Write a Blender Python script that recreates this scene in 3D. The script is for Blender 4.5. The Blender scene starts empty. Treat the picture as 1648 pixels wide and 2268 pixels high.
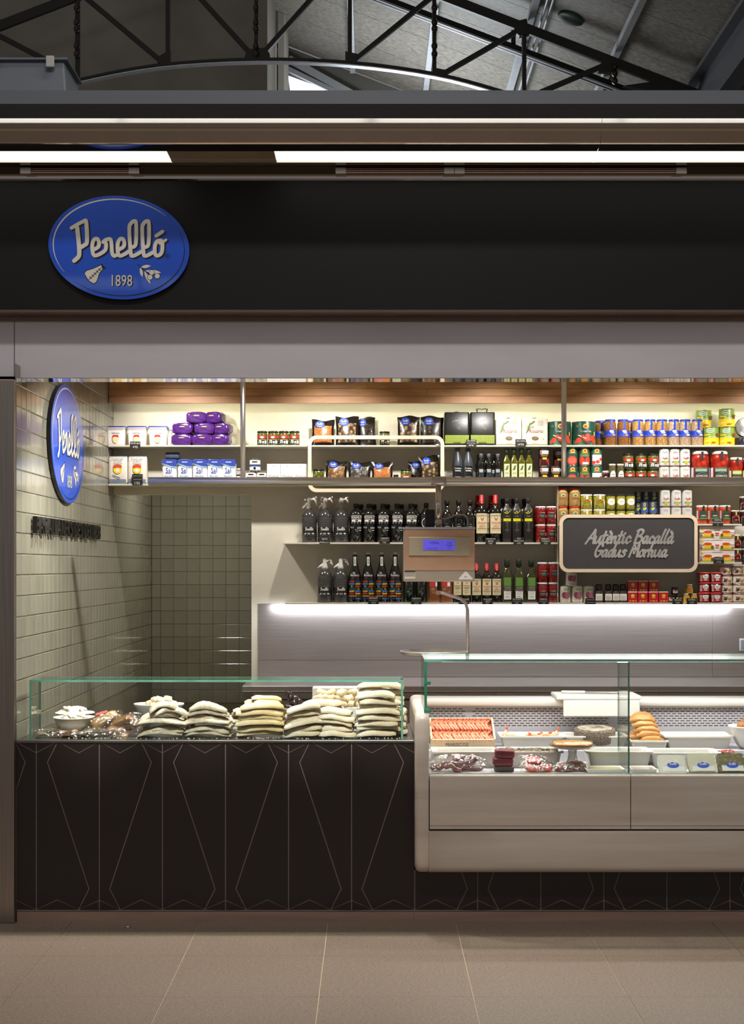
import bpy, math, random
from math import sin, cos, pi, radians
from mathutils import Vector, Matrix
random.seed(7)
SC = bpy.context.scene
COL = SC.collection

# ---------------------------------------------------------------- camera
F, D, VX, VY, EYE = 3240.0, 6.9, 822.0, 1254.0, 1.678      # focal length (px), distance to counter front, vanishing point, eye height
cam_d = bpy.data.cameras.new('camera'); cam = bpy.data.objects.new('camera', cam_d); COL.objects.link(cam)
cam.location = (0, -D, EYE); cam.rotation_euler = (pi/2, 0, 0)
cam_d.sensor_fit = 'HORIZONTAL'; cam_d.sensor_width = 36; cam_d.lens = F/1648*36
cam_d.shift_y = (VY-1134)/1648; cam_d.shift_x = (824-VX)/1648
cam_d.clip_end = 200
SC.camera = cam
vs = SC.view_settings
vs.view_transform = 'Standard'; vs.look = 'None'; vs.exposure = 0.0; vs.gamma = 1.0; vs.use_curve_mapping = False
try:
    SC.cycles.max_bounces = 8; SC.cycles.transparent_max_bounces = 16; SC.cycles.caustics_reflective = False
    SC.cycles.caustics_refractive = False; SC.cycles.sample_clamp_indirect = 4.0
except Exception: pass

def X(px, y): return (px-VX)*(D+y)/F
def Z(py, y): return EYE-(py-VY)*(D+y)/F

# ---------------------------------------------------------------- world and large lights
w = bpy.data.worlds.new('hall_ambience'); SC.world = w; w.use_nodes = True
bg = w.node_tree.nodes['Background']; bg.inputs[0].default_value = (0.62, 0.60, 0.60, 1); bg.inputs[1].default_value = 0.30

def light(name, kind, loc, target, energy, color=(1, 1, 1), **kw):
    l = bpy.data.lights.new(name, kind); l.energy = energy; l.color = color
    for k, v in kw.items(): setattr(l, k, v)
    o = bpy.data.objects.new(name, l); COL.objects.link(o); o.location = loc
    d = Vector(target)-Vector(loc); o.rotation_euler = d.to_track_quat('-Z', 'Y').to_euler()
    return o
WARM = (1.0, 0.87, 0.70); NEUT = (1.0, 0.965, 0.915); COOL = (0.86, 0.93, 1.0); LIME = (1.0, 0.98, 0.72)
# hall luminaires high above the aisle
light('aisle_floodlight', 'AREA', (0.6, -0.74, 6.6), (0.6, -1.1, 0), 60, (1, .93, .84), shape='RECTANGLE', size=3.6, size_y=0.12)
light('hall_floodlight', 'AREA', (0.0, -4.6, 7.3), (0, -0.4, 1.6), 132, (1, .95, .93), shape='RECTANGLE', size=3, size_y=0.4)
# ceiling spots over the counters and in front of the shelves (the ceiling itself hides behind the lintel)
for x in (-1.2, -0.25, 0.75, 1.7, 2.6):
    light('shelf_spot', 'SPOT', (x, 1.86, 2.84), (x, 2.5, 1.8), 44, NEUT, spot_size=radians(121), spot_blend=0.75, shadow_soft_size=0.03)
for x in (-1.25, -0.6, 0.05, 1.0, 1.8):
    light('counter_spot', 'SPOT', (x, 0.45, 2.84), (x, 0.2, 0.9), 120 if x < 0.5 else 85, NEUT, spot_size=radians(80), spot_blend=0.7, shadow_soft_size=0.04)
# narrow unseen spots over the aisle, added to brighten the salt cod fronts
for x in (-1.3, -0.8, -0.3, 0.1):
    light('added_cod_spot', 'SPOT', (x*0.8, -3.0, 4.5), (x, 0.16, 0.97), 820, NEUT, spot_size=radians(9), spot_blend=0.9, shadow_soft_size=0.04)
light('wall_sign_spot', 'SPOT', (-0.5, 0.55, 2.8), (-1.67, 0.95, 1.3), 165, NEUT, spot_size=radians(98), spot_blend=0.9, shadow_soft_size=0.05)
light('passage_fill', 'AREA', (-1.22, 3.3, 2.47), (-1.22, 3.45, 0), 6.5, NEUT, shape='DISK', size=0.25)  # unseen fill light, added to brighten the tiled passage
# LED strips: under the wooden soffit, under the lowest shelf, inside the display case
light('soffit_led', 'AREA', (0.75, 2.50, 2.745), (0.75, 2.57, 2.3), 4.2, LIME, shape='RECTANGLE', size=4.6, size_y=0.03)
light('shelf_led', 'AREA', (0.85, 2.445, 1.408), (0.85, 2.58, 1.2), 9.5, COOL, shape='RECTANGLE', size=3.0, size_y=0.02)
light('case_led', 'AREA', (1.55, 0.33, 1.205), (1.55, 0.2, 0.7), 15, (1, 0.98, 0.95), shape='RECTANGLE', size=2.4, size_y=0.03)
# daylight in the market roof
light('roof_daylight', 'AREA', (0.3, 11.6, 6.3), (1.2, 10.5, 8.3), 95, COOL, shape='RECTANGLE', size=1.6, size_y=1.6)

# ---------------------------------------------------------------- materials
def lin(h):
    if isinstance(h, str):
        h = h.lstrip('#'); c = [int(h[i:i+2], 16)/255 for i in (0, 2, 4)]
    else: c = h
    return tuple((v/12.92 if v <= 0.04045 else ((v+0.055)/1.055)**2.4) for v in c)
MATS = {}
def mat(name, col, rough=0.5, metal=0.0, var=0.06, scale=12.0, bump=0.0, bscale=None, stretch=(1, 1, 1), coat=0.0, emit=0.0, alpha=1.0, kind='noise', col2=None, spec=0.5, trans=0.0, detail=3.0, ramp=(0.3, 0.7), sss=0.0, aniso=0.0):
    if name in MATS: return MATS[name]
    m = bpy.data.materials.new(name); m.use_nodes = True; nt = m.node_tree; N = nt.nodes; L = nt.links
    b = N['Principled BSDF']; c = lin(col)
    b.inputs['Roughness'].default_value = rough; b.inputs['Metallic'].default_value = metal
    b.inputs['Specular IOR Level'].default_value = spec; b.inputs['Coat Weight'].default_value = coat; b.inputs['Coat Roughness'].default_value = 0.04
    b.inputs['Alpha'].default_value = alpha; b.inputs['Transmission Weight'].default_value = trans
    b.inputs['Anisotropic'].default_value = aniso
    if sss: b.inputs['Subsurface Weight'].default_value = sss; b.inputs['Subsurface Scale'].default_value = 0.012; b.inputs['Subsurface Radius'].default_value = (1.0, 0.75, 0.4)
    tc = N.new('ShaderNodeTexCoord'); mp = N.new('ShaderNodeMapping'); mp.inputs['Scale'].default_value = stretch
    L.new(tc.outputs['Object'], mp.inputs[0])
    if kind == 'voronoi':
        t = N.new('ShaderNodeTexVoronoi'); t.inputs['Scale'].default_value = scale; fac = t.outputs['Distance']
    elif kind == 'wave':
        t = N.new('ShaderNodeTexWave'); t.inputs['Scale'].default_value = scale; t.inputs['Distortion'].default_value = 4; t.inputs['Detail'].default_value = 3; fac = t.outputs['Fac']
    else:
        t = N.new('ShaderNodeTexNoise'); t.inputs['Scale'].default_value = scale; t.inputs['Detail'].default_value = detail; fac = t.outputs['Fac']
    L.new(mp.outputs[0], t.inputs['Vector'])
    r = N.new('ShaderNodeValToRGB'); r.color_ramp.elements[0].position = ramp[0]; r.color_ramp.elements[1].position = ramp[1]
    d = lin(col2) if col2 else tuple(min(1, v*(1+var)) for v in c)
    a = c if col2 else tuple(v*(1-var) for v in c)
    r.color_ramp.elements[0].color = a+(1,); r.color_ramp.elements[1].color = d+(1,)
    L.new(fac, r.inputs[0]); L.new(r.outputs[0], b.inputs['Base Color'])
    if emit: L.new(r.outputs[0], b.inputs['Emission Color']); b.inputs['Emission Strength'].default_value = emit
    if bump:
        bp = N.new('ShaderNodeBump'); bp.inputs['Strength'].default_value = bump; bp.inputs['Distance'].default_value = 0.004
        if bscale:
            t2 = N.new('ShaderNodeTexNoise'); t2.inputs['Scale'].default_value = bscale; L.new(mp.outputs[0], t2.inputs['Vector']); L.new(t2.outputs['Fac'], bp.inputs['Height'])
        else: L.new(fac, bp.inputs['Height'])
        L.new(bp.outputs[0], b.inputs['Normal'])
    MATS[name] = m
    return m
def C(h, rough=0.45, coat=0.0): return mat('print_%s_%d' % (h.lstrip('#'), int(rough*100)), h, rough, var=0.03, scale=30, coat=coat)
def thin_glass(name, tint, refl=1.0, rough=0.0, film=0.0):
    """thin sheet: clear pass-through plus a Schlick mirror share, the same from both sides"""
    m = bpy.data.materials.new(name); m.use_nodes = True; nt = m.node_tree; N = nt.nodes; L = nt.links
    N.remove(N['Principled BSDF']); out = N['Material Output']
    tr = N.new('ShaderNodeBsdfTransparent'); tr.inputs[0].default_value = lin(tint)+(1,)
    gl = N.new('ShaderNodeBsdfGlossy'); gl.inputs['Roughness'].default_value = rough
    lw = N.new('ShaderNodeLayerWeight'); mx = N.new('ShaderNodeMixShader')
    pw = N.new('ShaderNodeMath'); pw.operation = 'POWER'; pw.inputs[1].default_value = 5.0
    ml = N.new('ShaderNodeMath'); ml.operation = 'MULTIPLY_ADD'; ml.inputs[1].default_value = 0.90*refl; ml.inputs[2].default_value = 0.035*refl+film; ml.use_clamp = True
    L.new(lw.outputs['Facing'], pw.inputs[0]); L.new(pw.outputs[0], ml.inputs[0]); L.new(ml.outputs[0], mx.inputs[0]); L.new(tr.outputs[0], mx.inputs[1]); L.new(gl.outputs[0], mx.inputs[2])
    if film:
        ns = N.new('ShaderNodeTexNoise'); bp = N.new('ShaderNodeBump'); bp.inputs['Strength'].default_value = 1.0; bp.inputs['Distance'].default_value = 0.02
        tc = N.new('ShaderNodeTexCoord'); ns.inputs['Scale'].default_value = 25; L.new(tc.outputs['Object'], ns.inputs['Vector']); L.new(ns.outputs['Fac'], bp.inputs['Height']); L.new(bp.outputs[0], gl.inputs['Normal'])
    L.new(mx.outputs[0], out.inputs[0]); MATS[name] = m
    return m

STEEL = mat('brushed_steel', '#bfb4b0', 0.32, 0.85, var=0.10, scale=6, stretch=(0.5, 6, 40), bump=0.03)
STEELV = mat('brushed_steel_upright', '#a3988f', 0.34, 1.0, var=0.12, scale=6, stretch=(40, 20, 0.5), bump=0.03)
RAILM = mat('rail_steel', '#e6e0da', 0.33, 1.0, var=0.03, scale=3)
MIRROR = mat('polished_steel', '#cfc4bb', 0.07, 1.0, var=0.03, scale=3)
LINTEL = mat('satin_steel_panel', '#e2dbdf', 0.42, 0.15, var=0.05, scale=2.0, stretch=(1, 1, 4))
GREYPAINT = mat('grey_blue_paint', '#5f646b', 0.5, var=0.05, scale=3, stretch=(0.3, 1, 6))
DARK = mat('dark_brown_laminate', '#241b17', 0.45, var=0.08, scale=5, bump=0.01)
FASCIA = mat('black_fascia_laminate', '#120f0e', 0.5, var=0.06, scale=4, spec=0.3)
INLAY = mat('pale_inlay_line', '#857a70', 0.5)
TILE = mat('sage_glazed_tile', '#918e7e', 0.10, var=0.07, scale=4, bump=0.05, bscale=9)
TILE2 = mat('sage_glazed_tile_light', '#94917f', 0.11, var=0.07, scale=4, bump=0.05, bscale=9)
TILE3 = mat('sage_glazed_tile_deep', '#8d8b7a', 0.10, var=0.07, scale=4, bump=0.05, bscale=9)
GROUT = mat('tile_grout', '#6f6a58', 0.9)
CREAM = mat('cream_plaster', '#dcd5c2', 0.75, var=0.03, scale=9, bump=0.03)
WOOD = mat('oak_plank', '#b98955', 0.55, scale=2.2, kind='wave', col2='#a67848', stretch=(0.35, 1, 9))
WOOD2 = mat('oak_plank_pink', '#bd8d66', 0.55, scale=2.0, kind='wave', col2='#b08058', stretch=(0.3, 1, 11))
BIRCH = mat('pale_birch', '#ecd6b8', 0.5, var=0.05, scale=3, stretch=(1, 1, 8))
MARBLE = mat('cream_marble', '#d9cdbf', 0.25, scale=2.2, col2='#c6b8a8', stretch=(0.6, 1, 9), detail=6, ramp=(0.35, 0.75))
WHITE = mat('white_melamine', '#e9e6df', 0.25, var=0.02)
CASEW = mat('white_case_liner', '#c9c6cc', 0.3, var=0.03)
SHELFM = mat('pale_shelf_metal', '#cfc8b8', 0.4, var=0.03)
BLACK = mat('black_gloss', '#15120f', 0.25)
TERRAZZO = mat('terrazzo_floor', '#76675a', 0.42, scale=90, kind='noise', col2='#8a7a6a', detail=6, ramp=(0.35, 0.62))
def _terrazzo(m):
    nt = m.node_tree; N = nt.nodes; L = nt.links; b = N['Principled BSDF']
    src = b.inputs['Base Color'].links[0].from_socket
    v = N.new('ShaderNodeTexVoronoi'); v.inputs['Scale'].default_value = 300; v.feature = 'F1'
    tc = N.new('ShaderNodeTexCoord'); L.new(tc.outputs['Object'], v.inputs['Vector'])
    r = N.new('ShaderNodeValToRGB'); r.color_ramp.interpolation = 'CONSTANT'
    e = r.color_ramp.elements; e[0].color = (0.26, 0.22, 0.18, 1); e[0].position = 0; e[1].position = 0.16; e[1].color = (1, 1, 1, 1)
    x = e.new(0.78); x.color = (1.12, 1.1, 1.06, 1); x = e.new(0.9); x.color = (0.8, 0.66, 0.52, 1)
    sp = N.new('ShaderNodeSeparateColor'); L.new(v.outputs['Color'], sp.inputs[0]); L.new(sp.outputs[0], r.inputs[0])
    mx = N.new('ShaderNodeMix'); mx.data_type = 'RGBA'; mx.blend_type = 'MULTIPLY'; mx.inputs[0].default_value = 0.42
    L.new(src, mx.inputs[6]); L.new(r.outputs[0], mx.inputs[7]); L.new(mx.outputs[2], b.inputs['Base Color'])
_terrazzo(TERRAZZO)
GLASS = thin_glass('clear_glass', '#fbfdfc', 1.0)
GEDGE = mat('green_glass_edge', '#6fae93', 0.08, coat=1.0, var=0.2, scale=9)
GEDGED = mat('deep_green_glass_edge', '#2f8566', 0.08, coat=1.0, var=0.3, scale=7)
PACKFILM = thin_glass('vacuum_film', '#fbfaf6', 1.0, 0.10, 0.16)
FILM = thin_glass('plastic_film', '#fdfdfb', 0.8, 0.12, 0.045)
BLUE = mat('enamel_blue', '#1450cc', 0.30, var=0.03, coat=0.3)
LETTER = mat('lettering_off_white', '#e6dfd2', 0.4, var=0.02)
BLUEP = C('#2a4fc0'); WHITEP = C('#efece4')

# ---------------------------------------------------------------- mesh builder
_TXT = {}
def text2d(s):
    if s not in _TXT:
        cu = bpy.data.curves.new('tmp', 'FONT'); cu.body = s; cu.resolution_u = 2; cu.align_x = 'CENTER'
        o = bpy.data.objects.new('tmp', cu); me = o.to_mesh()
        vv = [(v.co.x, v.co.y) for v in me.vertices]; ff = [tuple(p.vertices) for p in me.polygons]
        o.to_mesh_clear(); bpy.data.objects.remove(o); bpy.data.curves.remove(cu)
        if vv:
            x0 = min(v[0] for v in vv); x1 = max(v[0] for v in vv)
            vv = [((x-(x0+x1)/2)/0.72, y/0.72) for x, y in vv]
        _TXT[s] = (vv, ff)
    return _TXT[s]
def catmull(pts, n=5):
    if len(pts) < 3: return pts
    P = [pts[0]]+list(pts)+[pts[-1]]; out = []
    for i in range(1, len(P)-2):
        a, b, c, d = P[i-1], P[i], P[i+1], P[i+2]
        for k in range(n):
            t = k/n; t2 = t*t; t3 = t2*t
            out.append(tuple(0.5*(2*b[j]+(c[j]-a[j])*t+(2*a[j]-5*b[j]+4*c[j]-d[j])*t2+(3*b[j]-a[j]-3*c[j]+d[j])*t3) for j in range(len(b))))
    out.append(tuple(pts[-1])); return out
CIRC = {}
def circ(n=20):
    if n not in CIRC: CIRC[n] = [(cos(2*pi*i/n-pi/2), sin(2*pi*i/n-pi/2)) for i in range(n)]
    return CIRC[n]
def rrect(r=0.2, k=3):          # unit square outline (-1..1) with rounded corners
    o = []
    for cx, cy, a in ((1-r, -1+r, -pi/2), (1-r, 1-r, 0), (-1+r, 1-r, pi/2), (-1+r, -1+r, pi)):
        for i in range(k+1): o.append((cx+r*cos(a+pi/2*i/k), cy+r*sin(a+pi/2*i/k)))
    return o
class MB:
    def __init__(s): s.v = []; s.f = []; s.m = []; s.sm = []
    def add(s, vs, fs, mi=0, smooth=False):
        n = len(s.v); s.v += [tuple(v) for v in vs]
        for f in fs: s.f.append(tuple(i+n for i in f)); s.m.append(mi); s.sm.append(smooth)
        return s
    def box(s, x0, x1, y0, y1, z0, z1, mi=0):
        v = [(x, y, z) for z in (z0, z1) for y in (y0, y1) for x in (x0, x1)]
        return s.add(v, [(0, 2, 3, 1), (4, 5, 7, 6), (0, 1, 5, 4), (2, 6, 7, 3), (0, 4, 6, 2), (1, 3, 7, 5)], mi)
    def bbox(s, x0, x1, y0, y1, z0, z1, b=0.004, mi=0):   # box with rounded vertical edges and small top/bottom bevel
        cx, cy, hx, hy = (x0+x1)/2, (y0+y1)/2, (x1-x0)/2, (y1-y0)/2
        def ring(i):
            o = []
            for sx, sy, a in ((1, -1, -pi/2), (1, 1, 0), (-1, 1, pi/2), (-1, -1, pi)):
                for k in range(3): o.append((cx+sx*(hx-b)+(b-i)*cos(a+pi/4*k), cy+sy*(hy-b)+(b-i)*sin(a+pi/4*k)))
            return o
        rings = [[p+(z,) for p in ring(i)] for i, z in ((b*0.7, z0), (0, z0+b), (0, z1-b), (b*0.7, z1))]
        return s.rings(rings, mi, smooth=False)
    def rings(s, rings, mi=0, smooth=True, cap0=True, cap1=True, closed=True):
        n = len(rings[0]); vs = [p for r in rings for p in r]; base = len(s.v); s.v += [tuple(p) for p in vs]
        for i in range(len(rings)-1):
            for j in range(n if closed else n-1):
                k = (j+1) % n; q = (base+i*n+j, base+i*n+k, base+(i+1)*n+k, base+(i+1)*n+j)
                s.f.append(q); s.sm.append(smooth)
                s.m.append(mi(i, j) if callable(mi) else (mi[i] if isinstance(mi, (list, tuple)) else mi))
        g = lambda i: (mi(i, 0) if callable(mi) else (mi[min(i, len(mi)-1)] if isinstance(mi, (list, tuple)) else mi))
        if cap0: s.f.append(tuple(base+j for j in range(n))[::-1]); s.m.append(g(0)); s.sm.append(False)
        if cap1: s.f.append(tuple(base+(len(rings)-1)*n+j for j in range(n))); s.m.append(g(len(rings)-2)); s.sm.append(False)
        return s
    def loft(s, outline, prof, mi=0, smooth=True, cx=0, cy=0, cap0=True, cap1=True):   # prof: (sx, sy, z)
        return s.rings([[(cx+x*p[0], cy+y*p[1], p[2]) for x, y in outline] for p in prof], mi, smooth, cap0, cap1)
    def lathe(s, prof, n=20, mi=0, smooth=True, cx=0, cy=0, cap0=True, cap1=True):      # prof: (r, z)
        return s.loft(circ(n), [(r, r, z) for r, z in prof], mi, smooth, cx, cy, cap0, cap1)
    def tube(s, pts, r, n=8, mi=0, cap=True):
        pts = [Vector(p) for p in pts]; rings = []; up = Vector((0.123, 0.456, 0.88)).normalized()
        for i, p in enumerate(pts):
            d = (pts[min(i+1, len(pts)-1)]-pts[max(i-1, 0)]).normalized()
            a = d.cross(up)
            if a.length < 1e-3: a = d.cross(Vector((1, 0, 0)))
            a.normalize(); b = d.cross(a); rr = r[i] if isinstance(r, (list, tuple)) else r
            rings.append([tuple(p+a*(rr*cos(2*pi*k/n))+b*(rr*sin(2*pi*k/n))) for k in range(n)])
        return s.rings(rings, mi, True, cap, cap)
    def beam(s, a, b, w, t, mi=0, up=(0, 1, 0)):      # straight bar of w (in plane) by t (along up)
        a, b = Vector(a), Vector(b); d = (b-a).normalized(); u = Vector(up); u = (u-d*u.dot(d)).normalized(); q = d.cross(u)
        o = [q*(w/2)*i+u*(t/2)*j for i, j in ((-1, -1), (1, -1), (1, 1), (-1, 1))]
        return s.rings([[tuple(a+k) for k in o], [tuple(b+k) for k in o]], mi, False)
    def prism(s, poly, y0, y1, mi=0, smooth=False):      # polygon in xz extruded along y
        return s.rings([[(x, y1, z) for x, z in poly], [(x, y0, z) for x, z in poly]], mi, smooth)
    def decal(s, shapes, R=None, y=0.0, off=0.0008, step=0.0005):
        """flat print in (x, z); wrapped round a cylinder of radius R facing -y, or flat at y"""
        def mp(x, z, d):
            if R: a = x/R; return ((R+d)*sin(a), -(R+d)*cos(a), z)
            return (x, y-d, z)
        d = off
        for sh in shapes:
            k = sh[0]; mi = sh[-1]
            if k == 'R':
                x0, x1, z0, z1 = sh[1:5]; n = max(1, int(abs(x1-x0)/(R*0.35))+1) if R else 1
                vs = [mp(x0+(x1-x0)*i/n, z, d) for i in range(n+1) for z in (z0, z1)]
                s.add(vs, [(2*i, 2*i+2, 2*i+3, 2*i+1) for i in range(n)], mi)
            elif k == 'E':
                cx, cz, rx, rz = sh[1:5]; n = 10; vs = []
                for i in range(n+1):
                    t = -cos(pi*i/n); h = math.sqrt(max(0, 1-t*t)); vs += [mp(cx+rx*t, cz-rz*h, d), mp(cx+rx*t, cz+rz*h, d)]
                s.add(vs, [(2*i, 2*i+2, 2*i+3, 2*i+1) for i in range(n)], mi)
            elif k == 'T':
                t, cx, cz, h = sh[1:5]; xs = sh[5] if len(sh) > 6 else 1.0; vv, ff = text2d(t)
                s.add([mp(cx+x*h*xs, cz-h/2+yy*h, d+0.0004) for x, yy in vv], ff, mi)
            elif k == 'P':
                s.add([mp(x, z, d) for x, z in sh[1]], [tuple(range(len(sh[1])))], mi)
            elif k == 'S':       # strokes: list of polylines, width
                for pl in sh[1]: s.stroke(pl, sh[2], mi, lambda x, z, e=0: mp(x, z, d+e))
            elif k == 'L':       # wordmark: cx, cz, width
                cx, cz, wd = sh[1:4]
                for q, (pl, lw) in enumerate(WORDMARK): s.stroke([(cx+a*wd, cz+b*wd) for a, b in pl], lw*wd, mi, lambda x, z, e=0: mp(x, z, d+e+q*4e-5))
            d += step
        return s
    def stroke(s, pl, wdt, mi, mp, taper=None, nib=None, joint=True):
        """flat ribbon along a polyline; every step sits a hair above the last, so folds never share a plane"""
        n = len(pl); L = []; Rr = []; ws = []; fs = []
        for i, p in enumerate(pl):
            a = pl[max(i-1, 0)]; b = pl[min(i+1, n-1)]; dx, dz = b[0]-a[0], b[1]-a[1]; l = math.hypot(dx, dz) or 1
            nx, nz = -dz/l, dx/l; w_ = wdt if not isinstance(wdt, (list, tuple)) else wdt[i]
            if nib is not None: w_ *= 0.5+0.5*abs(sin(math.atan2(dz, dx)-nib))
            if taper: w_ *= taper(i/(n-1))
            ws.append(w_); L.append((p[0]+nx*w_/2, p[1]+nz*w_/2)); Rr.append((p[0]-nx*w_/2, p[1]-nz*w_/2))
        for i in range(n-1):
            e = i*1.5e-5; s.add([mp(*Rr[i], e), mp(*Rr[i+1], e), mp(*L[i+1], e), mp(*L[i], e)], [(0, 1, 2, 3)], mi)
        if joint and not taper:
            for i in range(n):
                if 0 < i < n-1:
                    a1 = math.atan2(pl[i][1]-pl[i-1][1], pl[i][0]-pl[i-1][0]); a2 = math.atan2(pl[i+1][1]-pl[i][1], pl[i+1][0]-pl[i][0])
                    if abs((a2-a1+pi) % (2*pi)-pi) < 0.3: continue
                elif i not in (0, n-1): continue
                e = i*1.5e-5+0.7e-5; r = ws[i]/2*0.98
                s.add([mp(pl[i][0]+r*cos(k*pi/5), pl[i][1]+r*sin(k*pi/5), e) for k in range(10)], [tuple(range(10))], mi)
        return s
    def jitter(s, a, seed=0, i0=0):
        rr = random.Random(seed); s.v = s.v[:i0]+[(x+rr.uniform(-a, a), y+rr.uniform(-a, a), z+rr.uniform(-a, a)) for x, y, z in s.v[i0:]]; return s
    def mesh(s, name, mats):
        me = bpy.data.meshes.new(name); me.from_pydata(s.v, [], s.f)
        for m in mats: me.materials.append(m)
        me.polygons.foreach_set('material_index', s.m); me.polygons.foreach_set('use_smooth', s.sm); me.update()
        return me
    def build(s, name, mats, parent=None, loc=None, rot=None):
        if not isinstance(mats, (list, tuple)): mats = [mats]
        o = bpy.data.objects.new(name, s.mesh(name, mats)); COL.objects.link(o)
        if parent: o.parent = parent
        if loc: o.location = loc
        if rot: o.rotation_euler = rot
        return o
def tag(o, label, cat, group=None):
    o['label'] = label; o['category'] = cat
    if group: o['group'] = group
    return o
def struct(o): o['kind'] = 'structure'; return o
def empty(name, loc=(0, 0, 0), rot=None):
    o = bpy.data.objects.new(name, None); o.empty_display_size = 0.05; COL.objects.link(o); o.location = loc
    if rot: o.rotation_euler = rot
    return o
def copy_tree(o, parent=None):
    c = o.copy(); COL.objects.link(c)
    if parent: c.parent = parent
    for ch in o.children: copy_tree(ch, c)
    return c
ORD = ['leftmost', 'second from left', 'third from left', 'fourth from left', 'fifth from left', 'sixth from left', 'seventh from left', 'eighth from left', 'ninth from left', 'tenth from left']
def ordn(i, n): return 'rightmost' if (i == n-1 and n > 1) else ORD[i]
USED = set()
def place(root, x, y, z, label, cat, group=None, rz=0.0, scale=None, rx=0.0, ry=0.0):
    """first call moves the prototype itself, later calls copy it with its parts"""
    o = root if root.name not in USED else copy_tree(root)
    USED.add(root.name); o.location = (x, y, z); o.rotation_euler = (rx, ry, rz)
    if scale: o.scale = scale
    return tag(o, label, cat, group)
def product(name, parts):
    r = empty(name)
    for p in parts:
        o = p[1].build(p[0], p[2], r)
        for q in (p[3] if len(p) > 3 else []): q[1].build(q[0], q[2], o)
    return r

# hand-drawn wordmark strokes, traced in sign units (1 = sign width)
def _wm():
    S = [([(352, 428), (420, 388), (472, 362), (490, 362)], 36), ([(478, 360), (497, 372), (505, 560), (478, 598), (438, 622)], 40),
         ([(408, 425), (426, 600), (428, 690), (412, 722), (378, 752)], 42),
         ([(572, 642), (618, 612), (622, 565), (606, 536), (578, 540), (558, 585), (560, 660), (578, 700), (622, 690), (682, 650), (694, 600), (684, 560)], 37),
         ([(664, 568), (690, 545), (732, 538), (745, 575), (752, 670), (772, 704), (806, 690)], 37),
         ([(818, 642), (866, 612), (872, 565), (856, 536), (828, 540), (808, 585), (808, 660), (826, 702), (870, 690), (925, 655)], 37),
         ([(950, 618), (986, 585), (990, 392), (972, 360), (938, 384), (922, 440), (936, 670), (954, 704), (1000, 686), (1050, 655)], 37),
         ([(1076, 618), (1112, 585), (1116, 392), (1098, 360), (1064, 384), (1049, 440), (1062, 670), (1080, 704), (1126, 686), (1170, 660)], 37),
         ([(1238, 552), (1200, 556), (1176, 600), (1174, 672), (1192, 702), (1226, 690), (1246, 650), (1246, 570), (1222, 566)], 37),
         ([(1222, 582), (1250, 568), (1284, 545)], 26), ([(1188, 506), (1250, 464)], 36)]
    return [([((x-818)/1394, (620-y)/1394) for x, y in (catmull(pl, 4) if len(pl) > 2 else pl)], w_/1394) for pl, w_ in S]
WORDMARK = _wm()

# ================================================================ SETTING
XL = -1.674            # left wall of the stall
YW = 2.60              # shelf wall
YN = 4.26              # back of the niche
XR = 3.2            # right end of the stall
ZC = 0.857             # left counter top
# floor: terrazzo slabs with hairline joints
fl = struct(MB().box(-9, 9, -12, 5, -0.05, -0.0035).build('floor', mat('floor_joint', '#c9b596', 0.7)))
slab = MB().box(-0.3, 0.3, -0.3, 0.3, -0.003, 0).mesh('slab', [TERRAZZO])
x0 = X(159, -0.018)
for i in range(-4, 9):
    for j in range(12):
        o = bpy.data.objects.new('slab', slab); COL.objects.link(o); o.parent = fl
        o.location = (x0+0.3+0.603*i, 0.0-0.3-0.6005*j, 0); o.rotation_euler.z = (i*3+j) % 4*pi/2; o.scale = (0.9985, 0.9998, 1)
tag(MB().lathe([(0.014, 0), (0.014, 0.004), (0.011, 0.007), (0.005, 0.0072)], 14, 0).build('floor_stud', STEEL, None, (X(283, -0.10), -0.10, 0)), 'small round steel stud set in the floor before the dark counter', 'floor stud')

# glazed tiles -------------------------------------------------------------
def tile_mesh(name, m, w_=0.0978, h_=0.0978):
    mb = MB(); a, b = w_/2, h_/2; c = 0.0035; t = 0.0065
    mb.rings([[(0, -a, -b), (0, a, -b), (0, a, b), (0, -a, b)], [(t-0.002, -a, -b), (t-0.002, a, -b), (t-0.002, a, b), (t-0.002, -a, b)],
              [(t, -a+c, -b+c), (t, a-c, -b+c), (t, a-c, b-c), (t, -a+c, b-c)]], 0, False, cap0=False)
    return mb.mesh(name, [m])
TM = [tile_mesh('tile', m) for m in (TILE, TILE2, TILE3)]
wl = struct(MB().box(XL-0.4, XL-0.005, 0.0, 0.22, 0, 2.572).box(XL-0.4, XL-0.005, 0.22, YN+0.1, 0, 2.95).build('wall_left', GROUT))
ZT0 = 1.6354
rest = MB()
for c in range(43):
    for r in range(-8, 13):
        y = 0.05+0.1*c; z = ZT0+0.05+0.1*r
        if c < 2 and z > 2.6: continue
        if c < 14:
            o = bpy.data.objects.new('tile', random.choice(TM)); COL.objects.link(o); o.parent = wl
            o.location = (XL-0.006, y, z); o.rotation_euler = (0, random.uniform(-0.007, 0.007), random.uniform(-0.007, 0.007))
        else:
            a = 0.0489; e = [random.uniform(-0.0004, 0.0004) for _ in range(4)]
            rest.rings([[(XL-0.005, y-a, z-a), (XL-0.005, y+a, z-a), (XL-0.005, y+a, z+a), (XL-0.005, y-a, z+a)],
                        [(XL-0.001+e[0], y-a+.003, z-a+.003), (XL-0.001+e[1], y+a-.003, z-a+.003), (XL-0.001+e[2], y+a-.003, z+a-.003), (XL-0.001+e[3], y-a+.003, z+a-.003)]], 0, False, cap0=False)
o = rest.build('tiles', TILE, wl); o['kind'] = 'stuff'
wn = struct(MB().box(XL-0.1, -0.6, YN+0.006, YN+0.2, 0, 2.6).build('wall_niche', GROUT))
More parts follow.
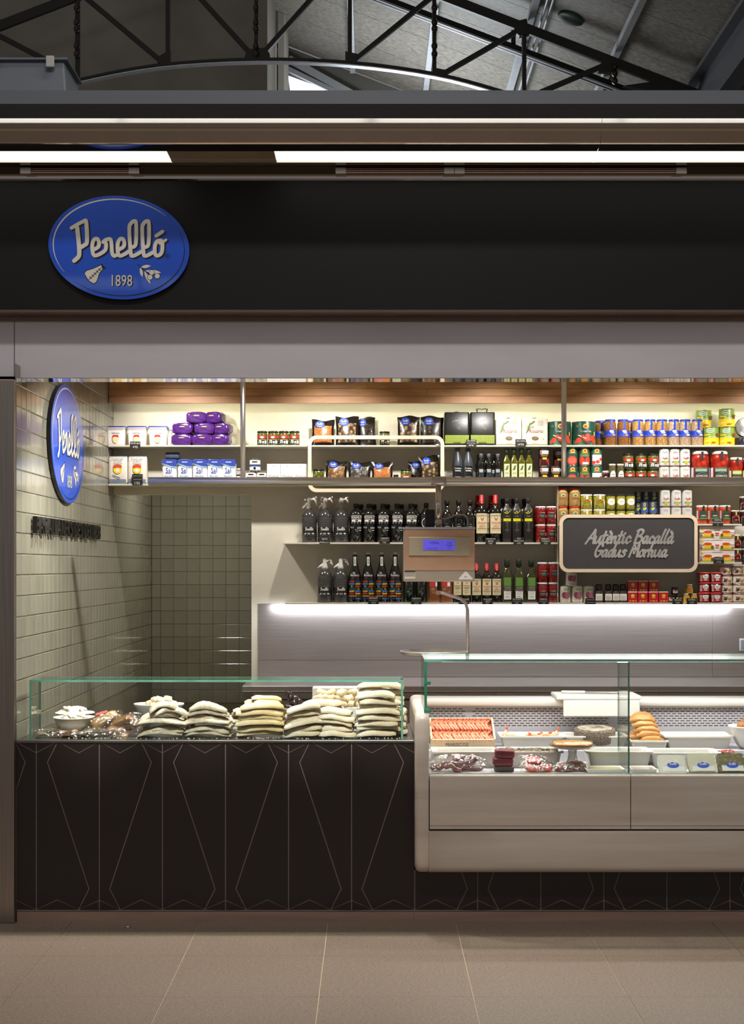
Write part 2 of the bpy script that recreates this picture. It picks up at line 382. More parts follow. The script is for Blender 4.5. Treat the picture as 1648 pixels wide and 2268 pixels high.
for c in range(-1, 9):
    for r in range(-10, 7):
        xc = -1.607+0.05+0.1*c; part = c == -1
        o = bpy.data.objects.new('tile', TM[2] if random.random() < 0.6 else TM[0]); COL.objects.link(o); o.parent = wn
        o.location = (-1.6405 if part else xc, YN+0.007, ZT0+0.05+0.1*r)
        o.rotation_euler = (random.uniform(-0.006, 0.006), 0, -pi/2+random.uniform(-0.006, 0.006))
        if part: o.scale = (1, 0.66, 1)
# cream shelf wall with the opening to the niche
XN = X(557, YW); ZH = Z(1095, YW)
wb = MB().box(XN, XR, YW, YW+0.12, 0, 2.95).box(XL, XN, YW, YW+0.12, ZH, 2.95)
struct(wb.build('wall_back', CREAM))
struct(MB().box(XN, XN+0.12, YW+0.12, YN+0.006, 0, 2.6).build('wall_passage', CREAM))
struct(MB().box(XR+0.002, XR+0.12, 0.3, YW+0.1, 0, 2.95).build('wall_right', CREAM))
cei = MB().box(XL, XR, 0.22, YW, 2.885, 2.95).box(XL, XN, YW+0.12, YN, 2.5, 2.6)
struct(cei.build('ceiling', mat('pale_ceiling_panel', '#e2dcd0', 0.6)))
# oak soffit boards
so = struct(MB().box(XL+0.002, XR, 2.444, 2.462, Z(893, 2.42)+0.004, 2.884).build('trim_1', mat('soffit_backing', '#8a6238', 0.7)))
rows = [(848, 860, [813, 1640]), (860, 877, [946, 1480]), (877, 893, [962])]
for k, (a, b, js) in enumerate(rows):
    xs = [XL+0.002]+[X(j, 2.42) for j in js]+[XR]
    z1 = 2.884 if k == 0 else Z(a, 2.42)-0.0008
    for q in range(len(xs)-1):
        MB().bbox(xs[q]+0.0006, xs[q+1]-0.0006, 2.424, 2.444, Z(b, 2.42)+0.0008, z1, 0.0012).build('board', WOOD2 if k == 2 else WOOD, so)
# LED profile behind the soffit edge
tag(MB().box(XL+0.05, XR-0.05, 2.47, 2.492, 2.752, 2.768).build('led_profile', mat('led_warm', '#fffbe0', 0.5, emit=1.2)), 'warm light strip tucked behind the oak soffit', 'light strip')
# pillar, lintel, fascia
struct(MB().bbox(-3.8, XL-0.002, -0.03, 0.0, 0.0, Z(840, -0.03), 0.004).build('trim_2', STEELV))
struct(MB().box(-3.8, XL-0.001, 0.0, 0.3, 0, 2.574).build('wall_pillar', STEELV))
ZL0 = Z(838, 0.08); ZF0 = Z(692, -0.05); ZF1 = Z(400, -0.05)
li = struct(MB().box(-3.8, XR, 0.08, 0.22, ZL0+0.003, 2.95).build('wall_lintel', LINTEL))
MB().box(XL-0.03, XR, 0.082, 0.218, ZL0, ZL0+0.003).build('soffit_strip', MIRROR, li)
MB().box(-3.8, XR, 0.062, 0.08, Z(712, 0.07), ZF0).build('angle_profile', mat('bronze_angle', '#8a7268', 0.35, 0.6), li)
MB().box(XL-0.03, XL-0.026, 0.0788, 0.08, ZL0, Z(712, 0.07)).build('seam', C('#6a666a'), li)
fa = struct(MB().box(-3.8, XR, -0.05, 0.062, ZF0+0.012, ZF1).build('wall_fascia', FASCIA))
MB().box(-3.8, XR, -0.054, 0.062, ZF0, ZF0+0.012).build('edge_trim', mat('bronze_trim', '#6f5a52', 0.35, 0.5), fa)
# polished canopy above the fascia
can = struct(MB().box(-3.8, XR, -0.5, 1.2, Z(230, -0.5), Z(200, -0.5)).build('ceiling_canopy', GREYPAINT))
PF = [(262, -.499), (272, -.4973), (274, -.4965), (277, -.494), (281, -.490), (285, -.487), (290, -.484), (315, -.457), (316, -.4555), (317.5, -.453), (319, -.449), (321, -.443), (333, -.372), (335, -.36)]
prof = [(y, Z(p, y)) for p, y in PF]
MB().box(-3.8, XR, -0.5, -0.47, Z(262, -0.5), Z(230, -0.5)-0.0002).build('dark_band', mat('dark_hall_reflection', '#1d1815', 0.15, coat=0.3), can)  # dark colour standing in for the dim hall mirrored in the steel
for a, b in ((-3.8, X(1330, -0.45)-0.001), (X(1330, -0.45)+0.001, XR)):
    mb = MB(); n = len(prof); vs = [(x, y, z) for y, z in prof for x in (a, b)]
    mb.add(vs, [(2*i, 2*i+1, 2*i+3, 2*i+2) for i in range(n-1)], 0, False)
    mb.build('polished_sheet', MIRROR, can)
ya, za = -0.359, Z(335, -0.359); yb, zb = -0.20, Z(357, -0.20)
TUBEGLOW = mat('tube_reflection_glow', '#fffaf0', 0.5, emit=1.5, var=0.01)  # glowing strip stands in for hall tubes reflected in the steel
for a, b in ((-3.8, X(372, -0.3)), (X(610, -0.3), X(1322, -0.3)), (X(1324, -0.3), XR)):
    MB().box(a, b, ya, yb, zb, zb+0.012).build('lamp_lens', TUBEGLOW, can)
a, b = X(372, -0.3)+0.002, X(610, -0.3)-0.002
MB().box(a, b, ya, yb, zb+0.001, zb+0.012).build('lamp_lens_unlit', mat('reflection_gap_tint', '#a8977a', 0.3, 0.2), can)  # duller colour paints the gap between the reflected tubes
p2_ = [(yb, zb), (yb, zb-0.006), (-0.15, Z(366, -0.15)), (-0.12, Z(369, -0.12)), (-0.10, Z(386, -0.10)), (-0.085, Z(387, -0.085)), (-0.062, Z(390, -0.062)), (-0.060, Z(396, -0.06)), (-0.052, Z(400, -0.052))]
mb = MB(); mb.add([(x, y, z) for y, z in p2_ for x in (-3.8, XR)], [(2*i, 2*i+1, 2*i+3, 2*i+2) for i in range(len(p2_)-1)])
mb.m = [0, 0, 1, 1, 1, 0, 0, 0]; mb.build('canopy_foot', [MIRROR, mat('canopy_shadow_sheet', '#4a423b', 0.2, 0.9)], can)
GRILLE = mat('vent_slat_bronze', '#7d6152', 0.3, 0.7); ENDP = mat('vent_end_piece', '#a39a93', 0.4, 0.3)
for a, b, n in ((X(58, -.11), X(298, -.11), 1), (X(755, -.11), X(995, -.11), 2), (X(1017, -.11), X(1508, -.11), 3)):
    v = empty('linear_vent', ((a+b)/2, -0.12, Z(378, -0.12))); h = (b-a)/2
    for k in range(3): MB().box(-h, h, -0.004, 0.004, -0.0125+k*0.009, -0.0075+k*0.009).build('slat', GRILLE, v)
    for sx in (-1, 1): MB().box(sx*h-0.024, sx*h+0.024, -0.007, 0.006, -0.015, 0.013).build('end_piece', ENDP, v)
    v.parent = None
    tag(v, 'slim slotted vent under the polished canopy, %s' % ['left end', 'short one in the middle', 'long one towards the right'][n-1], 'vent', 'canopy vents')

# shelves -----------------------------------------------------------------
YS = 2.40
SH = dict(A=Z(986, YS), B=Z(1071.5, YS), C=Z(1201.5, YS), D=Z(1335, YS), E=Z(1160.5, YS), F=Z(1245.5, YS))
XE = X(1236, YS)
for k, a, b, t, lb in (('A', XL+0.002, XR, .010, 'topmost long pale shelf under the oak soffit'), ('B', XL+0.002, XR, .012, 'long pale shelf behind the horizontal steel rail'),
                       ('C', X(627, YS), XE, .011, 'shelf with siphons and vermouth behind the scale'), ('D', X(632, YS), XR, .011, 'lowest pale shelf above the lit steel splashback'),
                       ('E', XE+0.004, X(1643, YS), .011, 'short shelf behind the upper half of the chalk sign'), ('F', XE+0.004, X(1643, YS), .011, 'short shelf holding the soup boxes at right')):
    tag(MB().bbox(a, b, YS, YW-0.001, SH[k]-t, SH[k], 0.0015).build('shelf', SHELFM), lb, 'shelf', 'wall shelves')
tag(MB().box(XE+0.001, XE+0.004, YS+0.02, YW-0.001, SH['D'], SH['E']+0.24).build('shelf_divider', SHELFM), 'upright divider where the right hand shelves start', 'divider')
# glowing strip under the lowest shelf
LED = mat('led_cool', '#ffffff', 0.5, emit=4.0, var=0.0)
ls = empty('under_shelf_lamp', (0, 2.43, SH['D']-0.02)); tag(ls, 'bright white light strip under the lowest shelf', 'light strip')
for a, b in ((X(632, YS), X(1361, YS)), (X(1365, YS), XR-0.05)): MB().box(a, b, -0.018, 0.0, -0.012, 0.009).build('led_tube', LED, ls)
# steel splashback and rear worktop
xa, xb, xc = X(572, YW), X(1577, YW), XR
sp = empty('steel_splashback', (xa, YW, Z(1497, YW))); tag(sp, 'brushed steel splashback panels under the lowest shelf', 'splashback')
zt, zs, zb_ = Z(1337, YW), Z(1462, YW), Z(1499, YW)
for a, b in ((xa, xb-0.001), (xb+0.001, xc)):
    MB().box(a-xa, b-xa, -0.006, -0.001, zs+0.001-zb_, zt-zb_).build('panel', STEEL, sp)
    MB().box(a-xa, b-xa, -0.008, -0.001, 0, zs-0.001-zb_).build('upstand', STEEL, sp)
sp.location.z = zb_
wk = empty('rear_worktop', (xa, 1.9, 0)); tag(wk, 'long brushed steel worktop with cabinets along the back wall', 'worktop')
zt_ = zb_-0.002
MB().bbox(XN-xa, XR-xa-0.004, 0.0, 0.69, zt_-0.035, zt_, 0.004).build('top', STEEL, wk)
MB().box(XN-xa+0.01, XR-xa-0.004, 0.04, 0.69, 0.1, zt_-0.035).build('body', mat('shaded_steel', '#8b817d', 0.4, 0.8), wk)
for i in range(7):
    a = 0.02+i*0.49
    d = MB().box(a, a+0.486, 0.03, 0.04, 0.3, zt_-0.045).build('door', STEEL, wk)
    MB().box(a+0.03, a+0.456, 0.022, 0.03, zt_-0.09, zt_-0.08).build('grip', DARK, d)
MB().bbox(XN-xa+0.02, XR-xa-0.004, 0.08, 0.6, 0, 0.1, 0.004).build('plinth', BLACK, wk)
# socket at the right edge
sk = empty('wall_socket', (X(1652, YW), YW-0.008, Z(1428, YW))); tag(sk, 'white edged power socket on the steel splashback', 'socket')
MB().bbox(-0.045, 0.045, -0.012, 0.0, -0.04, 0.04, 0.003).build('plate', C('#dfe4ea'), sk); MB().box(-0.036, 0.036, -0.014, -0.012, -0.03, 0.03).build('insert', C('#9aa0a6'), sk)

# left counter ------------------------------------------------------------
xr_ = X(917.0, 0)
ct = empty('counter', (0, 0, 0)); tag(ct, 'dark brown counter front with pale angular inlay lines under the salt cod', 'counter')
MB().box(XL+0.003, xr_, 0.006, 0.72, 0.05, ZC-0.014).build('body', DARK, ct)
MB().bbox(XL+0.003, xr_, -0.006, 0.74, ZC-0.013, ZC, 0.002).build('steel_top', mat('counter_top_steel', '#8d8682', 0.3, 1.0, var=0.15, scale=9), ct)
KICK = (mat('copper_tinted_steel', '#b39585', 0.4, 0.6, var=0.12, scale=5, stretch=(0.4, 1, 6)))
cb = empty('case_plinth', (0, 0, 0)); tag(cb, 'dark inlaid plinth under the marble display case', 'plinth')
MB().box(XL+0.003, xr_-0.0005, 0.0, 0.012, 0.0, 0.048).build('kick_plate', KICK, ct)
MB().box(xr_+0.0005, XR-0.01, 0.0, 0.012, 0.0, 0.048).build('kick_plate', KICK, cb)
MB().box(XL+0.001, xr_, 0.002, 0.0055, 0.05, ZC-0.0135).build('inlay_ground', INLAY, ct)
MB().box(xr_+0.0005, XR-0.02, 0.002, 0.0055, 0.05, 0.245).build('inlay_ground', INLAY, cb)
MB().box(xr_+0.0005, XR-0.02, 0.006, 0.72, 0.05, 0.245).build('body', DARK, cb)
def inset(poly, d):
    n = len(poly); A = sum(poly[i][0]*poly[(i+1) % n][1]-poly[(i+1) % n][0]*poly[i][1] for i in range(n)); sg = 1 if A > 0 else -1; out = []
    for i in range(n):
        p, q, r = Vector(poly[i-1]), Vector(poly[i]), Vector(poly[(i+1) % n])
        e1 = (q-p).normalized(); e2 = (r-q).normalized(); n1 = Vector((-e1.y, e1.x))*sg; n2 = Vector((-e2.y, e2.x))*sg
        b = n1+n2; k = d/max(0.25, 1+n1.dot(n2)); v = q+b*k; out.append((v.x, v.y))
    return out
def clipx(poly, xm, left=True):
    out = []; n = len(poly); ins = (lambda p: p[0] >= xm) if left else (lambda p: p[0] <= xm)
    for i in range(n):
        a, b = poly[i], poly[(i+1) % n]
        if ins(a): out.append(a)
        if ins(a) != ins(b): t = (xm-a[0])/(b[0]-a[0]); out.append((xm, a[1]+t*(b[1]-a[1])))
    return out
def clipz(poly, zm): return [(x, z) for z, x in clipx([(z, x) for x, z in poly], zm, False)]
S0 = F/D
def cell(i):
    xc = 220+139.7*i; mir = i % 2 != 0
    W_ = 139.7
    loc = {'T0': (0, 1645), 'T1': (45.5, 1667), 'T2': (92, 1645), 'T3': (W_, 1667), 'TR': (W_, 1645), 'B0': (0, 1994), 'B1': (46.5, 2015), 'B2': (93, 1993), 'B3': (W_, 2015), 'BL': (0, 2017), 'D1': (115, 1688), 'D2': (23, 1969), 'TL': (0, 1645)}
    pcs = [['T0', 'T1', 'T2', 'D1', 'D2', 'B1', 'B0'], ['T2', 'T3', 'B3', 'B2', 'B1', 'D2', 'D1'], ['T0', 'T2', 'T1'], ['T2', 'TR', 'T3'], ['B0', 'B1', 'BL'], ['B1', 'B3', 'B2']]
    for pc in pcs:
        pl = []
        for k in pc:
            x, y = loc[k]; x = (W_-x) if mir else x
            if y == 1645: y = 1641.5
            pl.append((xc+x, y))
        pl = [(X(x, 0), Z(y, 0)) for x, y in pl]
        pl = clipx(pl, XL+0.0005, True)
        if len(pl) < 3: continue
        if min(p[0] for p in pl) > xr_-0.01:
            pl = clipz(pl, 0.245)
            if len(pl) < 3: continue
        pl = inset(pl, 0.0024)
        if max(p[1] for p in pl)-min(p[1] for p in pl) < 0.004 or max(p[0] for p in pl)-min(p[0] for p in pl) < 0.01: continue
        MB().prism(pl, -0.0005, 0.003).build('panel_piece', DARK, cb if min(p[0] for p in pl) > xr_-0.01 else ct)
for i in range(-2, 15): cell(i)

def pane(mb, x0, x1, y0, y1, z0, z1, ax):
    n = len(mb.f); mb.box(x0, x1, y0, y1, z0, z1)
    for k in range(6):
        if {'z': (0, 1), 'y': (2, 3), 'x': (4, 5)}[ax].count(k) == 0: mb.m[n+k] = 1
    return mb
gx0, gx1, gz1 = X(65, 0.03), X(893, 0.03), Z(1506, 0.03)
gg = empty('glass_guard', (0, 0.03, ZC)); tag(gg, 'clear glass guard with green edges standing on the dark counter', 'glass guard')
def gpart(name, x0, x1, y0, y1, z0, z1, ax, root, e=GEDGE):
    o = root.location; return pane(MB(), x0-o.x, x1-o.x, y0-o.y, y1-o.y, z0-o.z, z1-o.z, ax).build(name, [GLASS, e], root)
gpart('front_pane', gx0+0.0105, gx1-0.0105, 0.03, 0.040, ZC+0.0005, gz1-0.0105, 'y', gg)
gpart('top_pane', gx0, gx1, 0.03, 0.25, gz1-0.010, gz1, 'z', gg)
gpart('side_pane', gx0, gx0+0.010, 0.03, 0.23, ZC+0.0005, gz1-0.0105, 'x', gg)
gpart('side_pane', gx1-0.010, gx1, 0.03, 0.23, ZC+0.0005, gz1-0.0105, 'x', gg)

# display case ------------------------------------------------------------
YF = -0.10
cx0 = X(919, YF); cxi = X(950, YF); ZB = Z(1935, YF); ZSill = Z(1717, YF)
dc = empty('display_case', (0, 0, 0)); tag(dc, 'cream marble refrigerated display case with glass front', 'display case')
def yz_prism(poly, x0, x1, smooth=False, mi=0): return MB().rings([[(x0, y, z) for y, z in poly], [(x1, y, z) for y, z in poly]], mi, smooth)
def rpoly(y0, y1, z0, z1, rs, k=6):
    o = []
    for (cy, cz, a), r in zip(((y1, z0, -pi/2), (y1, z1, 0), (y0, z1, pi/2), (y0, z0, pi)), rs):
        sy = -1 if cy == y1 else 1; sz = 1 if cz == z0 else -1
        for i in range(k+1): o.append((cy+sy*r+r*cos(a+pi/2*i/k), cz+sz*r+r*sin(a+pi/2*i/k)))
    return o
# end panel with softened outer edge
ep = MB(); P_ = rpoly(YF, 0.86, ZB, 1.0, (0.06, 0.045, 0.05, 0.045))
cy_, cz_ = 0.38, 0.62
def shr(p, d): v = Vector((p[0]-cy_, p[1]-cz_)); return (p[0]-d*(1 if v.x > 0 else -1)*min(1, abs(v.x)/0.4), p[1]-d*(1 if v.y > 0 else -1)*min(1, abs(v.y)/0.3))
ep.rings([[(cx0+o_, )+shr(p, d) for p in P_] for o_, d in ((0, 0.022), (0.005, 0.010), (0.014, 0.003), (0.026, 0), (cxi-cx0-0.004, 0), (cxi-cx0, 0.003))], 0, True)
ep.build('end_panel', MARBLE, dc)
xm = X(1397, YF)
for a, b in ((cxi+0.004, xm-0.002), (xm+0.002, xm+0.94), (xm+0.944, XR)):
    f_ = yz_prism(rpoly(YF, -0.06, Z(1837, YF), ZSill, (0.002, 0.012, 0.010, 0.004), 3), a, b).build('front_panel', MARBLE, dc)
    MB().box(a, b, YF-0.001, YF, Z(1829.5, YF), Z(1828.3, YF)).build('reveal_line', mat('marble_reveal', '#9a8878', 0.5), f_)
yz_prism(rpoly(YF, -0.004, ZB, Z(1841, YF), (0.01, 0.004, 0.004, 0.035), 5), cxi, XR, True).build('lower_panel', MARBLE, dc)
MB().box(cxi, XR-0.01, -0.06, 0.004, ZB+0.03, 0.66).build('carcass', BLACK, dc)
ZD = 0.702; ZD2 = 0.757
MB().box(cxi, XR, -0.058, 0.40, ZD-0.02, ZD).build('deck', CASEW, dc)
MB().box(cxi, XR, -0.075, -0.058, ZD-0.02, ZSill+0.004).build('front_lip', WHITE, dc)
MB().box(cxi, XR, 0.40, 0.74, ZD-0.02, ZD2).build('raised_deck', CASEW, dc)
MB().box(cxi, XR, 0.72, 0.74, ZD2, 0.96).build('rear_liner', CASEW, dc)
slots = MB(); pit = 0.0293
x_ = cxi+0.01
zs0, zs1 = Z(1607, 0.72), Z(1570, 0.72)
for r in range(8):
    z = zs1-(zs1-zs0)*r/7
    for k in range(int((XR-x_)/pit)):
        a = x_+k*pit+(r % 2)*pit/2
        pxx = VX+a*F/(D+.72)
        if 1024 < pxx < 1046 or 1342 < pxx < 1366: continue
        slots.box(a, a+0.021, 0.7192, 0.7198, z-0.0021, z+0.0021)
o = slots.build('slot_rows', C('#3a3033'), dc); o['kind'] = 'stuff'
yz_prism(rpoly(0.665, 0.86, Z(1565, 0.67), 0.992, (0.012, 0.02, 0.022, 0.012), 5), cxi, XR, True).build('rear_ledge', mat('white_marble_ledge', '#e6ddd2', 0.2, var=0.04, scale=4), dc)
MB().box(cxi, XR, 0.74, 0.85, 0.26, 0.95).build('rear_body', STEEL, dc)
gz = Z(1460, -0.07); gy0 = -0.075
gl0 = X(940, gy0)
ZE = 1.0
for a, b in ((gl0+0.0125, X(1392.5, gy0)), (X(1394.5, gy0), XR)):
    pane(MB(), a, b, gy0, gy0+0.010, ZSill+0.005, gz-0.0125, 'y').build('front_glass', [GLASS, GEDGED], dc)
pane(MB(), gl0, XR, gy0, 0.36, gz-0.012, gz, 'z').build('top_glass', [GLASS, GEDGE], dc)
pane(MB(), gl0, gl0+0.012, gy0, 0.36, ZE+0.001, gz-0.0125, 'x').build('side_glass', [GLASS, GEDGED], dc)
xd = X(1393.5, gy0)
pane(MB(), xd-0.004, xd+0.004, gy0+0.0105, 0.22, ZD+0.001, gz-0.0125, 'x').build('divider_glass', [GLASS, GEDGE], dc)
MB().box(cxi+0.01, XR, 0.325, 0.355, gz-0.026, gz-0.0125).build('lamp_profile', mat('case_lamp', '#fffdf8', 0.4, emit=3.0, var=0.0), dc)
for zz in (Z(1513, gy0), Z(1575, gy0)): MB().bbox(gl0-0.002, gl0+0.03, gy0-0.003, gy0+0.016, zz-0.008, zz+0.008, 0.002).build('glass_clip', GEDGED, dc)

# market hall behind and above -------------------------------------------
YT = 9.0
HW = mat('hall_wall_plaster', '#8a857a', 0.9, scale=1.2, col2='#777267', detail=5)
struct(MB().box(4.9, 5.1, 2, 14, 0, 8).build('wall_eaves', HW))
struct(MB().box(-12, X(592, 10.5), 10.5, 12.0, 0, 12).build('wall_hall', HW))
struct(MB().box(X(598, 10.5), X(598, 10.5)+0.08, 12.0, 13.0, 0, 9).build('trim_3', mat('pale_column', '#b9b4a8', 0.8)))
def zr(x): return 7.95-0.386*(x-0.873)+0.10
RB = mat('fibre_board', '#9d978b', 0.55, scale=9, col2='#4a4640', stretch=(2, 12, 1), bump=0.4, detail=7)
ro = MB(); rp = []
roof = struct(MB().rings([[(-1.3, 5.0, zr(-1.3)+0.06), (4.6, 5.0, zr(4.6)+0.06), (4.6, 5.0, zr(4.6)+0.1), (-1.3, 5.0, zr(-1.3)+0.1)], [(-1.3, 13.2, zr(-1.3)+0.06), (4.6, 13.2, zr(4.6)+0.06), (4.6, 13.2, zr(4.6)+0.1), (-1.3, 13.2, zr(-1.3)+0.1)]], 0, False).build('ceiling_roof', C('#2c2a28')))
y = 5.0
while y < 13.2:
    y2 = min(y+0.992, 13.2)
    for a, b in ((-1.3, 0.7), (0.704, 2.66), (2.664, 4.6)):
        MB().rings([[(a, y, zr(a)), (b, y, zr(b)), (b, y, zr(b)+0.058), (a, y, zr(a)+0.058)], [(a, y2, zr(a)), (b, y2, zr(b)), (b, y2, zr(b)+0.058), (a, y2, zr(a)+0.058)]], 0, False).build('board', RB, roof)
    y += 1.0
WS = mat('white_painted_steel', '#b9bcc0', 0.4, 0.2, var=0.08); DS = mat('dark_painted_steel', '#23221f', 0.45, 0.3)
for i, x in enumerate((-0.25, 0.73, 1.74, 2.68)):
    p = MB().beam((x, 5.0, zr(x)-0.062), (x, 13.0, zr(x)-0.062), 0.07, 0.08, 0, (0, 0, 1)).build('purlin', WS)
    tag(p, 'pale steel purlin under the hall roof, %s' % ordn(i, 4), 'beam', 'roof purlins')
x = 3.53
eb = empty('eaves_beam', (x, 9, zr(x)-0.3)); tag(eb, 'dark deep eaves beam at the right edge of the roof', 'beam')
for dx, dz, w_, t_ in ((0, 0.22, 0.16, 0.05), (0.05, 0.0, 0.05, 0.42), (0.1, -0.2, 0.2, 0.05), (0.32, -0.28, 0.10, 0.10)):
    MB().beam((dx, -4, dz), (dx, 4, dz), w_, t_, 0, (0, 0, 1)).build('flange', mat('dark_grey_steel', '#55565a', 0.4, 0.4), eb)
def tp(px, py, y=YT): return (X(px, y), y, Z(py, y))
tr = empty('roof_truss', (X(568, YT), YT, Z(133, YT))); tag(tr, 'dark riveted steel truss with arched lower chord', 'truss')
o_ = Vector(tr.location)
def rel(p, o=o_): return tuple(Vector(p)-o)
def bar(name, root, a, b, w_, y=YT, t_=0.05, m=DS):
    o = Vector(root.location); return MB().beam(rel(tp(*a, y), o), rel(tp(*b, y), o), w_, t_).build(name, m, root)
ch = catmull([(-480, 330), (-200, 280), (60, 213), (170, 181), (352, 147), (570, 134), (775, 141), (962, 166), (1095, 200), (1200, 235)], 4)
for dz, w_ in ((0, 0.035), (-14, 0.02)):
    mb = MB()
    for i in range(len(ch)-1): mb.beam(rel(tp(ch[i][0], ch[i][1]-dz*0.3)), rel(tp(ch[i+1][0], ch[i+1][1]-dz*0.3)), w_, 0.09)
    mb.build('lower_chord', DS if dz == 0 else WS, tr)
bar('upper_chord', tr, (575, -164), (1660, 254), 0.10); bar('upper_chord', tr, (575, -164), (-500, 250), 0.10)
for a, b in (((172, -6), (172, 178)), ((372, -83), (372, 140)), ((568, -158), (568, 125)), ((775, -84), (775, 137)), ((962, -12), (962, 162)), ((1161, 75), (1161, 215))): bar('post', tr, a, b, 0.045)
for a, b in (((374, -80), (556, 120)), ((762, -84), (580, 122)), ((186, -8), (360, 138)), ((956, -6), (783, 136)), ((1145, 70), (978, 166)), ((-40, 60), (125, 145)), ((1345, 142), (1180, 212))): bar('diagonal', tr, a, b, 0.05)
for pts in ([(350, 142), (352, 128), (378, 112), (378, 142)], [(541, 134), (548, 112), (590, 108), (598, 122), (598, 134)], [(765, 140), (765, 116), (792, 122), (788, 142)], [(960, 168), (960, 152), (990, 158), (984, 172)], [(1138, 72), (1140, 50), (1166, 44), (1172, 78), (1150, 82)], [(1325, 160), (1335, 128), (1362, 140), (1362, 164)], [(1380, 192), (1480, 178), (1510, 200), (1500, 215)]):
    MB().prism([(X(a, YT)-o_.x, Z(b, YT)-o_.z) for a, b in pts], -0.04, 0.04).build('gusset', DS, tr)
for px in (172, 568, 962, 1360):
    for py in ((20, 52, 66, 104, 122) if px != 1360 else (150, 165, 182)):
        MB().lathe([(0.0, -0.05), (0.03, -0.03), (0.035, 0), (0.02, 0.04)], 8).build('insulator', mat('bronze_insulator', '#3a3029', 0.2, 0.5), tr, rel((X(px, YT), YT-0.05, Z(py, YT))))
YT2 = 9.75
t2 = empty('roof_truss', (X(575, YT2), YT2, Z(-150, YT2))); tag(t2, 'second dark truss chord running just behind the arched truss', 'truss')
bar('upper_chord', t2, (850-280, -106), (1660, 305), 0.09, YT2); bar('lower_flange', t2, (850-280, -99), (1660, 312), 0.02, YT2, 0.1, WS)
bar('post', t2, (1137, -40), (1137, 100), 0.05, YT2)
# conduits along the purlin
cd = empty('conduit_pair', (1.62, 9, zr(1.62)-0.2)); tag(cd, 'thin pale conduits hanging under the third purlin', 'conduit')
for dx in (0.22, 0.28): MB().tube([(dx, -4, 0.02), (dx, 0, 0.02), (dx, 4, 0.02)], 0.014, 6).build('pipe', WS, cd)
vt = MB().lathe([(0.145, 0.0), (0.145, -0.02), (0.13, -0.03), (0.06, -0.036), (0.0, -0.036)], 24)
tag(vt.build('roof_vent', C('#2e4034'), None, (2.143, 8.77, zr(2.143)-0.003), (0, radians(21.1), 0)), 'round dark green vent cap in the roof boards', 'vent')
# far gable with glazing
yg = 13.25
ga = MB().box(-1.3, 6, yg, yg+0.2, 0, 6.0).prism([(-1.3, 5.9), (6, 5.9), (6, zr(6)), (-1.3, zr(-1.3))], yg, yg+0.2)
struct(ga.build('wall_gable', C('#6f6c66', 0.8)))
SKYM = mat('daylight_pane', '#eef4ff', 0.5, emit=1.6, var=0.0)
wi = struct(MB().prism([(X(630, yg), Z(166, yg)), (X(630, yg), Z(235, yg)), (X(800, yg), Z(235, yg)), (X(740, yg), Z(206, yg))], yg-0.03, yg-0.001).build('window_1', SKYM))
for a, b, w_ in (((622, 110), (640, 240), .10), ((640, 135), (830, 240), .10), ((625, 150), (760, 215), .06)): MB().beam((X(a[0], yg), yg-0.05, Z(a[1], yg)), (X(b[0], yg), yg-0.05, Z(b[1], yg)), w_, 0.08).build('frame_bar', WS, wi)
MB().box(X(620, yg), X(628, yg), yg-0.12, yg-0.1, Z(172, yg), Z(158, yg)).build('notice', C('#d8b62a'), wi)
# metal cabinet standing on the stall roof
kb = empty('service_box', (X(70, 0.5), 0.6, Z(200, -0.5))); tag(kb, 'grey metal service box on top of the canopy', 'box')
h_ = Z(146, 0.5)-Z(200, -0.5); MB().loft(rrect(0.06), [(0.22, 0.2, 0), (0.18, 0.17, h_)], 0, False).build('body', GREYPAINT, kb)
MB().bbox(-0.2, 0.2, -0.19, 0.19, h_, h_+0.012, 0.004).build('lid', GREYPAINT, kb)
for dx in (-0.16, 0.115): MB().bbox(dx-0.02, dx+0.02, -0.205, -0.185, h_-0.04, h_+0.016, 0.003).build('clip', C('#a9a7a0'), kb)
# hall lamps hung over the aisle, behind the viewer
for i in range(4):
    t = empty('pendant_tube_lamp', (-3.6+2.4*i, -8.4, 4.6)); tag(t, 'long tube lamp hung over the aisle, %s of four' % ORD[i], 'lamp', 'aisle tube lamps')
    MB().box(-1.18, 1.18, -0.07, 0.07, 0.06, 0.12).build('housing', GREYPAINT, t); MB().box(-1.17, 1.17, -0.06, 0.06, -0.04, 0.06).build('tube', mat('tube_light', '#f4fff8', 0.4, emit=2.6), t)
    MB().tube([(0, 0, 0.12), (0, 0, 3.4)], 0.008, 6).build('stem', BLACK, t)

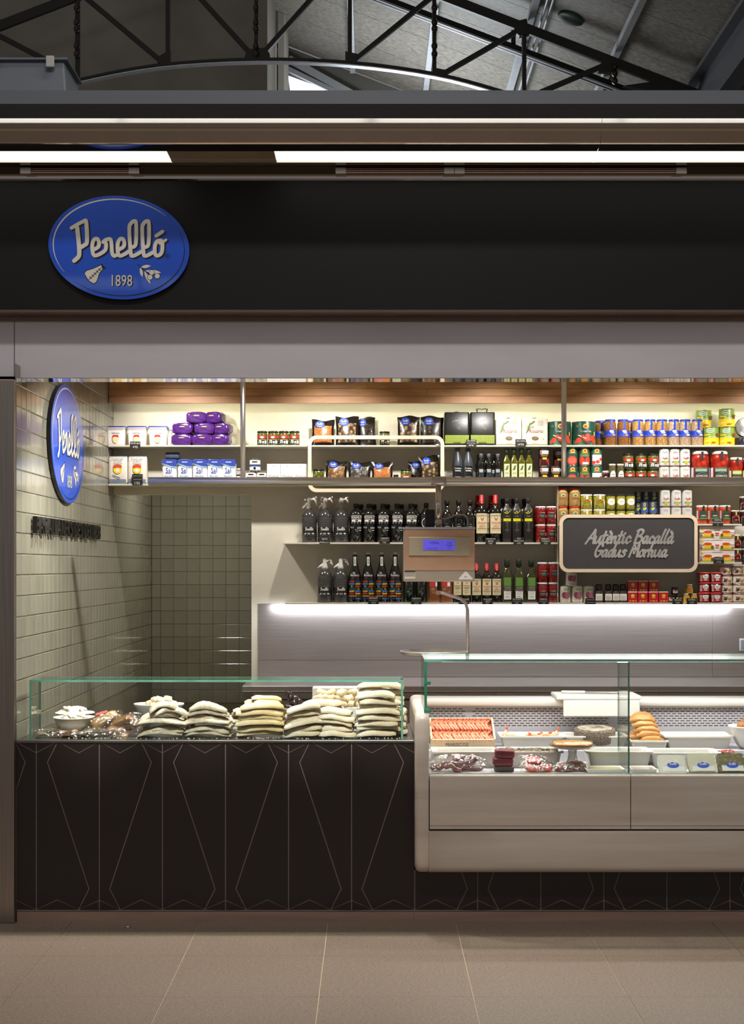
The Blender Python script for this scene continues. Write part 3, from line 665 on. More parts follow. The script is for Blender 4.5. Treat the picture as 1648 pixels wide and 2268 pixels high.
# ================================================================ SIGNS
def ell(a, b, rot, n=64): return [(a*cos(2*pi*i/n)*cos(rot)-b*sin(2*pi*i/n)*sin(rot), a*cos(2*pi*i/n)*sin(rot)+b*sin(2*pi*i/n)*cos(rot)) for i in range(n)]
def oval_sign(name, W_, depth, loc, rot, label, skew=1.0):
    """oval enamel sign, front towards -y, W_ wide"""
    r = empty(name, loc, rot); tag(r, label, 'sign'); k = W_; tl = radians(-5.5)
    A, B = 0.5*k, 0.366*k
    MB().prism(ell(A, B, tl), 0.0, -depth).build('board', [BLACK], r)
    MB().prism(ell(A*0.9995, B*0.9995, tl), -depth-0.003, -depth).build('face', [BLUE], r)
    yf = -depth-0.003; fl_ = lambda d: (lambda x, z, e=0: (x, yf-d-e, z))
    ar = MB()
    P = lambda t, q: (q*A*cos(t)*cos(tl)-q*B*sin(t)*sin(tl), q*A*cos(t)*sin(tl)+q*B*sin(t)*cos(tl))
    ar.stroke([P(radians(48+170*i/40), 0.93) for i in range(41)], 0.0095*k, 0, fl_(0.0006), taper=lambda t: max(0.05, sin(pi*t))**0.6)
    ar.build('white_rim_arc', LETTER, r)
    ar = MB(); ar.stroke([P(radians(232+160*i/40), 0.93) for i in range(41)], 0.007*k, 0, fl_(0.0006), taper=lambda t: max(0.05, sin(pi*t))**0.6); ar.build('dark_rim_arc', BLACK, r)
    for nm, dx, dz, d, m in (('letter_shadow', 0.011*k, -0.008*k, 0.0004, BLACK), ('lettering', 0, 0, 0.0022, LETTER)):
        t = MB()
        for q, (pl, lw) in enumerate(WORDMARK): t.stroke([(a*k+dx, b*k+dz) for a, b in pl], lw*k, 0, fl_(d+q*6e-5))
        t.build(nm, m, r)
        MB().decal([('T', '1898', 0.023*k+dx*0.6, -0.232*k+dz*0.6, 0.082*k, 0.72, 0)], None, yf, d-0.0004).build('year_'+('shadow' if m is BLACK else 'lettering'), m, r)
    Q = lambda pts: [((x-818)/1394*k, (620-y)/1394*k) for x, y in pts]
    fi = MB()
    fi.decal([('P', Q([(472, 872), (500, 842), (560, 825), (650, 785), (668, 828), (630, 880), (612, 935), (602, 962), (570, 985), (512, 946)]), 1),
              ('P', Q([(480, 875), (502, 850), (562, 832), (645, 795), (660, 826), (622, 880), (604, 938), (594, 960), (570, 976), (518, 942)]), 0),
              ('P', Q([(645, 798), (648, 774), (672, 808), (696, 822), (660, 832)]), 1),
              ('S', [Q([(520, 938), (655, 812)])]+[Q([(540+i*22-10, 920-i*20-12), (540+i*22+12, 920-i*20+8)]) for i in range(5)], 0.004*k, 1)], None, yf, 0.0006)
    fi.build('fish_emblem', [LETTER, BLACK], r)
    ol = MB()
    def leaf(a, b, w_): (x0, y0), (x1, y1) = a, b; dx, dy = x1-x0, y1-y0; return Q([(x0+dx*t-dy*w_*sin(pi*t), y0+dy*t+dx*w_*sin(pi*t)) for t in [i/6 for i in range(7)]]+[(x0+dx*t+dy*w_*sin(pi*t), y0+dy*t-dx*w_*sin(pi*t)) for t in [1-i/6 for i in range(1, 6)]])
    LV = [((1035, 815), (1135, 800), .16), ((1030, 815), (1050, 912), .16), ((1075, 850), (1238, 868), .12), ((1068, 850), (1130, 980), .12)]
    sh = [('P', leaf(a, b, w_*1.3), 1) for a, b, w_ in LV]+[('P', leaf(a, b, w_), 0) for a, b, w_ in LV]
    sh += [('S', [Q([(1008, 788), (1060, 840), (1150, 900)])], 0.005*k, 1)]
    for x, y in ((1142, 866), (1126, 914), (1198, 902)): sh += [('E', (x-818)/1394*k, (620-y)/1394*k, 0.0205*k, 0.0205*k, 1), ('E', (x-818)/1394*k, (620-y)/1394*k, 0.0175*k, 0.0175*k, 0)]
    ol.decal(sh, None, yf, 0.0006, 0.00015); ol.build('olive_emblem', [LETTER, BLACK], r)
    t = MB().decal([('T', 'R', (1297-818)/1394*k, (620-705)/1394*k, 0.016*k, 0), ('S', [[((1297-818+20*cos(a*pi/8))/1394*k, (620-705+20*sin(a*pi/8))/1394*k) for a in range(17)]], 0.003*k, 0)], None, yf, 0.0006); t.build('registered_mark', BLACK, r)
    return r
ys_ = -0.052
oval_sign('oval_sign', 313*6.83/F, 0.018, (X(263.5, -0.07), ys_, Z(548.5, -0.07)), None, 'blue oval sign with white lettering on the dark fascia')
oval_sign('oval_sign', 0.87, 0.018, (XL+0.004, 1.07, Z(984, 1.07)), (0, 0, pi/2), 'large blue oval sign on the green tiled left wall')
# raised letters on the tiled wall
wl_ = 'BACALLANERS DES DEL 1898'
vv, ff = text2d(wl_); wd = max(v[0] for v in vv)-min(v[0] for v in vv)
rt = empty('wall_lettering', (XL+0.002, 1.16, 1.885), (0, 0, pi/2)); tag(rt, 'black raised lettering under the oval sign on the tiled wall', 'lettering')
adv = 0
tot = 0; Wd = {}
for ch_ in wl_:
    q = text2d(ch_)[0]; Wd[ch_] = (max(v[0] for v in q)-min(v[0] for v in q)) if q else 0.45
    tot += Wd[ch_]+0.22
hL = 0.088; sx = 1.72/(tot*hL); x_ = -0.86
for ch_ in wl_:
    wch = Wd[ch_]*hL*sx
    if ch_ != ' ':
        q, f_ = text2d(ch_); mb = MB(); n = len(q)
        mb.add([(a*hL*sx, -0.028, b*hL) for a, b in q]+[(a*hL*sx, -0.006, b*hL) for a, b in q], [f for f in f_]+[tuple(i+n for i in f)[::-1] for f in f_])
        from collections import Counter
        ed = Counter(); dr = {}
        for f in f_:
            for i in range(len(f)): e = (f[i], f[(i+1) % len(f)]); ed[tuple(sorted(e))] += 1; dr[tuple(sorted(e))] = e
        for e, c_ in ed.items():
            if c_ == 1: a, b = dr[e]; mb.f.append((b, a, a+n, b+n)); mb.m.append(0); mb.sm.append(False)
        mb.box(-0.004, 0.004, -0.006, -0.001, 0.03, 0.038)
        mb.build('letter', mat('black_letter_paint', '#17150f', 0.45), rt, (x_+wch/2, 0, -hL/2))
    x_ += wch+0.22*hL*sx
# wooden framed signs on the shelf fronts
def rr2(x0, x1, z0, z1, r, n=8):
    o = []
    for cx, cz, a in ((x1-r, z0+r, -pi/2), (x1-r, z1-r, 0), (x0+r, z1-r, pi/2), (x0+r, z0+r, pi)):
        for i in range(n+1): o.append((cx+r*cos(a+pi/2*i/n), cz+r*sin(a+pi/2*i/n)))
    return o
def ring_frame(x0, x1, z0, z1, r, t, y0, y1):
    a = rr2(x0, x1, z0, z1, r); b = rr2(x0+t, x1-t, z0+t, z1-t, r-t*0.8); n = len(a); mb = MB()
    vs = [(x, y0, z) for x, z in a]+[(x, y0, z) for x, z in b]+[(x, y1, z) for x, z in a]+[(x, y1, z) for x, z in b]; fs = []
    for i in range(n):
        j = (i+1) % n; fs += [(i, j, n+j, n+i), (2*n+j, 2*n+i, 3*n+i, 3*n+j), (j, i, 2*n+i, 2*n+j), (n+i, n+j, 3*n+j, 3*n+i)]
    return mb.add(vs, fs)
yb_ = 2.365
def fr_rect(a, b, c, d): return X(a, yb_), X(b, yb_), Z(d, yb_), Z(c, yb_)
x0, x1, z0, z1 = fr_rect(682, 984, 964.5, 1090)
of = empty('open_frame', ((x0+x1)/2, yb_, z0)); tag(of, 'empty pale wooden frame with rounded corners on the upper shelves', 'frame')
h = (x1-x0)/2; ring_frame(-h, h, 0, z1-z0, 0.055, 0.0225, 0, 0.024).build('rim', BIRCH, of)
for sx in (-1, 1): MB().box(sx*(h-0.012)-0.006, sx*(h-0.012)+0.006, 0.024, 0.035, SH['A']-0.010-z0, SH['A']-0.002-z0).build('hook', STEEL, of)
x0, x1, z0, z1 = fr_rect(1239.5, 1545.5, 1139.5, 1267.5)
cs = empty('chalk_sign', ((x0+x1)/2, yb_, z0)); tag(cs, 'charcoal sign with silver script in a pale wooden frame', 'sign')
h = (x1-x0)/2; H_ = z1-z0; ring_frame(-h, h, 0, H_, 0.055, 0.021, 0, 0.026).build('rim', BIRCH, cs)
MB().prism(rr2(-h+0.02, h-0.02, 0.02, H_-0.02, 0.035), 0.006, 0.02).build('slate', mat('charcoal_board', '#3f3c3c', 0.6, var=0.03), cs)
for sx in (-0.8, 0.8): MB().box(sx*h-0.006, sx*h+0.006, 0.02, 0.035, SH['E']-0.010-z0, SH['E']-0.002-z0).build('hook', STEEL, cs)
G = {'A': (1.35, [[(-.05, -.1), (.45, .9), (.98, 2.0)], [(.98, 2.0), (1.05, 1.0), (1.12, 0)], [(.3, .72), (.7, .74), (1.2, .72)]]),
     'u': (1.12, [[(.05, 1), (.02, .35), (.2, .02), (.45, .2), (.75, 1)], [(.75, 1), (.7, .25), (.85, 0), (1.08, .25)]]), 't': (.75, [[(.35, 1.75), (.15, .4), (.28, 0), (.65, .25)], [(-.02, 1.12), (.3, 1.14), (.68, 1.22)]]),
     'e': (.82, [[(.1, .45), (.5, .62), (.56, .88), (.36, 1.02), (.12, .75), (.1, .28), (.32, 0), (.76, .3)]]), 'n': (1.0, [[(.05, 1), (.02, .5), (.0, 0)], [(.02, .45), (.3, .95), (.52, .88), (.5, .25), (.65, 0), (.9, .25)]]),
     'i': (.52, [[(.08, 1), (.05, .25), (.2, 0), (.45, .25)], [(.14, 1.38), (.18, 1.52)]]), 'c': (.85, [[(.62, .8), (.42, 1.02), (.15, .8), (.1, .32), (.32, 0), (.8, .35)]]),
     'B': (1.25, [[(.3, 2), (.16, 1), (.05, 0)], [(.02, 1.8), (.5, 2.05), (.95, 1.85), (.85, 1.35), (.35, 1.05)], [(.35, 1.05), (.85, .95), (1.0, .5), (.6, .05), (.02, .0)]]),
     'a': (1.02, [[(.62, .88), (.42, 1.02), (.14, .75), (.1, .28), (.26, 0), (.5, .3), (.68, 1)], [(.68, 1), (.62, .25), (.76, 0), (1.0, .28)]]), 'l': (.55, [[(.4, 2.05), (.16, 1.0), (.1, .25), (.24, 0), (.55, .3)]]),
     'G': (1.2, [[(.95, 1.65), (.78, 2.02), (.4, 1.8), (.12, 1.1), (.1, .42), (.38, 0), (.82, .3), (.9, .85)], [(.5, .88), (.8, .9), (1.1, .9)]]),
     'd': (1.05, [[(.62, .88), (.42, 1.02), (.14, .75), (.1, .28), (.26, 0), (.5, .3), (.7, 1)], [(.92, 2.0), (.7, .95), (.64, .25), (.78, 0), (1.02, .28)]]), 's': (.78, [[(.64, .92), (.36, 1.02), (.2, .8), (.5, .48), (.5, .18), (.25, 0), (0, .15)]]),
     'M': (1.5, [[(0, -.05), (.2, 1), (.42, 2)], [(.42, 2), (.55, 1.2), (.6, .5)], [(.6, .5), (.85, 1.3), (1.15, 2)], [(1.15, 2), (1.15, .6), (1.22, .05), (1.42, .2)]]), 'o': (.9, [[(.48, 1.02), (.15, .78), (.1, .28), (.34, 0), (.62, .28), (.64, .78), (.44, 1.02), (.9, .95)]]),
     'r': (.68, [[(.05, 1), (.03, .5), (.05, 0)], [(.05, .45), (.28, .95), (.52, 1.02), (.55, .75)]]), 'h': (1.0, [[(.35, 2.05), (.15, 1), (.02, 0)], [(.06, .45), (.35, .95), (.54, .85), (.5, .25), (.65, 0), (.9, .25)]]), ' ': (.62, [])}
NS = [0]; tx = MB(); sc_ = 0.0345/1.0
def script(line, xleft, zbase, s):
    x = xleft
    for ch_ in line:
        acc = ch_ in 'èà'; b_ = {'è': 'e', 'à': 'a'}.get(ch_, ch_); a_, st = G[b_]
        for pl in st+([[(.3, 1.72), (.55, 1.36)]] if acc else []):
            pts = [(x+(p[0]+0.24*p[1])*s, zbase+p[1]*s) for p in (catmull(pl, 5) if len(pl) > 2 else pl)]
            NS[0] += 1; tx.stroke(pts, 0.43*s, 0, lambda a, b, e=0: (a, 0.0052-e-NS[0]*6e-5, b), nib=radians(38))
        x += a_*s*0.93
    return x
def line_w(l, s): return sum(G[{'è': 'e', 'à': 'a'}.get(c, c)][0] for c in l)*s*0.93
def P2(px, py): return X(px, yb_)-cs.location.x, Z(py, yb_)-z0
for ln, pa, pb, base in (('Autèntic Bacallà', 1298, 1491, 1203), ('Gadus Morhua', 1316, 1477, 1233)):
    xa_, zb2 = P2(pa, base); xb_ = P2(pb, base)[0]; s = (xb_-xa_)/(line_w(ln, 1.0)); script(ln, xa_, zb2, s)
tx.build('script_lettering', mat('silver_leaf', '#d0ccc6', 0.35, 0.6, var=0.25, scale=7), cs)

# ================================================================ RAIL AND SCALE
YRL = 1.0
rl = empty('steel_rail', (X(988, YRL), YRL, Z(1066, YRL))); tag(rl, 'polished horizontal steel rail with two posts to the ceiling', 'rail')
r_ = 9.2*(D+YRL)/F
MB().tube([(X(329, YRL)-rl.location.x, 0, 0), (XR-0.03-rl.location.x, 0, 0)], r_, 20).build('tube', RAILM, rl)
for px in (538, 1249): MB().tube([(X(px, YRL)-rl.location.x, 0, r_*0.8), (X(px, YRL)-rl.location.x, 0, 2.884-rl.location.z)], 5.7*(D+YRL)/F, 14).build('post', RAILM, rl)
sa = empty('hanging_scale', (X(971, YRL), YRL, Z(1290, YRL))); tag(sa, 'steel hanging scale with violet screen and round weighing plate', 'scale')
lx = lambda px: X(px, YRL)-sa.location.x
lz = lambda py: Z(py, YRL)-sa.location.z
MB().tube([(lx(955), 0, lz(1066)), (lx(987.5), 0, lz(1066))], r_+0.004, 20).build('clamp', STEEL, sa)
MB().tube([(0, 0, lz(1076)), (0, 0, lz(1168))], 0.0155, 16).build('stem', MIRROR, sa)
MB().tube([(0, 0, lz(1151)), (0, 0, lz(1164))], 0.021, 16).build('collar', STEEL, sa)
COP = mat('scale_copper_steel', '#c39a7c', 0.4, 0.35, var=0.15, scale=4)
bd = MB().bbox(lx(893), lx(1050), -0.06, 0.05, lz(1288), lz(1172), 0.006).build('housing', mat('scale_housing', '#b3a494', 0.35, 0.4), sa)
MB().box(lx(892), lx(1051), -0.064, 0.052, lz(1173), lz(1168)).build('lid_edge', mat('bright_steel', '#d5d0cc', 0.25, 0.8), bd)
MB().box(lx(896), lx(1049), -0.0625, -0.06, lz(1263), lz(1174)).build('face_plate', COP, bd)
MB().bbox(lx(905), lx(1040), -0.068, -0.0625, lz(1230.5), lz(1190), 0.0015).build('screen_panel', mat('champagne_steel', '#b3a58e', 0.4, 0.3), bd)
scn = MB().box(lx(936.5), lx(1006), -0.070, -0.068, lz(1218.5), lz(1196)); tcx, tcz = (lx(936.5)+lx(1006))/2, (lz(1218.5)+lz(1196))/2
scn.decal([('T', '0.000kg', tcx-0.025, tcz+0.012, 0.011, 1), ('T', '0.00', tcx+0.055, tcz+0.012, 0.011, 1), ('T', '0.00€', tcx+0.055, tcz-0.003, 0.011, 1), ('T', 'Intro codi', tcx-0.035, tcz-0.018, 0.010, 1), ('T', 'T-1', tcx+0.055, tcz-0.018, 0.010, 1)], None, -0.070)
scn.build('screen', [mat('violet_lcd', '#5a52d0', 0.3, emit=0.55), C('#3a3290')], bd)
st_ = MB().box(lx(896), lx(919), -0.0615, -0.0605, lz(1282), lz(1263)); st_.decal([('R', lx(896), lx(919), lz(1267.5), lz(1263.5), 1), ('R', lx(897), lx(918), lz(1271), lz(1270), 1), ('R', lx(897), lx(918), lz(1275), lz(1274), 1)], None, -0.0615); st_.build('info_sticker', [C('#cbbfae'), C('#3a3b3f')], bd)
tr_ = MB().prism([(lx(1015), lz(1283.5)), (lx(1045), lz(1283.5)), (lx(1045), lz(1281)), (lx(1032), lz(1266)), (lx(1028), lz(1266)), (lx(1015), lz(1281))], -0.0615, -0.0602)
tr_.decal([('T', 'PH', lx(1030), lz(1277.5), 0.0085, 1)], None, -0.0615); tr_.build('triangle_sticker', [C('#e6e3dc'), C('#2a76a8')], bd)
MB().box(-0.006, 0.006, -0.006, 0.006, lz(1310), lz(1288)).build('hook', BLACK, sa)
MB().box(-0.014, 0.012, -0.012, 0.012, lz(1317), lz(1308)).build('swivel', COP, sa)
arm = [(lx(965), 0, lz(1312)), (lx(980), 0, lz(1313)), (lx(1020), 0, lz(1326)), (lx(1031), 0, lz(1335)), (lx(1035.5), 0, lz(1350)), (lx(1035.5), 0, lz(1452)), (lx(1028), 0, lz(1455)), (lx(968), 0, lz(1456))]
MB().tube(arm, 0.0095, 10).build('arm', STEEL, sa)
zp = lz(1452)
MB().lathe([(0.02, zp-0.012), (0.165, zp+0.004), (0.183, zp+0.012), (0.184, zp+0.026), (0.180, zp+0.028), (0.165, zp+0.014), (0.02, zp+0.004)], 40, 0, True, lx(962), 0).build('weighing_plate', mat('plate_steel', '#d9d6d2', 0.3, 0.7), sa)
MB().tube(catmull([(0.016, 0, lz(1149)), (0.05, 0, lz(1148)), (0.10, 0.0, lz(1140)), (0.145, 0.01, lz(1142)), (0.16, 0.02, lz(1155)), (0.155, 0.02, lz(1168))], 5), 0.004, 6).build('cable', C('#b9b4ac'), sa)
MB().tube(catmull([(-0.075, 0.02, lz(1168)), (-0.05, 0.03, lz(1163)), (0.05, 0.03, lz(1162)), (0.11, 0.03, lz(1156)), (0.13, 0.03, lz(1148)), (0.12, 0.03, lz(1146)), (0.10, 0.03, lz(1153)), (0.13, 0.03, lz(1160)), (0.15, 0.03, lz(1168))], 5), 0.003, 6).build('cable', BLACK, sa)
MB().bbox(lx(942), lx(964), 0.03, 0.09, lz(1168), lz(1128), 0.006).build('printer', BLACK, sa)

# ================================================================ SHELF PRODUCTS
def sx(px, y): return X(px, y)
def row(root, pxs, y, z, label, cat, group, dz=0, rz=None):
    n = len(pxs)
    for i, px in enumerate(pxs):
        place(root, X(px, y), y, z, label.replace('{o}', ordn(i, n)), cat, group, rz=random.uniform(-.03, .03) if rz is None else rz)
K, W_c, RD, YL, GN, BR = C('#16130f', .35), C('#efece4', .4), C('#c23028', .4), C('#f0cf2e', .4), C('#3f6a3a', .4), C('#7a4a28', .5)
CRM = C('#ead9ae', .5); GLD = C('#c9a24a', .4); DGN = C('#1f4a3a', .35); GRY = C('#8f8f8c', .4); NAVY = C('#1f2c66', .4); PALEBL = C('#6fa3cf', .4)
TIN = mat('tin_metal', '#b9b6b0', 0.25, 1.0)
def contents(name, a, b, sc=140): return mat(name, a, 0.25, kind='voronoi', scale=sc, col2=b, coat=0.9, ramp=(0.05, 0.55), bump=0.0)
OLIVE = contents('green_olives', '#9fa03f', '#4c5418', 55); CHICK = contents('chickpeas', '#dcb475', '#a0743a', 100); LENT = contents('lentils', '#b07a3c', '#7a4a1e', 190); BEAN = contents('white_beans', '#d6bfa0', '#a5886a', 95)
PEPR = contents('red_peppers', '#cf3a1e', '#8e1a0c', 28); REDJ = contents('pepper_sauce', '#b3261a', '#7c1410', 60); ORNG = contents('orange_spread', '#d9602a', '#b8401a', 40); PICK = contents('pickles', '#8c8a3c', '#c49a5a', 45); CHIL = contents('yellow_chillies', '#d4c43c', '#8f8a20', 70); CAPER = contents('capers', '#7d7a4a', '#4a4a24', 160); JAM = contents('dark_jam', '#4a1410', '#2a0a08', 40)
DGLASS = mat('dark_bottle_glass', '#12100d', 0.06, coat=1.0); OILG = mat('olive_oil_glass', '#5b5a12', 0.06, coat=1.0, var=0.3, scale=10); OILD = mat('oil_bottle_dark', '#2c2c0e', 0.06, coat=1.0, var=0.3, scale=10); GREYB = mat('grey_frosted_bottle', '#3f444a', 0.35)
def jarprof(R, H, nk=0.82, sh=0.12, lid=0.12):
    zl = H*(1-lid)
    return [(R*.9, 0), (R, H*.03), (R, zl*(1-sh)), (R*.97, zl*(1-sh*.55)), (R*nk, zl*.985), (R*nk, zl+.001)]
def lidp(R, H, lid=0.12): return [(R, H*(1-lid)), (R*1.02, H*(1-lid)+.002), (R*1.02, H-.003), (R*.97, H), (R*.4, H)]
def jar(name, R, H, cont, lidm, shapes, pm, nk=0.86, lid=0.12, sh=0.12, n=20, body='glass_body'):
    return product(name, [(body, MB().lathe(jarprof(R, H, nk, sh, lid), n), cont), ('lid', MB().lathe(lidp(R*nk*1.06, H, lid), n), lidm)]+([('label', MB().decal(shapes, R), pm)] if shapes else []))
def can(name, R, H, bodym, shapes, pm, n=24, rim=TIN):
    b = MB().lathe([(R*.985, 0.0), (R, 0.004), (R, H-0.004), (R*.985, H)], n)
    r = MB().lathe([(R*.99, H-0.001), (R*1.012, H-.003), (R*1.012, H), (R*.96, H+.0006), (R*.95, H-.002), (0.001, H-.002)], n); r.lathe([(R*.97, 0.0005), (R*1.012, 0.0), (R*1.012, 0.004), (R*.99, 0.005)], n)
    return product(name, [('body', b, bodym), ('rim', r, rim)]+([('label', MB().decal(shapes, R), pm)] if shapes else []))
def yc(d): return YS+0.012+d            # centre depth for an item of half-depth d in the front row
zA, zB, zC, zD, zE, zF = (SH[k]+0.0004 for k in 'ABCDEF')

# price cards
def card(px, py0, py1, lines, label, y=YS-0.003, w_=23):
    r = empty('price_card', (X(px, y), y, Z(py1, y))); H = Z(py0, y)-Z(py1, y); hw = w_/2*(D+y)/F
    MB().box(-hw, hw, -0.0012, 0.0, 0, H).build('board', C('#17150f', .6), r)
    n = len(lines); t = MB()
    for i, l in enumerate(lines):
        if l == '~':
            t.stroke([(hw*(-.75+1.5*k/14), H*(n-i-.5)/n+.0011*(-1)**k*(1+.5*sin(3*k))) for k in range(15)], .0011, 0, lambda a_, b_, e=0: (a_, -.0016-e, b_)); continue
        hh = min(H/(n+1.0), 1.75*hw/max(2.2, 0.62*len(l)*1.2)); t.decal([('T', l, random.uniform(-.002, .002), H*(n-i-.5)/n, hh*.95, 0)], None, -0.0014)
    t.build('chalk_writing', C('#d8d5cc', .7), r); tag(r, label, 'price card', 'chalk price cards')
for px, a, b, ls_, lb in ((299.5, 978, 994, ['TEMPURA', "4'95"], 'black price card before the second tempura tub'), (304.5, 1050, 1074, ['~', '~', "1'55"], 'black price card before the second flour bag'),
    (1044, 974, 989, ['OLI OLIVA', '~', "49'90"], 'black price card between the two black oil tins'), (1153, 973, 988, ['OLI OLIVA', "14'50"], 'black price card between the two cream oil tins'),
    (719, 1190, 1205, ['SIFO', 'PERELLO'], 'black price card under the middle siphon'), (852, 1190, 1204, ['VERMUT', '~', "7'95"], 'black price card under the vermouth bottles'),
    (1087, 1191, 1206, ['VINAGRE DE', 'JEREZ', "3'80"], 'black price card between the two tall vinegar bottles'), (1149, 1190, 1206, ['OLI', 'ARBEQUINA', "4'95"], 'black price card under the yellow banded oil bottles'),
    (1208.5, 1191, 1206, ['PEBROT', 'TORRAT', "4'35"], 'black price card before the upper red pepper jars'), (827, 1322, 1338, ['VERMUT', '~', "9'75"], 'black price card under the colourful swing top bottles'),
    (922, 1323, 1339, ['VERMUT', '~', "6'75"], 'black price card under the dark bottles below the scale'), (1028, 1324, 1338, ['VINAGRE', '~'], 'black price card below the cream label vinegars'),
    (1080, 1325, 1338, ['VINAGRE', 'JEREZ', "2'95"], 'black price card under the three red capped vinegars'), (1145, 1325, 1338, ['OLI OLIVA', '~', "4'20"], 'black price card under the green label oil bottles'),
    (1204, 1325, 1338, ['PEBROT', '~', "2'95"], 'black price card before the lower red pepper jars'), (1307.5, 1325, 1338, ['~', '~'], 'black price card before the third onion can'),
    (1501, 1326, 1338, ['TRUFA', "2'80"], 'black price card before the truffle jars'), (1532.5, 1325, 1338, ['SAFRA', "6'55"], 'black price card before the saffron jars'),
    (1590, 1149, 1165, ['CREMA', 'TOMAQUET', '2'], 'black price card before the orange spread jars'), (1592, 1234, 1248, ['CUBALLET', "1'15"], 'black price card before the soup boxes'), (1655, 1149, 1165, ['C', '4'], 'black price card at the right edge, upper'), (1655, 1234, 1250, ['~', '~'], 'black price card at the right edge, lower')):
    card(px, a, b, ls_, lb)

# ---- shelf A -------------------------------------------------------------
mb = MB().loft(rrect(.22), [(.052, .044, 0), (.053, .045, .003), (.0585, .050, .106)], 0)
lidt = MB().loft(rrect(.2), [(.0605, .052, .105), (.0605, .052, .114), (.0615, .053, .115), (.0615, .053, .121), (.059, .05, .123)], [0, 0, 1, 1])
dcl = MB().decal([('T', 'TEMPURA', 0, .078, .0085, 0), ('E', 0, .040, .020, .026, 1), ('E', 0, .038, .018, .023, 2), ('P', [(-.021, .05), (-.015, .067), (.015, .067), (.021, .05), (0, .056)], 3), ('R', -.05, .05, .1, .102, 4), ('R', -.048, .048, .005, .007, 4)], None, -.0512)
tub = product('tempura_tub', [('body', mb, C('#efe6e2', .35)), ('lid', lidt, [C('#e8e2e0', .35), C('#2b3fa8', .35)]), ('label', dcl, [NAVY, C('#cfc8d6'), C('#ead9a0'), RD, C('#c99aa0')])])
for i, px in enumerate((259, 305, 351.5)): place(tub, X(px, 2.47), 2.47, zA, 'white tempura tub with blue lid, %s of the front three' % ORD[i], 'tub', 'tempura tubs', 0)
place(tub, X(362, 2.565), 2.548+.02, zA, 'white tempura tub standing behind the third tub', 'tub', 'tempura tubs', 0, scale=(.9, .35, .92))
# purple bags of legumes lying in a pile
def bagpile():
    r = empty('purple_pack'); ol_ = rrect(.5, 4); sec = []
    for k, (s, yy) in enumerate(((.74, -.088), (.93, -.084), (.99, -.07), (1, -.045), (1, -.02), (.98, .03), (.9, .07), (.6, .085))): sec.append([(x*.0655*s, yy+(.006*sin(9*x+k) if k else 0), .037+z*.036*s+.0022*sin(7*x+3*k)) for x, z in ol_])
    b = MB().rings(sec, [0, 0, 0, 0, 1, 1, 1], True); b.jitter(.0022, 12)
    b.build('bag', [mat('purple_film', '#4b1f6e', 0.18, coat=0.6, var=0.25, scale=18, bump=0.25, bscale=40), mat('clear_wrap_rice', '#dedbd2', 0.3, var=0.06)], r)
    d = MB().decal([('R', -.019, .019, .043, .054, 0), ('R', -.014, .014, .046, .051, 1)], None, -.0905); d.build('label', [C('#5d3a72'), GLD], r)
    return r
bp_ = bagpile()
for k, (px, z_, rz, lb) in enumerate(((406, 0, 0, 'left bag in the bottom row'), (450, 0, .04, 'middle bag in the bottom row'), (494, 0, -.25, 'right bag in the bottom row'), (409, .0705, -.05, 'left bag in the middle row'), (456, .0705, 0, 'middle bag in the middle row'), (497, .0705, -.3, 'right bag in the middle row'), (436, .141, .1, 'left of the two on top'), (481, .141, -.32, 'right of the two on top'))):
    place(bp_, X(px, 2.5), 2.5, zA+z_, 'shiny purple packet in the heap, %s' % lb, 'packet', 'purple packets', rz)
# olive jars, square label
def olab(R, H): return [('R', -.95*R, .95*R, .08*H, .62*H, 0), ('R', -.95*R, .95*R, .5*H, .70*H, 1), ('E', 0, .56*H, .35*R, .07*H, 2), ('R', -.8*R, -.1*R, .14*H, .36*H, 2), ('R', 0.05*R, .35*R, .14*H, .3*H, 2), ('R', .45*R, .85*R, .12*H, .34*H, 2), ('R', -.9*R, .9*R, .40*H, .44*H, 3), ('R', -.75*R, -.6*R, .16*H, .36*H, 0), ('R', -.4*R, -.3*R, .14*H, .3*H, 0)]
oj = jar('olive_jar', .0338, .092, OLIVE, K, olab(.0338, .092), [K, RD, W_c, GLD], .9)
row(oj, (581, 605, 628.5, 652), yc(.035), zA, 'green olive jar with black and red label, {o} of four on top shelf', 'jar', 'olive jars on the top shelf')
place(oj, X(852, 2.47), 2.47, zA, 'single olive jar between the food bags on the top shelf', 'jar')
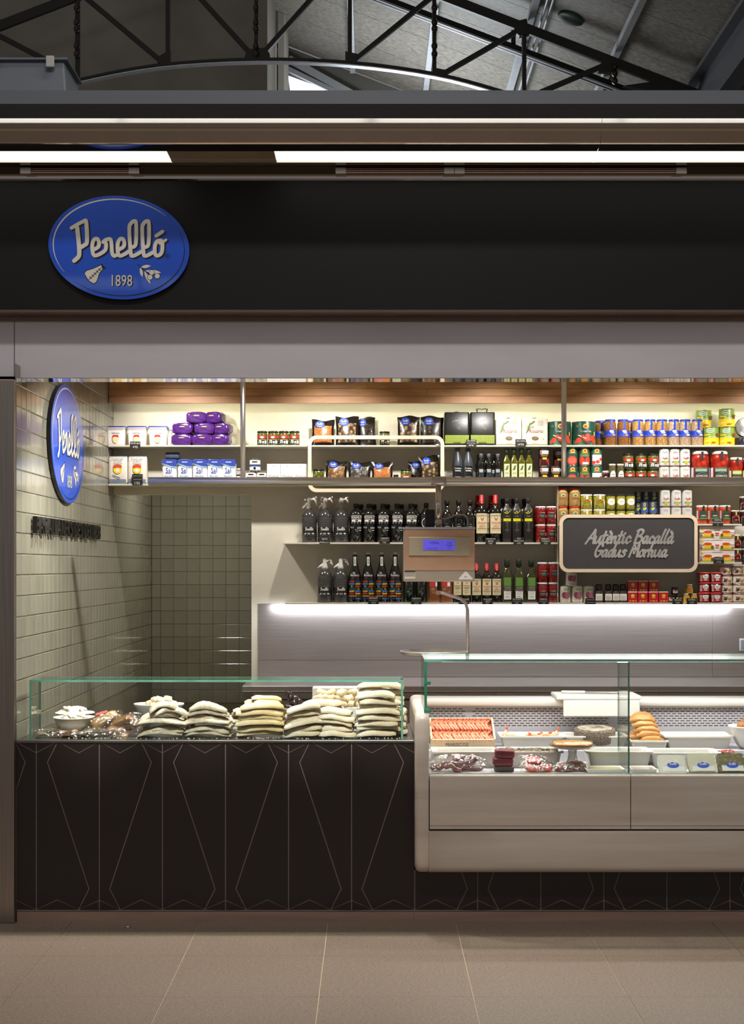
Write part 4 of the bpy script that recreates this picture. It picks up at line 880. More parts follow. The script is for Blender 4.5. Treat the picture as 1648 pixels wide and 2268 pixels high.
# black window bags
def foodbag(name, w_, h_, cont, seed):
    r = empty(name); rr = random.Random(seed); nx, nz = 10, 9; mb = MB(); F_ = []
    for side in (-1, 1):
        vs = []
        for j in range(nz+1):
            for i in range(nx+1):
                u, v = i/nx, j/nz; bul = (sin(pi*u)**.6)*(sin(pi*min(1, v*1.0))**.45)*(.034-.016*v) if 0 < i < nx and j < nz else 0
                if j == 0: bul = .022*(sin(pi*u)**.5) if 0 < i < nx else 0
                wv = w_*(1-.07*sin(pi*v)); vs.append(((u-.5)*wv+rr.uniform(-.0015, .0015), side*(bul+.0008)+rr.uniform(-.0025, .0025)*(1 if 0 < i < nx and 0 < j < nz else .3)+.012*v, v*h_+(.006*sin(7*u+seed) if j == nz else 0)))
        fs = []; n0 = len(mb.v)
        mb.v += vs
        for j in range(nz):
            for i in range(nx):
                q = (j*(nx+1)+i, j*(nx+1)+i+1, (j+1)*(nx+1)+i+1, (j+1)*(nx+1)+i); q = tuple(n0+k for k in (q if side < 0 else q[::-1]))
                mb.f.append(q); win = side < 0 and 1 <= i < nx-1 and 1 <= j < nz*.72; mb.m.append(1 if win else 0); mb.sm.append(True)
    mb.build('bag', [mat('black_foil', '#14110f', 0.2, coat=0.5, var=0.2, bump=0.15, bscale=30), cont], r)
    d = MB().decal([('E', -.14*w_, .82*h_, .2*w_, .13*h_, 0), ('L', -.14*w_, .825*h_, .34*w_, 1), ('R', -.24*w_, -.04*w_, .745*h_, .762*h_, 1)], None, -.016, .0, .0006); d.build('label', [BLUEP, W_c], r)
    return r
DM = [mat('dried_mushrooms_tan', '#c89a62', 0.3, kind='voronoi', scale=60, col2='#6a4a2a', coat=.7, ramp=(.1, .6)), mat('dried_mushrooms_dark', '#7a6858', 0.3, kind='voronoi', scale=55, col2='#1f1712', coat=.7, ramp=(.05, .5)), mat('dried_mushrooms_mix', '#c9a878', 0.3, kind='voronoi', scale=45, col2='#3a2818', coat=.7, ramp=(.1, .6)), mat('dried_orange', '#cf8a48', 0.3, kind='voronoi', scale=110, col2='#a3602a', coat=.7, ramp=(.1, .6)), mat('silvery_morels', '#9a948c', 0.25, kind='voronoi', scale=60, col2='#3f3a36', coat=.8, ramp=(.05, .6))]
fb = [foodbag('mushroom_bag', .148, .165, DM[3], 1), foodbag('mushroom_bag', .15, .187, DM[2], 2), foodbag('mushroom_bag', .135, .19, DM[1], 3), foodbag('mushroom_bag', .145, .19, DM[2], 4), foodbag('mushroom_bag', .15, .19, DM[1], 5), foodbag('mushroom_bag', .14, .15, DM[0], 6), foodbag('mushroom_bag', .148, .143, DM[4], 7), foodbag('mushroom_bag', .14, .14, DM[3], 8), foodbag('mushroom_bag', .135, .18, DM[2], 9), foodbag('mushroom_bag', .13, .15, DM[1], 10)]
for i, px, y, z_, ry, lb in ((0, 715, 2.46, zA, .02, 'black bag of orange dried pieces, leftmost on the top shelf'), (1, 769, 2.47, zA, 0, 'black bag of pale sliced mushrooms, second on the top shelf'), (2, 811, 2.54, zA, -.05, 'black bag of dark mushrooms leaning behind, top shelf'), (3, 905, 2.46, zA, 0, 'black bag of mixed mushrooms right of the lone olive jar'), (4, 956, 2.47, zA, .02, 'black bag of dark mushrooms beside the black oil tins'),
    (5, 744, 2.46, zB, .03, 'black bag of tan chips inside the open frame, lower shelf'), (6, 796, 2.46, zB, .01, 'black bag of silvery morels inside the open frame'), (7, 847, 2.46, zB, -.02, 'black bag of brown crumbs inside the open frame'), (8, 955, 2.44, zB, -.08, 'black bag tilted against others at the frame corner'), (9, 924, 2.53, zB, .06, 'black bag half hidden behind the tilted bag')):
    place(fb[i], X(px, y), y, z_, lb, 'bag', 'black food bags', 0, ry=ry)
# black oil tins
def tin(name, w_, d_, h_, bm, shapes, pm, handle=False, rim=.003):
    b = MB().loft(rrect(.16), [(w_/2*.97, d_/2*.97, 0), (w_/2, d_/2, .004), (w_/2, d_/2, h_-.004), (w_/2*.96, d_/2*.96, h_)], 0)
    ps = [('body', b, bm), ('label', MB().decal(shapes, None, -d_/2), pm)]
    if handle: ps.append(('handle', MB().tube(catmull([(-.034, 0, h_), (-.03, 0, h_+.014), (-.036, 0, h_+.022), (-.02, 0, h_+.027), (0, 0, h_+.024), (.02, 0, h_+.027), (.036, 0, h_+.022), (.03, 0, h_+.014), (.034, 0, h_)], 4), .0035, 8), BLACK))
    else: ps.append(('cap', MB().lathe([(.014, h_), (.014, h_+.006), (.012, h_+.008)], 14), BLACK))
    return product(name, ps)
BT = mat('black_tin_lacquer', '#12110e', 0.38, coat=.1)
bsh = [('R', -.076, .076, .012, .065, 0), ('S', [[(-.074+.0123*i, .014), (-.074+.0123*i, .063)] for i in range(13)]+[[(-.075, .022+.0105*i), (.075, .022+.0105*i)] for i in range(4)], .0012, 1), ('S', [catmull([(-.03, .148), (-.018, .156), (.0, .16), (.02, .166)], 4), catmull([(.005, .158), (.014, .174), (.024, .172)], 4)], .0025, 2), ('R', -.014, .014, .154, .159, 2), ('R', .006, .022, .138, .14, 2), ('R', .01, .022, .13, .132, 2), ('R', .004, .022, .12, .122, 2), ('R', .0, .022, .108, .11, 3), ('R', .01, .022, .100, .102, 2), ('R', -.025, .025, .016, .020, 1)]
for i, (px, h_) in enumerate(((1011, False), (1067.5, True))):
    t = tin('oil_tin', .158, .115, .212, BT, bsh, [C('#8a9a28'), C('#4e5a14'), GRY, C('#b9b52e')], h_)
    place(t, X(px, 2.475), 2.475, zA, ['black oil tin with lime green base, without raised handle', 'black oil tin with lime green base and raised handle'][i], 'tin', 'black oil tins', 0)
RT = mat('cream_tin_lacquer', '#e2d8c6', 0.3, coat=.3)
rsh = [('T', 'del', -.02, .118, .018, .8, 0), ('T', 'Rosario', .008, .092, .027, .78, 0), ('E', -.05, .118, .008, .011, 2), ('E', -.035, .135, .008, .010, 2), ('P', [(-.06, .07), (-.035, .10), (-.03, .15), (-.045, .12)], 1), ('P', [(-.03, .13), (0, .15), (-.005, .158), (-.03, .14)], 1), ('E', 0, .045, .022, .012, 0), ('E', 0, .045, .017, .009, 1), ('E', .05, .043, .006, .007, 3), ('R', -.08, .08, .004, .007, 1), ('T', 'BAENA', 0, .014, .007, 4)]+[('R', .015, .05, .128+.007*i, .1295+.007*i, 4) for i in range(5)]
for i, px in enumerate((1125.5, 1183)):
    t = tin('oil_tin', .164, .11, .172, RT, rsh, [C('#9c2b2b'), C('#5f7a4a'), C('#c3bf6a'), C('#b9c2a0'), C('#8d8570')])
    place(t, X(px, 2.475), 2.475, zA, ['cream oil tin with red lettering beside the black tin', 'cream oil tin with red lettering beside the tomato can'][i], 'tin', 'cream oil tins', 0)
# big tomato cans
tsh = [('R', -.12, .12, .004, .035, 4), ('E', 0, .122, .018, .015, 1), ('E', 0, .12, .010, .009, 0), ('T', 'Tomate Frito', 0, .090, .011, .8, 2)]
tsh += [('E', x, z, r, r*.95, 0) for x, z, r in ((-.045, .032, .018), (-.02, .055, .013), (.012, .058, .017), (.045, .05, .015), (.055, .028, .017), (-.062, .02, .01))]+[('E', .01, .024, .027, .014, 5), ('E', .01, .036, .027, .009, 0), ('S', [[(-.045, .064), (.0, .043)]], .006, 3), ('R', .052, .06, .06, .085, 1), ('E', -.05, .122, .011, .009, 6)]
tc_ = can('tomato_can', .0765, .153, DGN, tsh, [C('#cf3a26'), C('#d8c04a'), W_c, CRM, C('#2f7a50'), C('#5a1a18'), C('#4a6a50')])
row(tc_, (1238.5, 1293), 2.485, zA, 'large dark green tomato can, {o} of two', 'can', 'large tomato cans')
# legume jars
def lsh(R, H): return [('R', -.17*R, .17*R, .55*H, .98*H, 0), ('R', -1.35*R, 1.35*R, .33*H, .56*H, 0), ('P', [(-.6*R, .555*H), (.6*R, .555*H), (.22*R, .63*H), (-.22*R, .63*H)], 0), ('E', 0, .545*H, .38*R, .035*H, 3), ('R', -.2*R, .5*R, .485*H, .505*H, 1), ('R', -.1*R, .4*R, .455*H, .47*H, 1), ('E', .4*R, .40*H, .32*R, .035*H, 2), ('S', [[(-1.2*R, .37*H), (-.5*R, .40*H), (.3*R, .365*H), (1.2*R, .36*H)]], .008*H, 4)]
LB = C('#2440b0', .3)
LJ = [jar('legume_jar', .0375, .168, c, LB, lsh(.0375, .168), [LB, W_c, c2, C('#c8d0e6'), C('#c98a4a')], .84, .07, .13) for c, c2 in ((LENT, C('#c98a3a')), (CHICK, C('#e0b060')), (BEAN, C('#e6d6b0')))]
for i, (px, k, y) in enumerate(((1330, 0, 2.545), (1351.5, 0, 2.46), (1380, 0, 2.46), (1413, 1, 2.46), (1440, 1, 2.46), (1466, 1, 2.46), (1492.5, 2, 2.46), (1517.5, 2, 2.46), (1544, 2, 2.46))):
    nm = ['lentils', 'chickpeas', 'white beans'][k]; place(LJ[k], X(px, y), y, zA, 'blue-lidded jar of %s, %s of three' % (nm, ['left', 'middle', 'right'][i % 3]), 'jar', 'legume jars', random.uniform(-.1, .1))
place(LJ[1], X(1398, 2.548), 2.548, zA, 'blue-lidded chickpea jar peeking from the row behind', 'jar', 'legume jars')
# pate cans
psh = [('R', -.07, .07, .002, .052, 0), ('P', [(-.065, .05), (.065, .07), (.065, .085), (-.06, .058)], 0), ('E', -.012, .093, .024, .014, 3), ('E', -.012, .093, .020, .010, 1), ('R', -.026, .002, .0895, .0955, 3), ('R', -.05, -.008, .063, .0715, 0), ('R', -.02, .03, .055, .058, 3)]+[('E', .032+.008*(i % 3), .058+.008*(i//3), .0055, .005, 2) for i in range(9)]+[('E', .01, .02, .014, .005, 4), ('E', -.03, .026, .012, .006, 5)]
pc_ = can('pate_can', .0498, .117, C('#7f9a3c', .35), psh, [C('#f0c81e', .35), C('#3f8a3a'), C('#7a4a24'), W_c, C('#b05a20'), C('#f2d860')])
for px, y, z_, lb in ((1574.5, 2.47, 0, 'yellow and green can, left of the front bottom pair'), (1609.5, 2.47, 0, 'yellow and green can, right of the front bottom pair'), (1609.5, 2.47, .1178, 'yellow and green can stacked on the right front can'), (1558.5, 2.55, 0, 'yellow and green can hidden behind the bean jars'), (1558.5, 2.55, .1178, 'yellow and green can stacked in the back row behind the bean jars'), (1592.5, 2.5445, .0, 'yellow and green can in the back row, bottom right'), (1597, 2.5445, .1178, 'yellow and green can squeezed between the stacked two')):
    if 'squeezed' in lb or 'bottom right' in lb: continue
    place(pc_, X(px, y), y, zA+z_, lb, 'can', 'yellow and green cans', -.1)
dk = can('dark_tin', .062, .052, C('#1c1d20', .3), [('T', 'JO', -.004, .036, .013, 0), ('R', -.03, .03, .008, .02, 1)], [W_c, NAVY])
place(dk, X(1646, 2.475), 2.475, zA, 'flat dark tin at the right end of the top shelf', 'tin')
r = empty('round_tin'); MB().lathe([(.001, 0), (.062, 0), (.066, .002), (.066, .03), (.06, .034), (.001, .034)], 32).build('body', TIN, r); rg = MB()
for q in (.02, .03, .04, .048, .056): rg.lathe([(q, .0005), (q+.003, -.001), (q+.005, .0005)], 32, 0, True, cap0=False, cap1=False)
rg.build('embossed_ring', TIN, r); MB().decal([('R', -.055, .055, -.03, -.012, 0), ('R', -.03, .03, -.024, -.019, 1)], None, -.0015).build('label', [NAVY, W_c], r, None, (-pi/2, 0, 0)); 
place(r, X(1652, 2.46), 2.455, zA+.0525+.066, 'round silver tin standing on edge on the dark tin', 'tin', None, 0, rx=-pi/2)

# ---- shelf B -------------------------------------------------------------
def softbag(name, w_, d_, h_, mats, mi, shapes, pm, seed=0, top=.25, yl=None):
    prof = [(w_/2*.93, d_/2*.9, 0), (w_/2*.99, d_/2, h_*.06), (w_/2, d_/2*1.02, h_*.35), (w_/2*.985, d_/2, h_*.62), (w_/2*.96, d_/2*.88, h_*.83), (w_/2*.93, d_/2*.6, h_*.95), (w_/2*.9, d_/2*top, h_)]
    b = MB().loft(rrect(.45, 4), prof, mi); b.jitter(.0012, seed)
    return product(name, [('bag', b, mats), ('label', MB().decal(shapes, None, yl if yl is not None else -d_/2*1.04-.001), pm)])
def gingham(z0, z1, w_): return [('R', -w_, w_, z0, z1, 0), ('S', [[(-w_+2*w_*i/12, z0), (-w_+2*w_*i/12, z1)] for i in range(13)], .0035, 1), ('S', [[(-w_, z0+(z1-z0)*i/4), (w_, z0+(z1-z0)*i/4)] for i in range(5)], .003, 1)]
fsh = gingham(.002, .027, .052)+[('T', 'HARINA', 0, .158, .014, 2), ('T', 'DE TRIGO', 0, .143, .008, 2), ('R', -.03, .03, .130, .132, 2), ('R', -.025, .025, .124, .126, 2), ('E', 0, .09, .027, .026, 3), ('P', [(-.026, .098), (-.026, .118), (0, .124), (.026, .118), (.026, .098), (0, .104)], 4), ('E', 0, .086, .013, .011, 5), ('S', [[(-.03, .055), (-.005, .045), (.015, .036)]], .006, 6)]
fbg = softbag('flour_bag', .124, .075, .178, [C('#e6dcd0', .6), C('#a9b0b6', .6)], [0, 0, 0, 0, 0, 1], fsh, [C('#dfe0e0'), C('#3f5a78'), C('#3a4258'), YL, C('#d24a2a'), W_c, C('#4a6088')], 2)
for i, px in enumerate((262.5, 305.5)): place(fbg, X(px, 2.455), 2.455, zB, ['flour bag with checked trim beside the tiled wall', 'flour bag with checked trim behind the price card'][i], 'bag', 'flour bags', .03)
ssh = [('T', 'Sal', -.004, .088, .034, .8, 0), ('R', -.025, .01, .066, .069, 1), ('T', 'fina seca', -.004, .052, .012, .9, 0), ('R', -.03, .02, .03, .033, 1), ('R', -.046, .046, .128, .152, 0), ('P', [(-.046, .13), (.046, .13), (.046, .112), (.02, .114), (-.01, .124), (-.03, .128)], 0), ('S', [[(-.046, .128), (-.02, .122), (.01, .111), (.046, .108)]], .005, 2), ('R', -.018, .018, .136, .141, 3)]
sbg = softbag('salt_bag', .093, .06, .157, [C('#e9e9ea', .4), C('#2238a0', .3)], [0, 0, 0, 0, 1, 1], ssh, [C('#2a3f9a'), C('#7a88c0'), PALEBL, C('#c8d0e8')], 5)
row(sbg, (376.5, 410.5, 444, 476.5, 507.5), 2.45, zB, 'blue and white salt bag, {o} of five', 'bag', 'salt bags')
tw = MB().rings([[(x_, .028*cos(a)*s, .026+.024*sin(a)*s) for a in [2*pi*i/14 for i in range(14)]] for x_, s in ((-.045, .7), (-.043, 1), (0, 1.04), (.03, 1), (.043, .95), (.046, .5))], 0, True); tw.jitter(.0015, 3)
tw.rings([[(x_, .012*cos(a), .026+.01*sin(a)) for a in [2*pi*i/10 for i in range(10)]] for x_ in (-.047, -.044)], 1)
o = tw.build('rolled_cloth', [mat('grey_blue_cloth', '#4a5663', 0.9, bump=.4, bscale=90), C('#2a323c')], None, (X(383, 2.5), 2.49, zB+.156)); tag(o, 'rolled grey blue cloth lying on the salt bags', 'cloth')
spj = jar('spice_jar', .0165, .05, contents('red_spice', '#6a3a22', '#2f1a10', 160), C('#e8e5de', .35), [('R', -.022, .022, .012, .034, 0), ('R', -.012, .012, .024, .029, 1), ('R', -.012, .012, .016, .019, 1)], [W_c, C('#5a5a5a')], .95, .2)
for px, z_, lb in ((527.5, 0, 'bottom jar of the pair left of the post'), (527.5, .0505, 'top jar of the pair left of the post'), (546, 0, 'jar just right of the post')): place(spj, X(px, 2.45), 2.45, zB+z_, 'small white-lidded spice jar, %s' % lb, 'jar', 'small spice jars')
ssj = can('salt_tin', .0168*2, .079, C('#23201f', .4), [('R', -.05, .05, .045, .072, 0), ('R', -.05, .05, .008, .03, 0), ('R', -.05, .05, .034, .043, 2), ('R', -.016, .016, .056, .064, 1), ('E', 0, .02, .008, .009, 1)], [W_c, K, C('#34508a')])
for px, z_, lb in ((565, .0800, 'the one on top'), (556.5, 0, 'bottom left'), (580.5, 0, 'bottom right')): place(ssj, X(px, 2.45), 2.45, zB+z_, 'black and white salt tin in the little pyramid, %s' % lb, 'tin', 'salt tins')
msh = [('S', [[(-.034, .045), (0, .085), (.034, .045), (0, .005), (-.034, .045)]], .0012, 0), ('E', 0, .112, .003, .004, 0), ('T', 'Maldon', 0, .05, .017, .9, 0), ('R', -.02, .02, .034, .0352, 0)]
bx = product('salt_box', [('box', MB().bbox(-.0425, .0425, -.03, .03, 0, .127, .0008), C('#f0eeea', .5)), ('label', MB().decal(msh, None, -.03), [C('#8fa39a')])])
row(bx, (607, 637, 666.5), 2.445, zB, 'plain white salt flake carton, {o} of three', 'carton', 'white cartons', rz=0)
oj2 = jar('olive_jar', .0365, .095, OLIVE, K, [], [], .88, .12)
place(oj2, X(705.5, 2.455), 2.455, zB, 'unlabelled olive jar inside the open frame, lower left', 'jar')
oj3 = jar('olive_jar', .0345, .095, OLIVE, K, [('R', -.03, .03, .03, .055, 0), ('R', -.018, .018, .038, .048, 1)], [RD, W_c], .88, .12)
place(oj3, X(899, 2.455), 2.455, zB, 'olive jar with red label beside the tilted bag', 'jar')
jj = jar('truffle_jar', .017, .06, JAM, K, [], [], .9, .2); place(jj, X(877, 2.45), 2.45, zB, 'tiny dark jar right of the brown crumbs bag', 'jar')
gb = product('cream_bottle', [('body', MB().lathe([(.032, 0), (.034, .004), (.034, .12), (.031, .15), (.018, .185), (.0145, .195), (.0145, .21)], 20), GREYB), ('cap', MB().lathe([(.0155, .208), (.0155, .228), (.013, .23)], 16), C('#4c4e50', .4)), ('label', MB().decal([('R', -.026, .026, .02, .115, 0), ('T', 'Crema', 0, .10, .012, 1), ('R', -.018, .018, .081, .086, 1), ('P', [(-.02, .062), (.02, .074), (.018, .08), (-.015, .07)], 2), ('T', 'Crema', 0, .045, .010, 1), ('R', -.016, .016, .027, .033, 1)], .034), [K, W_c, C('#2f86b8')])])
row(gb, (1013.5, 1036.5), 2.45, zB, 'tall grey balsamic cream bottle, {o} of two', 'bottle', 'grey bottles')
sbb = product('vinegar_bottle', [('body', MB().lathe([(.02, 0), (.0215, .003), (.0215, .125), (.017, .145), (.011, .16), (.011, .166)], 16), DGLASS), ('cap', MB().lathe([(.013, .165), (.013, .190), (.011, .193)], 14), C('#5a5a5c', .25)), ('label', MB().decal([('R', -.017, .017, .03, .1, 0), ('R', -.013, .013, .084, .091, 1), ('R', -.012, .012, .074, .079, 1), ('P', [(-.014, .045), (.014, .055), (.012, .062), (-.012, .054)], 2)], .0215), [C('#22252a'), W_c, C('#2f86b8')])])
for px, y, lb in ((1065.5, 2.43, 'front row, left'), (1082.5, 2.43, 'front row, middle'), (1102.5, 2.43, 'front row, right'), (1060, 2.52, 'back row, left'), (1076, 2.52, 'back row, middle'), (1094, 2.52, 'back row, right')): place(sbb, X(px, y), y, zB, 'small dark vinegar bottle with grey cap, %s' % lb, 'bottle', 'small dark bottles')
def sqbottle(name, w_, h_, bm, capm, sh, pm, capw=.5, neck=.28, shoulder=.6):
    a = w_/2; b = MB().loft(rrect(.35), [(a*.95, a*.95, 0), (a, a, .003), (a, a, h_*shoulder), (a*.9, a*.9, h_*(shoulder+.06)), (a*neck*1.5, a*neck*1.5, h_*(shoulder+.16)), (a*neck*1.2, a*neck*1.2, h_*.86)], 0)
    return product(name, [('body', b, bm), ('cap', MB().lathe([(a*capw, h_*.84), (a*capw, h_*.99), (a*capw*.9, h_)], 14), capm), ('label', MB().decal(sh, None, -a), pm)])
oob = sqbottle('oil_bottle', .047, .225, OILG, C('#26321f', .35), [('R', -.017, .017, .01, .128, 0), ('P', [(-.012, .085), (.0, .115), (.012, .12), (.006, .09)], 1), ('E', 0, .068, .010, .007, 2), ('E', 0, .068, .007, .0045, 0), ('R', -.01, .01, .045, .047, 1), ('R', -.008, .008, .035, .037, 1)], [C('#e0dcae'), C('#4f6a3a'), C('#8a3a2a')], .62)
row(oob, (1122, 1138.5, 1155, 1171.5), 2.44, zB, 'slim olive oil bottle with pale label, {o} of four', 'bottle', 'slim oil bottles', rz=0)
nsh = [('R', -.03, .03, .079, .101, 0), ('R', -.028, -.018, .081, .099, 1), ('T', 'Navarrico', .006, .09, .010, .8, 2), ('R', -.025, .025, .071, .074, 3), ('R', -.02, .02, .064, .067, 3), ('P', [(-.032, .005), (.032, .005), (.03, .045), (.018, .05), (.0, .046), (-.018, .05), (-.03, .045)], 1), ('R', -.012, .012, .044, .056, 4)]+[('S', [[(x, .006), (x*.8, .045)] for x in (-.02, -.007, .007, .02)], .002, 5)]
nc = can('pepper_can', .0338, .111, C('#1a1512', .35), nsh, [W_c, C('#c0282c'), C('#6a6a6a'), C('#b08a5a'), YL, C('#7a1018')])
for px, z_, y, lb in ((1204.5, .1116, 2.45, 'on top of the left one'), (1204.5, 0, 2.45, 'bottom left'), (1229.5, 0, 2.45, 'bottom right'), (1237, 0, 2.535, 'back row bottom'), (1237, .1116, 2.535, 'back row top')): place(nc, X(px, y), y, zB+z_, 'black and red pepper can, %s' % lb, 'can', 'black and red cans', .05)
def gsh(k): return [('E', 0, .095, .016, .012, 1), ('E', 0, .094, .008, .007, 0), ('R', -.02, .02, .079, .0835, 1)]+[[('E', -.004, .033, .034, .028, 0), ('E', -.004, .032, .027, .019, 2)], [('R', -.03, .03, .056, .074, 3), ('E', -.02, .03, .018, .026, 0), ('E', .018, .03, .018, .026, 0), ('R', -.014, .022, .008, .022, 4)], [('R', -.03, .032, .008, .07, 4), ('E', -.02, .02, .012, .011, 0), ('E', .004, .024, .012, .011, 0), ('E', .024, .04, .010, .010, 0)]][k]
GC = [can('tomato_can', .0365, .116, [C('#1f4a3e'), C('#3a4a2e'), C('#1d5a50')][k], gsh(k), [C('#cf3c2a'), C('#cfb84a'), C('#e0604a'), C('#6a7a4a'), W_c]) for k in range(3)]
for k, px in enumerate((1267, 1294, 1320.5)):
    for j in range(2): place(GC[k], X(px, 2.455), 2.455, zB+j*.1166, 'green tomato can %s, %s' % (['with a red soup bowl', 'with cut tomatoes', 'with diced tomatoes on white'][k], ['lower of its pair', 'upper of its pair'][j]), 'can', 'green tomato cans')
GING = mat('red_gingham_lid', '#c23a32', 0.45, kind='voronoi', scale=130, col2='#e9dcd6', ramp=(.3, .4))
cj = jar('caper_jar', .0235, .128, CAPER, GING, [('E', .004, .05, .02, .035, 0), ('R', -.008, .016, .058, .062, 1), ('R', -.008, .016, .045, .047, 1)], [W_c, C('#8a3a3a')], .88, .09, .2)
for px, lb in ((1356, 'left of the tall pair'), (1374, 'right of the tall pair')): place(cj, X(px, 2.44), 2.44, zB, 'caper jar with checked red lid, %s' % lb, 'jar', 'checked lid jars')
cj2 = jar('caper_jar', .0205, .083, JAM, GING, [('E', .0, .03, .014, .018, 0)], [W_c], .9, .14); place(cj2, X(1341, 2.435), 2.435, zB, 'short dark jar with checked red lid', 'jar', 'checked lid jars')
oj4 = jar('olive_jar', .0355, .0965, OLIVE, K, olab(.0355, .0965), [K, RD, W_c, GLD], .86)
for px, z_, lb in ((1394.5, 0, 'bottom left'), (1419.5, 0, 'bottom middle'), (1445, 0, 'bottom right'), (1391, .0968, 'top left'), (1419.5, .0968, 'top middle'), (1446.5, .0968, 'top right')): place(oj4, X(px, 2.452), 2.452, zB+z_, 'olive jar with red and black label in the stack of six, %s' % lb, 'jar', 'stacked olive jars', random.uniform(-.2, .2))
wsh = [('P', [(-.026, .005), (.026, .005), (.026, .085), (.018, .1), (0, .106), (-.018, .1), (-.026, .085)], 0), ('L', .002, .05, .052, 1), ('S', [[(-.03, .04), (.0, .043), (.032, .052)]], .0022, 1), ('E', .002, .024, .011, .012, 2), ('P', [(-.026, .025), (-.012, .034), (-.006, .032), (-.014, .024)], 3), ('P', [(.012, .03), (.026, .036), (.028, .03), (.016, .024)], 3), ('R', -.014, .016, .093, .095, 4), ('R', -.017, .017, .088, .090, 4), ('R', -.012, .012, .083, .085, 4), ('R', -.035, .035, .0045, .0075, 5)]
WCAN = C('#d9d6d0', .35); WPM = [C('#f2f0ec', .35), C('#b3262c'), C('#a8aa30'), C('#5f8a4a'), C('#8a8a88'), C('#8a2a30')]
wc = can('olive_can', .0322, .111, WCAN, wsh, WPM)
for i, px in enumerate((1471, 1494, 1517)):
    for j in range(2): place(wc, X(px, 2.448), 2.448, zB+j*.1116, 'white olive can behind the steel rail, %s column, %s' % (['left', 'middle', 'right'][i], ['lower', 'upper'][j]), 'can', 'white olive cans, upper stack', 0)
def psh2(R, H): return [('R', -.8*R, .8*R, .02*H, .5*H, 0), ('R', -.75*R, .7*R, .36*H, .5*H, 1), ('E', 0, .24*H, .62*R, .105*H, 2), ('E', 0, .245*H, .56*R, .085*H, 0), ('T', 'CAPRICHOS', 0, .245*H, .06*H, .8, 3), ('R', -.7*R, .6*R, .43*H, .445*H, 3), ('R', -.7*R, .5*R, .39*H, .405*H, 3), ('R', -1.35*R, -.95*R, .03*H, .5*H, 4), ('R', .95*R, 1.35*R, .03*H, .5*H, 4), ('R', -.13*R, .13*R, .72*H, .98*H, 0)]
pj = jar('pepper_jar', .0575, .21, PEPR, C('#eeeae4', .35), psh2(.0575, .21), [C('#20221e'), C('#3f6a4a'), C('#5f8a70'), W_c, C('#c9c6cc')], .84, .09, .12, 24)
for i, px in enumerate((1550, 1593.5)): place(pj, X(px, 2.475), 2.475, zB, 'large red pepper jar with white lid, %s of two' % ['left', 'right'][i], 'jar', 'red pepper jars', .05)
pj2 = jar('pepper_jar', .0415, .17, PEPR, C('#eeeae4', .35), psh2(.0415, .17), [C('#20221e'), C('#a8b83a'), C('#5f8a70'), W_c, C('#d9dcae')], .84, .09, .12, 22)
for i, px in enumerate((1630.5, 1660)): place(pj2, X(px, 2.46), 2.46, zB, ['smaller pepper jar with lime label right of the large ones', 'smaller pepper jar cut by the right edge'][i], 'jar', 'red pepper jars')

# ---- shelf C and D: bottles ------------------------------------------------
MESHG = mat('ribbed_dark_glass', '#3a3836', 0.12, coat=.8, kind='wave', scale=70, col2='#1a1918', stretch=(.02, .02, 1)); HEADW = C('#e6e2da', .35); HEADB = C('#b9ada0', .4)
def siphon(head):
    r = empty('soda_siphon'); R = .0495
    b = MB().lathe([(R*.9, 0), (R, .004), (R, .15), (R*.97, .168), (R*.8, .19), (R*.5, .208), (R*.36, .214)], 24)
    for z in [.012+.0105*i for i in range(5)]+[.10+.0105*i for i in range(6)]: b.lathe([(R, z-.002), (R*1.012, z), (R, z+.002)], 24, 1, True, cap0=False, cap1=False)
    b.build('bottle', [MESHG, C('#4a4846', .3)], r)
    lb = MB().decal([('R', -.04, .04, .058, .098, 0), ('L', .002, .082, .078, 1), ('P', [(-.03, .054), (-.02, .062), (-.016, .06), (-.024, .05)], 1), ('P', [(.018, .06), (.03, .062), (.034, .052), (.024, .052)], 1), ('T', '1898', 0, .056, .010, .7, 1)], R); lb.build('label', [C('#201e1c'), W_c], r)
    h = MB().lathe([(.019, .212), (.02, .226), (.016, .236), (.013, .26), (.014, .272), (.010, .284), (.004, .286)], 14)
    h.tube([(-.008, 0, .245), (-.03, 0, .230), (-.044, 0, .218)], [.010, .008, .0065], 8)
    h.tube(catmull([(.006, 0, .272), (.03, 0, .276), (.041, 0, .262), (.048, 0, .238)], 4), [.007]*4+[.0058]*5+[.0045]*4, 8)
    h.build('head', head, r)
    f = MB(); rr = random.Random(4); pr = ((.024, .016, .208), (.044, .02, .222), (.05, .024, .25), (.048, .02, .28), (.046, .006, .292))
    f.loft(circ(12), pr, 0, False, cap0=False, cap1=True); f.jitter(.0045, 8); f.build('plastic_wrap', FILM, r)
    return r
s1 = siphon(HEADB); s2 = siphon(HEADW)
for i, px in enumerate((685, 720.5, 756)): place(s1, X(px, 2.462), 2.462, zC, 'dark ribbed soda siphon wrapped in film, %s on the upper shelf' % ordn(i, 3), 'siphon', 'siphons on the upper shelf', random.uniform(-.1, .1))
for i, px in enumerate((719.5, 754.5)): place(s2, X(px, 2.462), 2.462, zD, 'soda siphon with white head, %s on the lowest shelf' % ['left one', 'right one'][i], 'siphon', 'siphons on the lowest shelf', random.uniform(-.1, .1))
vsh = [('R', -.033, .033, .132, .172, 0), ('R', -.031, .031, .146, .170, 1), ('T', 'VERMUT', 0, .158, .019, .72, 0), ('R', -.008, .008, .136, .143, 1)]+[('R', x-.0015, x+.0015, .122, .128, 0) for x in (-.03, -.012, .006, .024)]+[('T', 'lise', -.028, .098, .013, 2), ('R', .002, .03, .094, .097, 2), ('R', .002, .03, .088, .091, 2), ('S', [[(-.006, .085), (-.004, .07), (.004, .07), (.006, .085)]], .0014, 0), ('R', .014, .024, .075, .079, 0)]
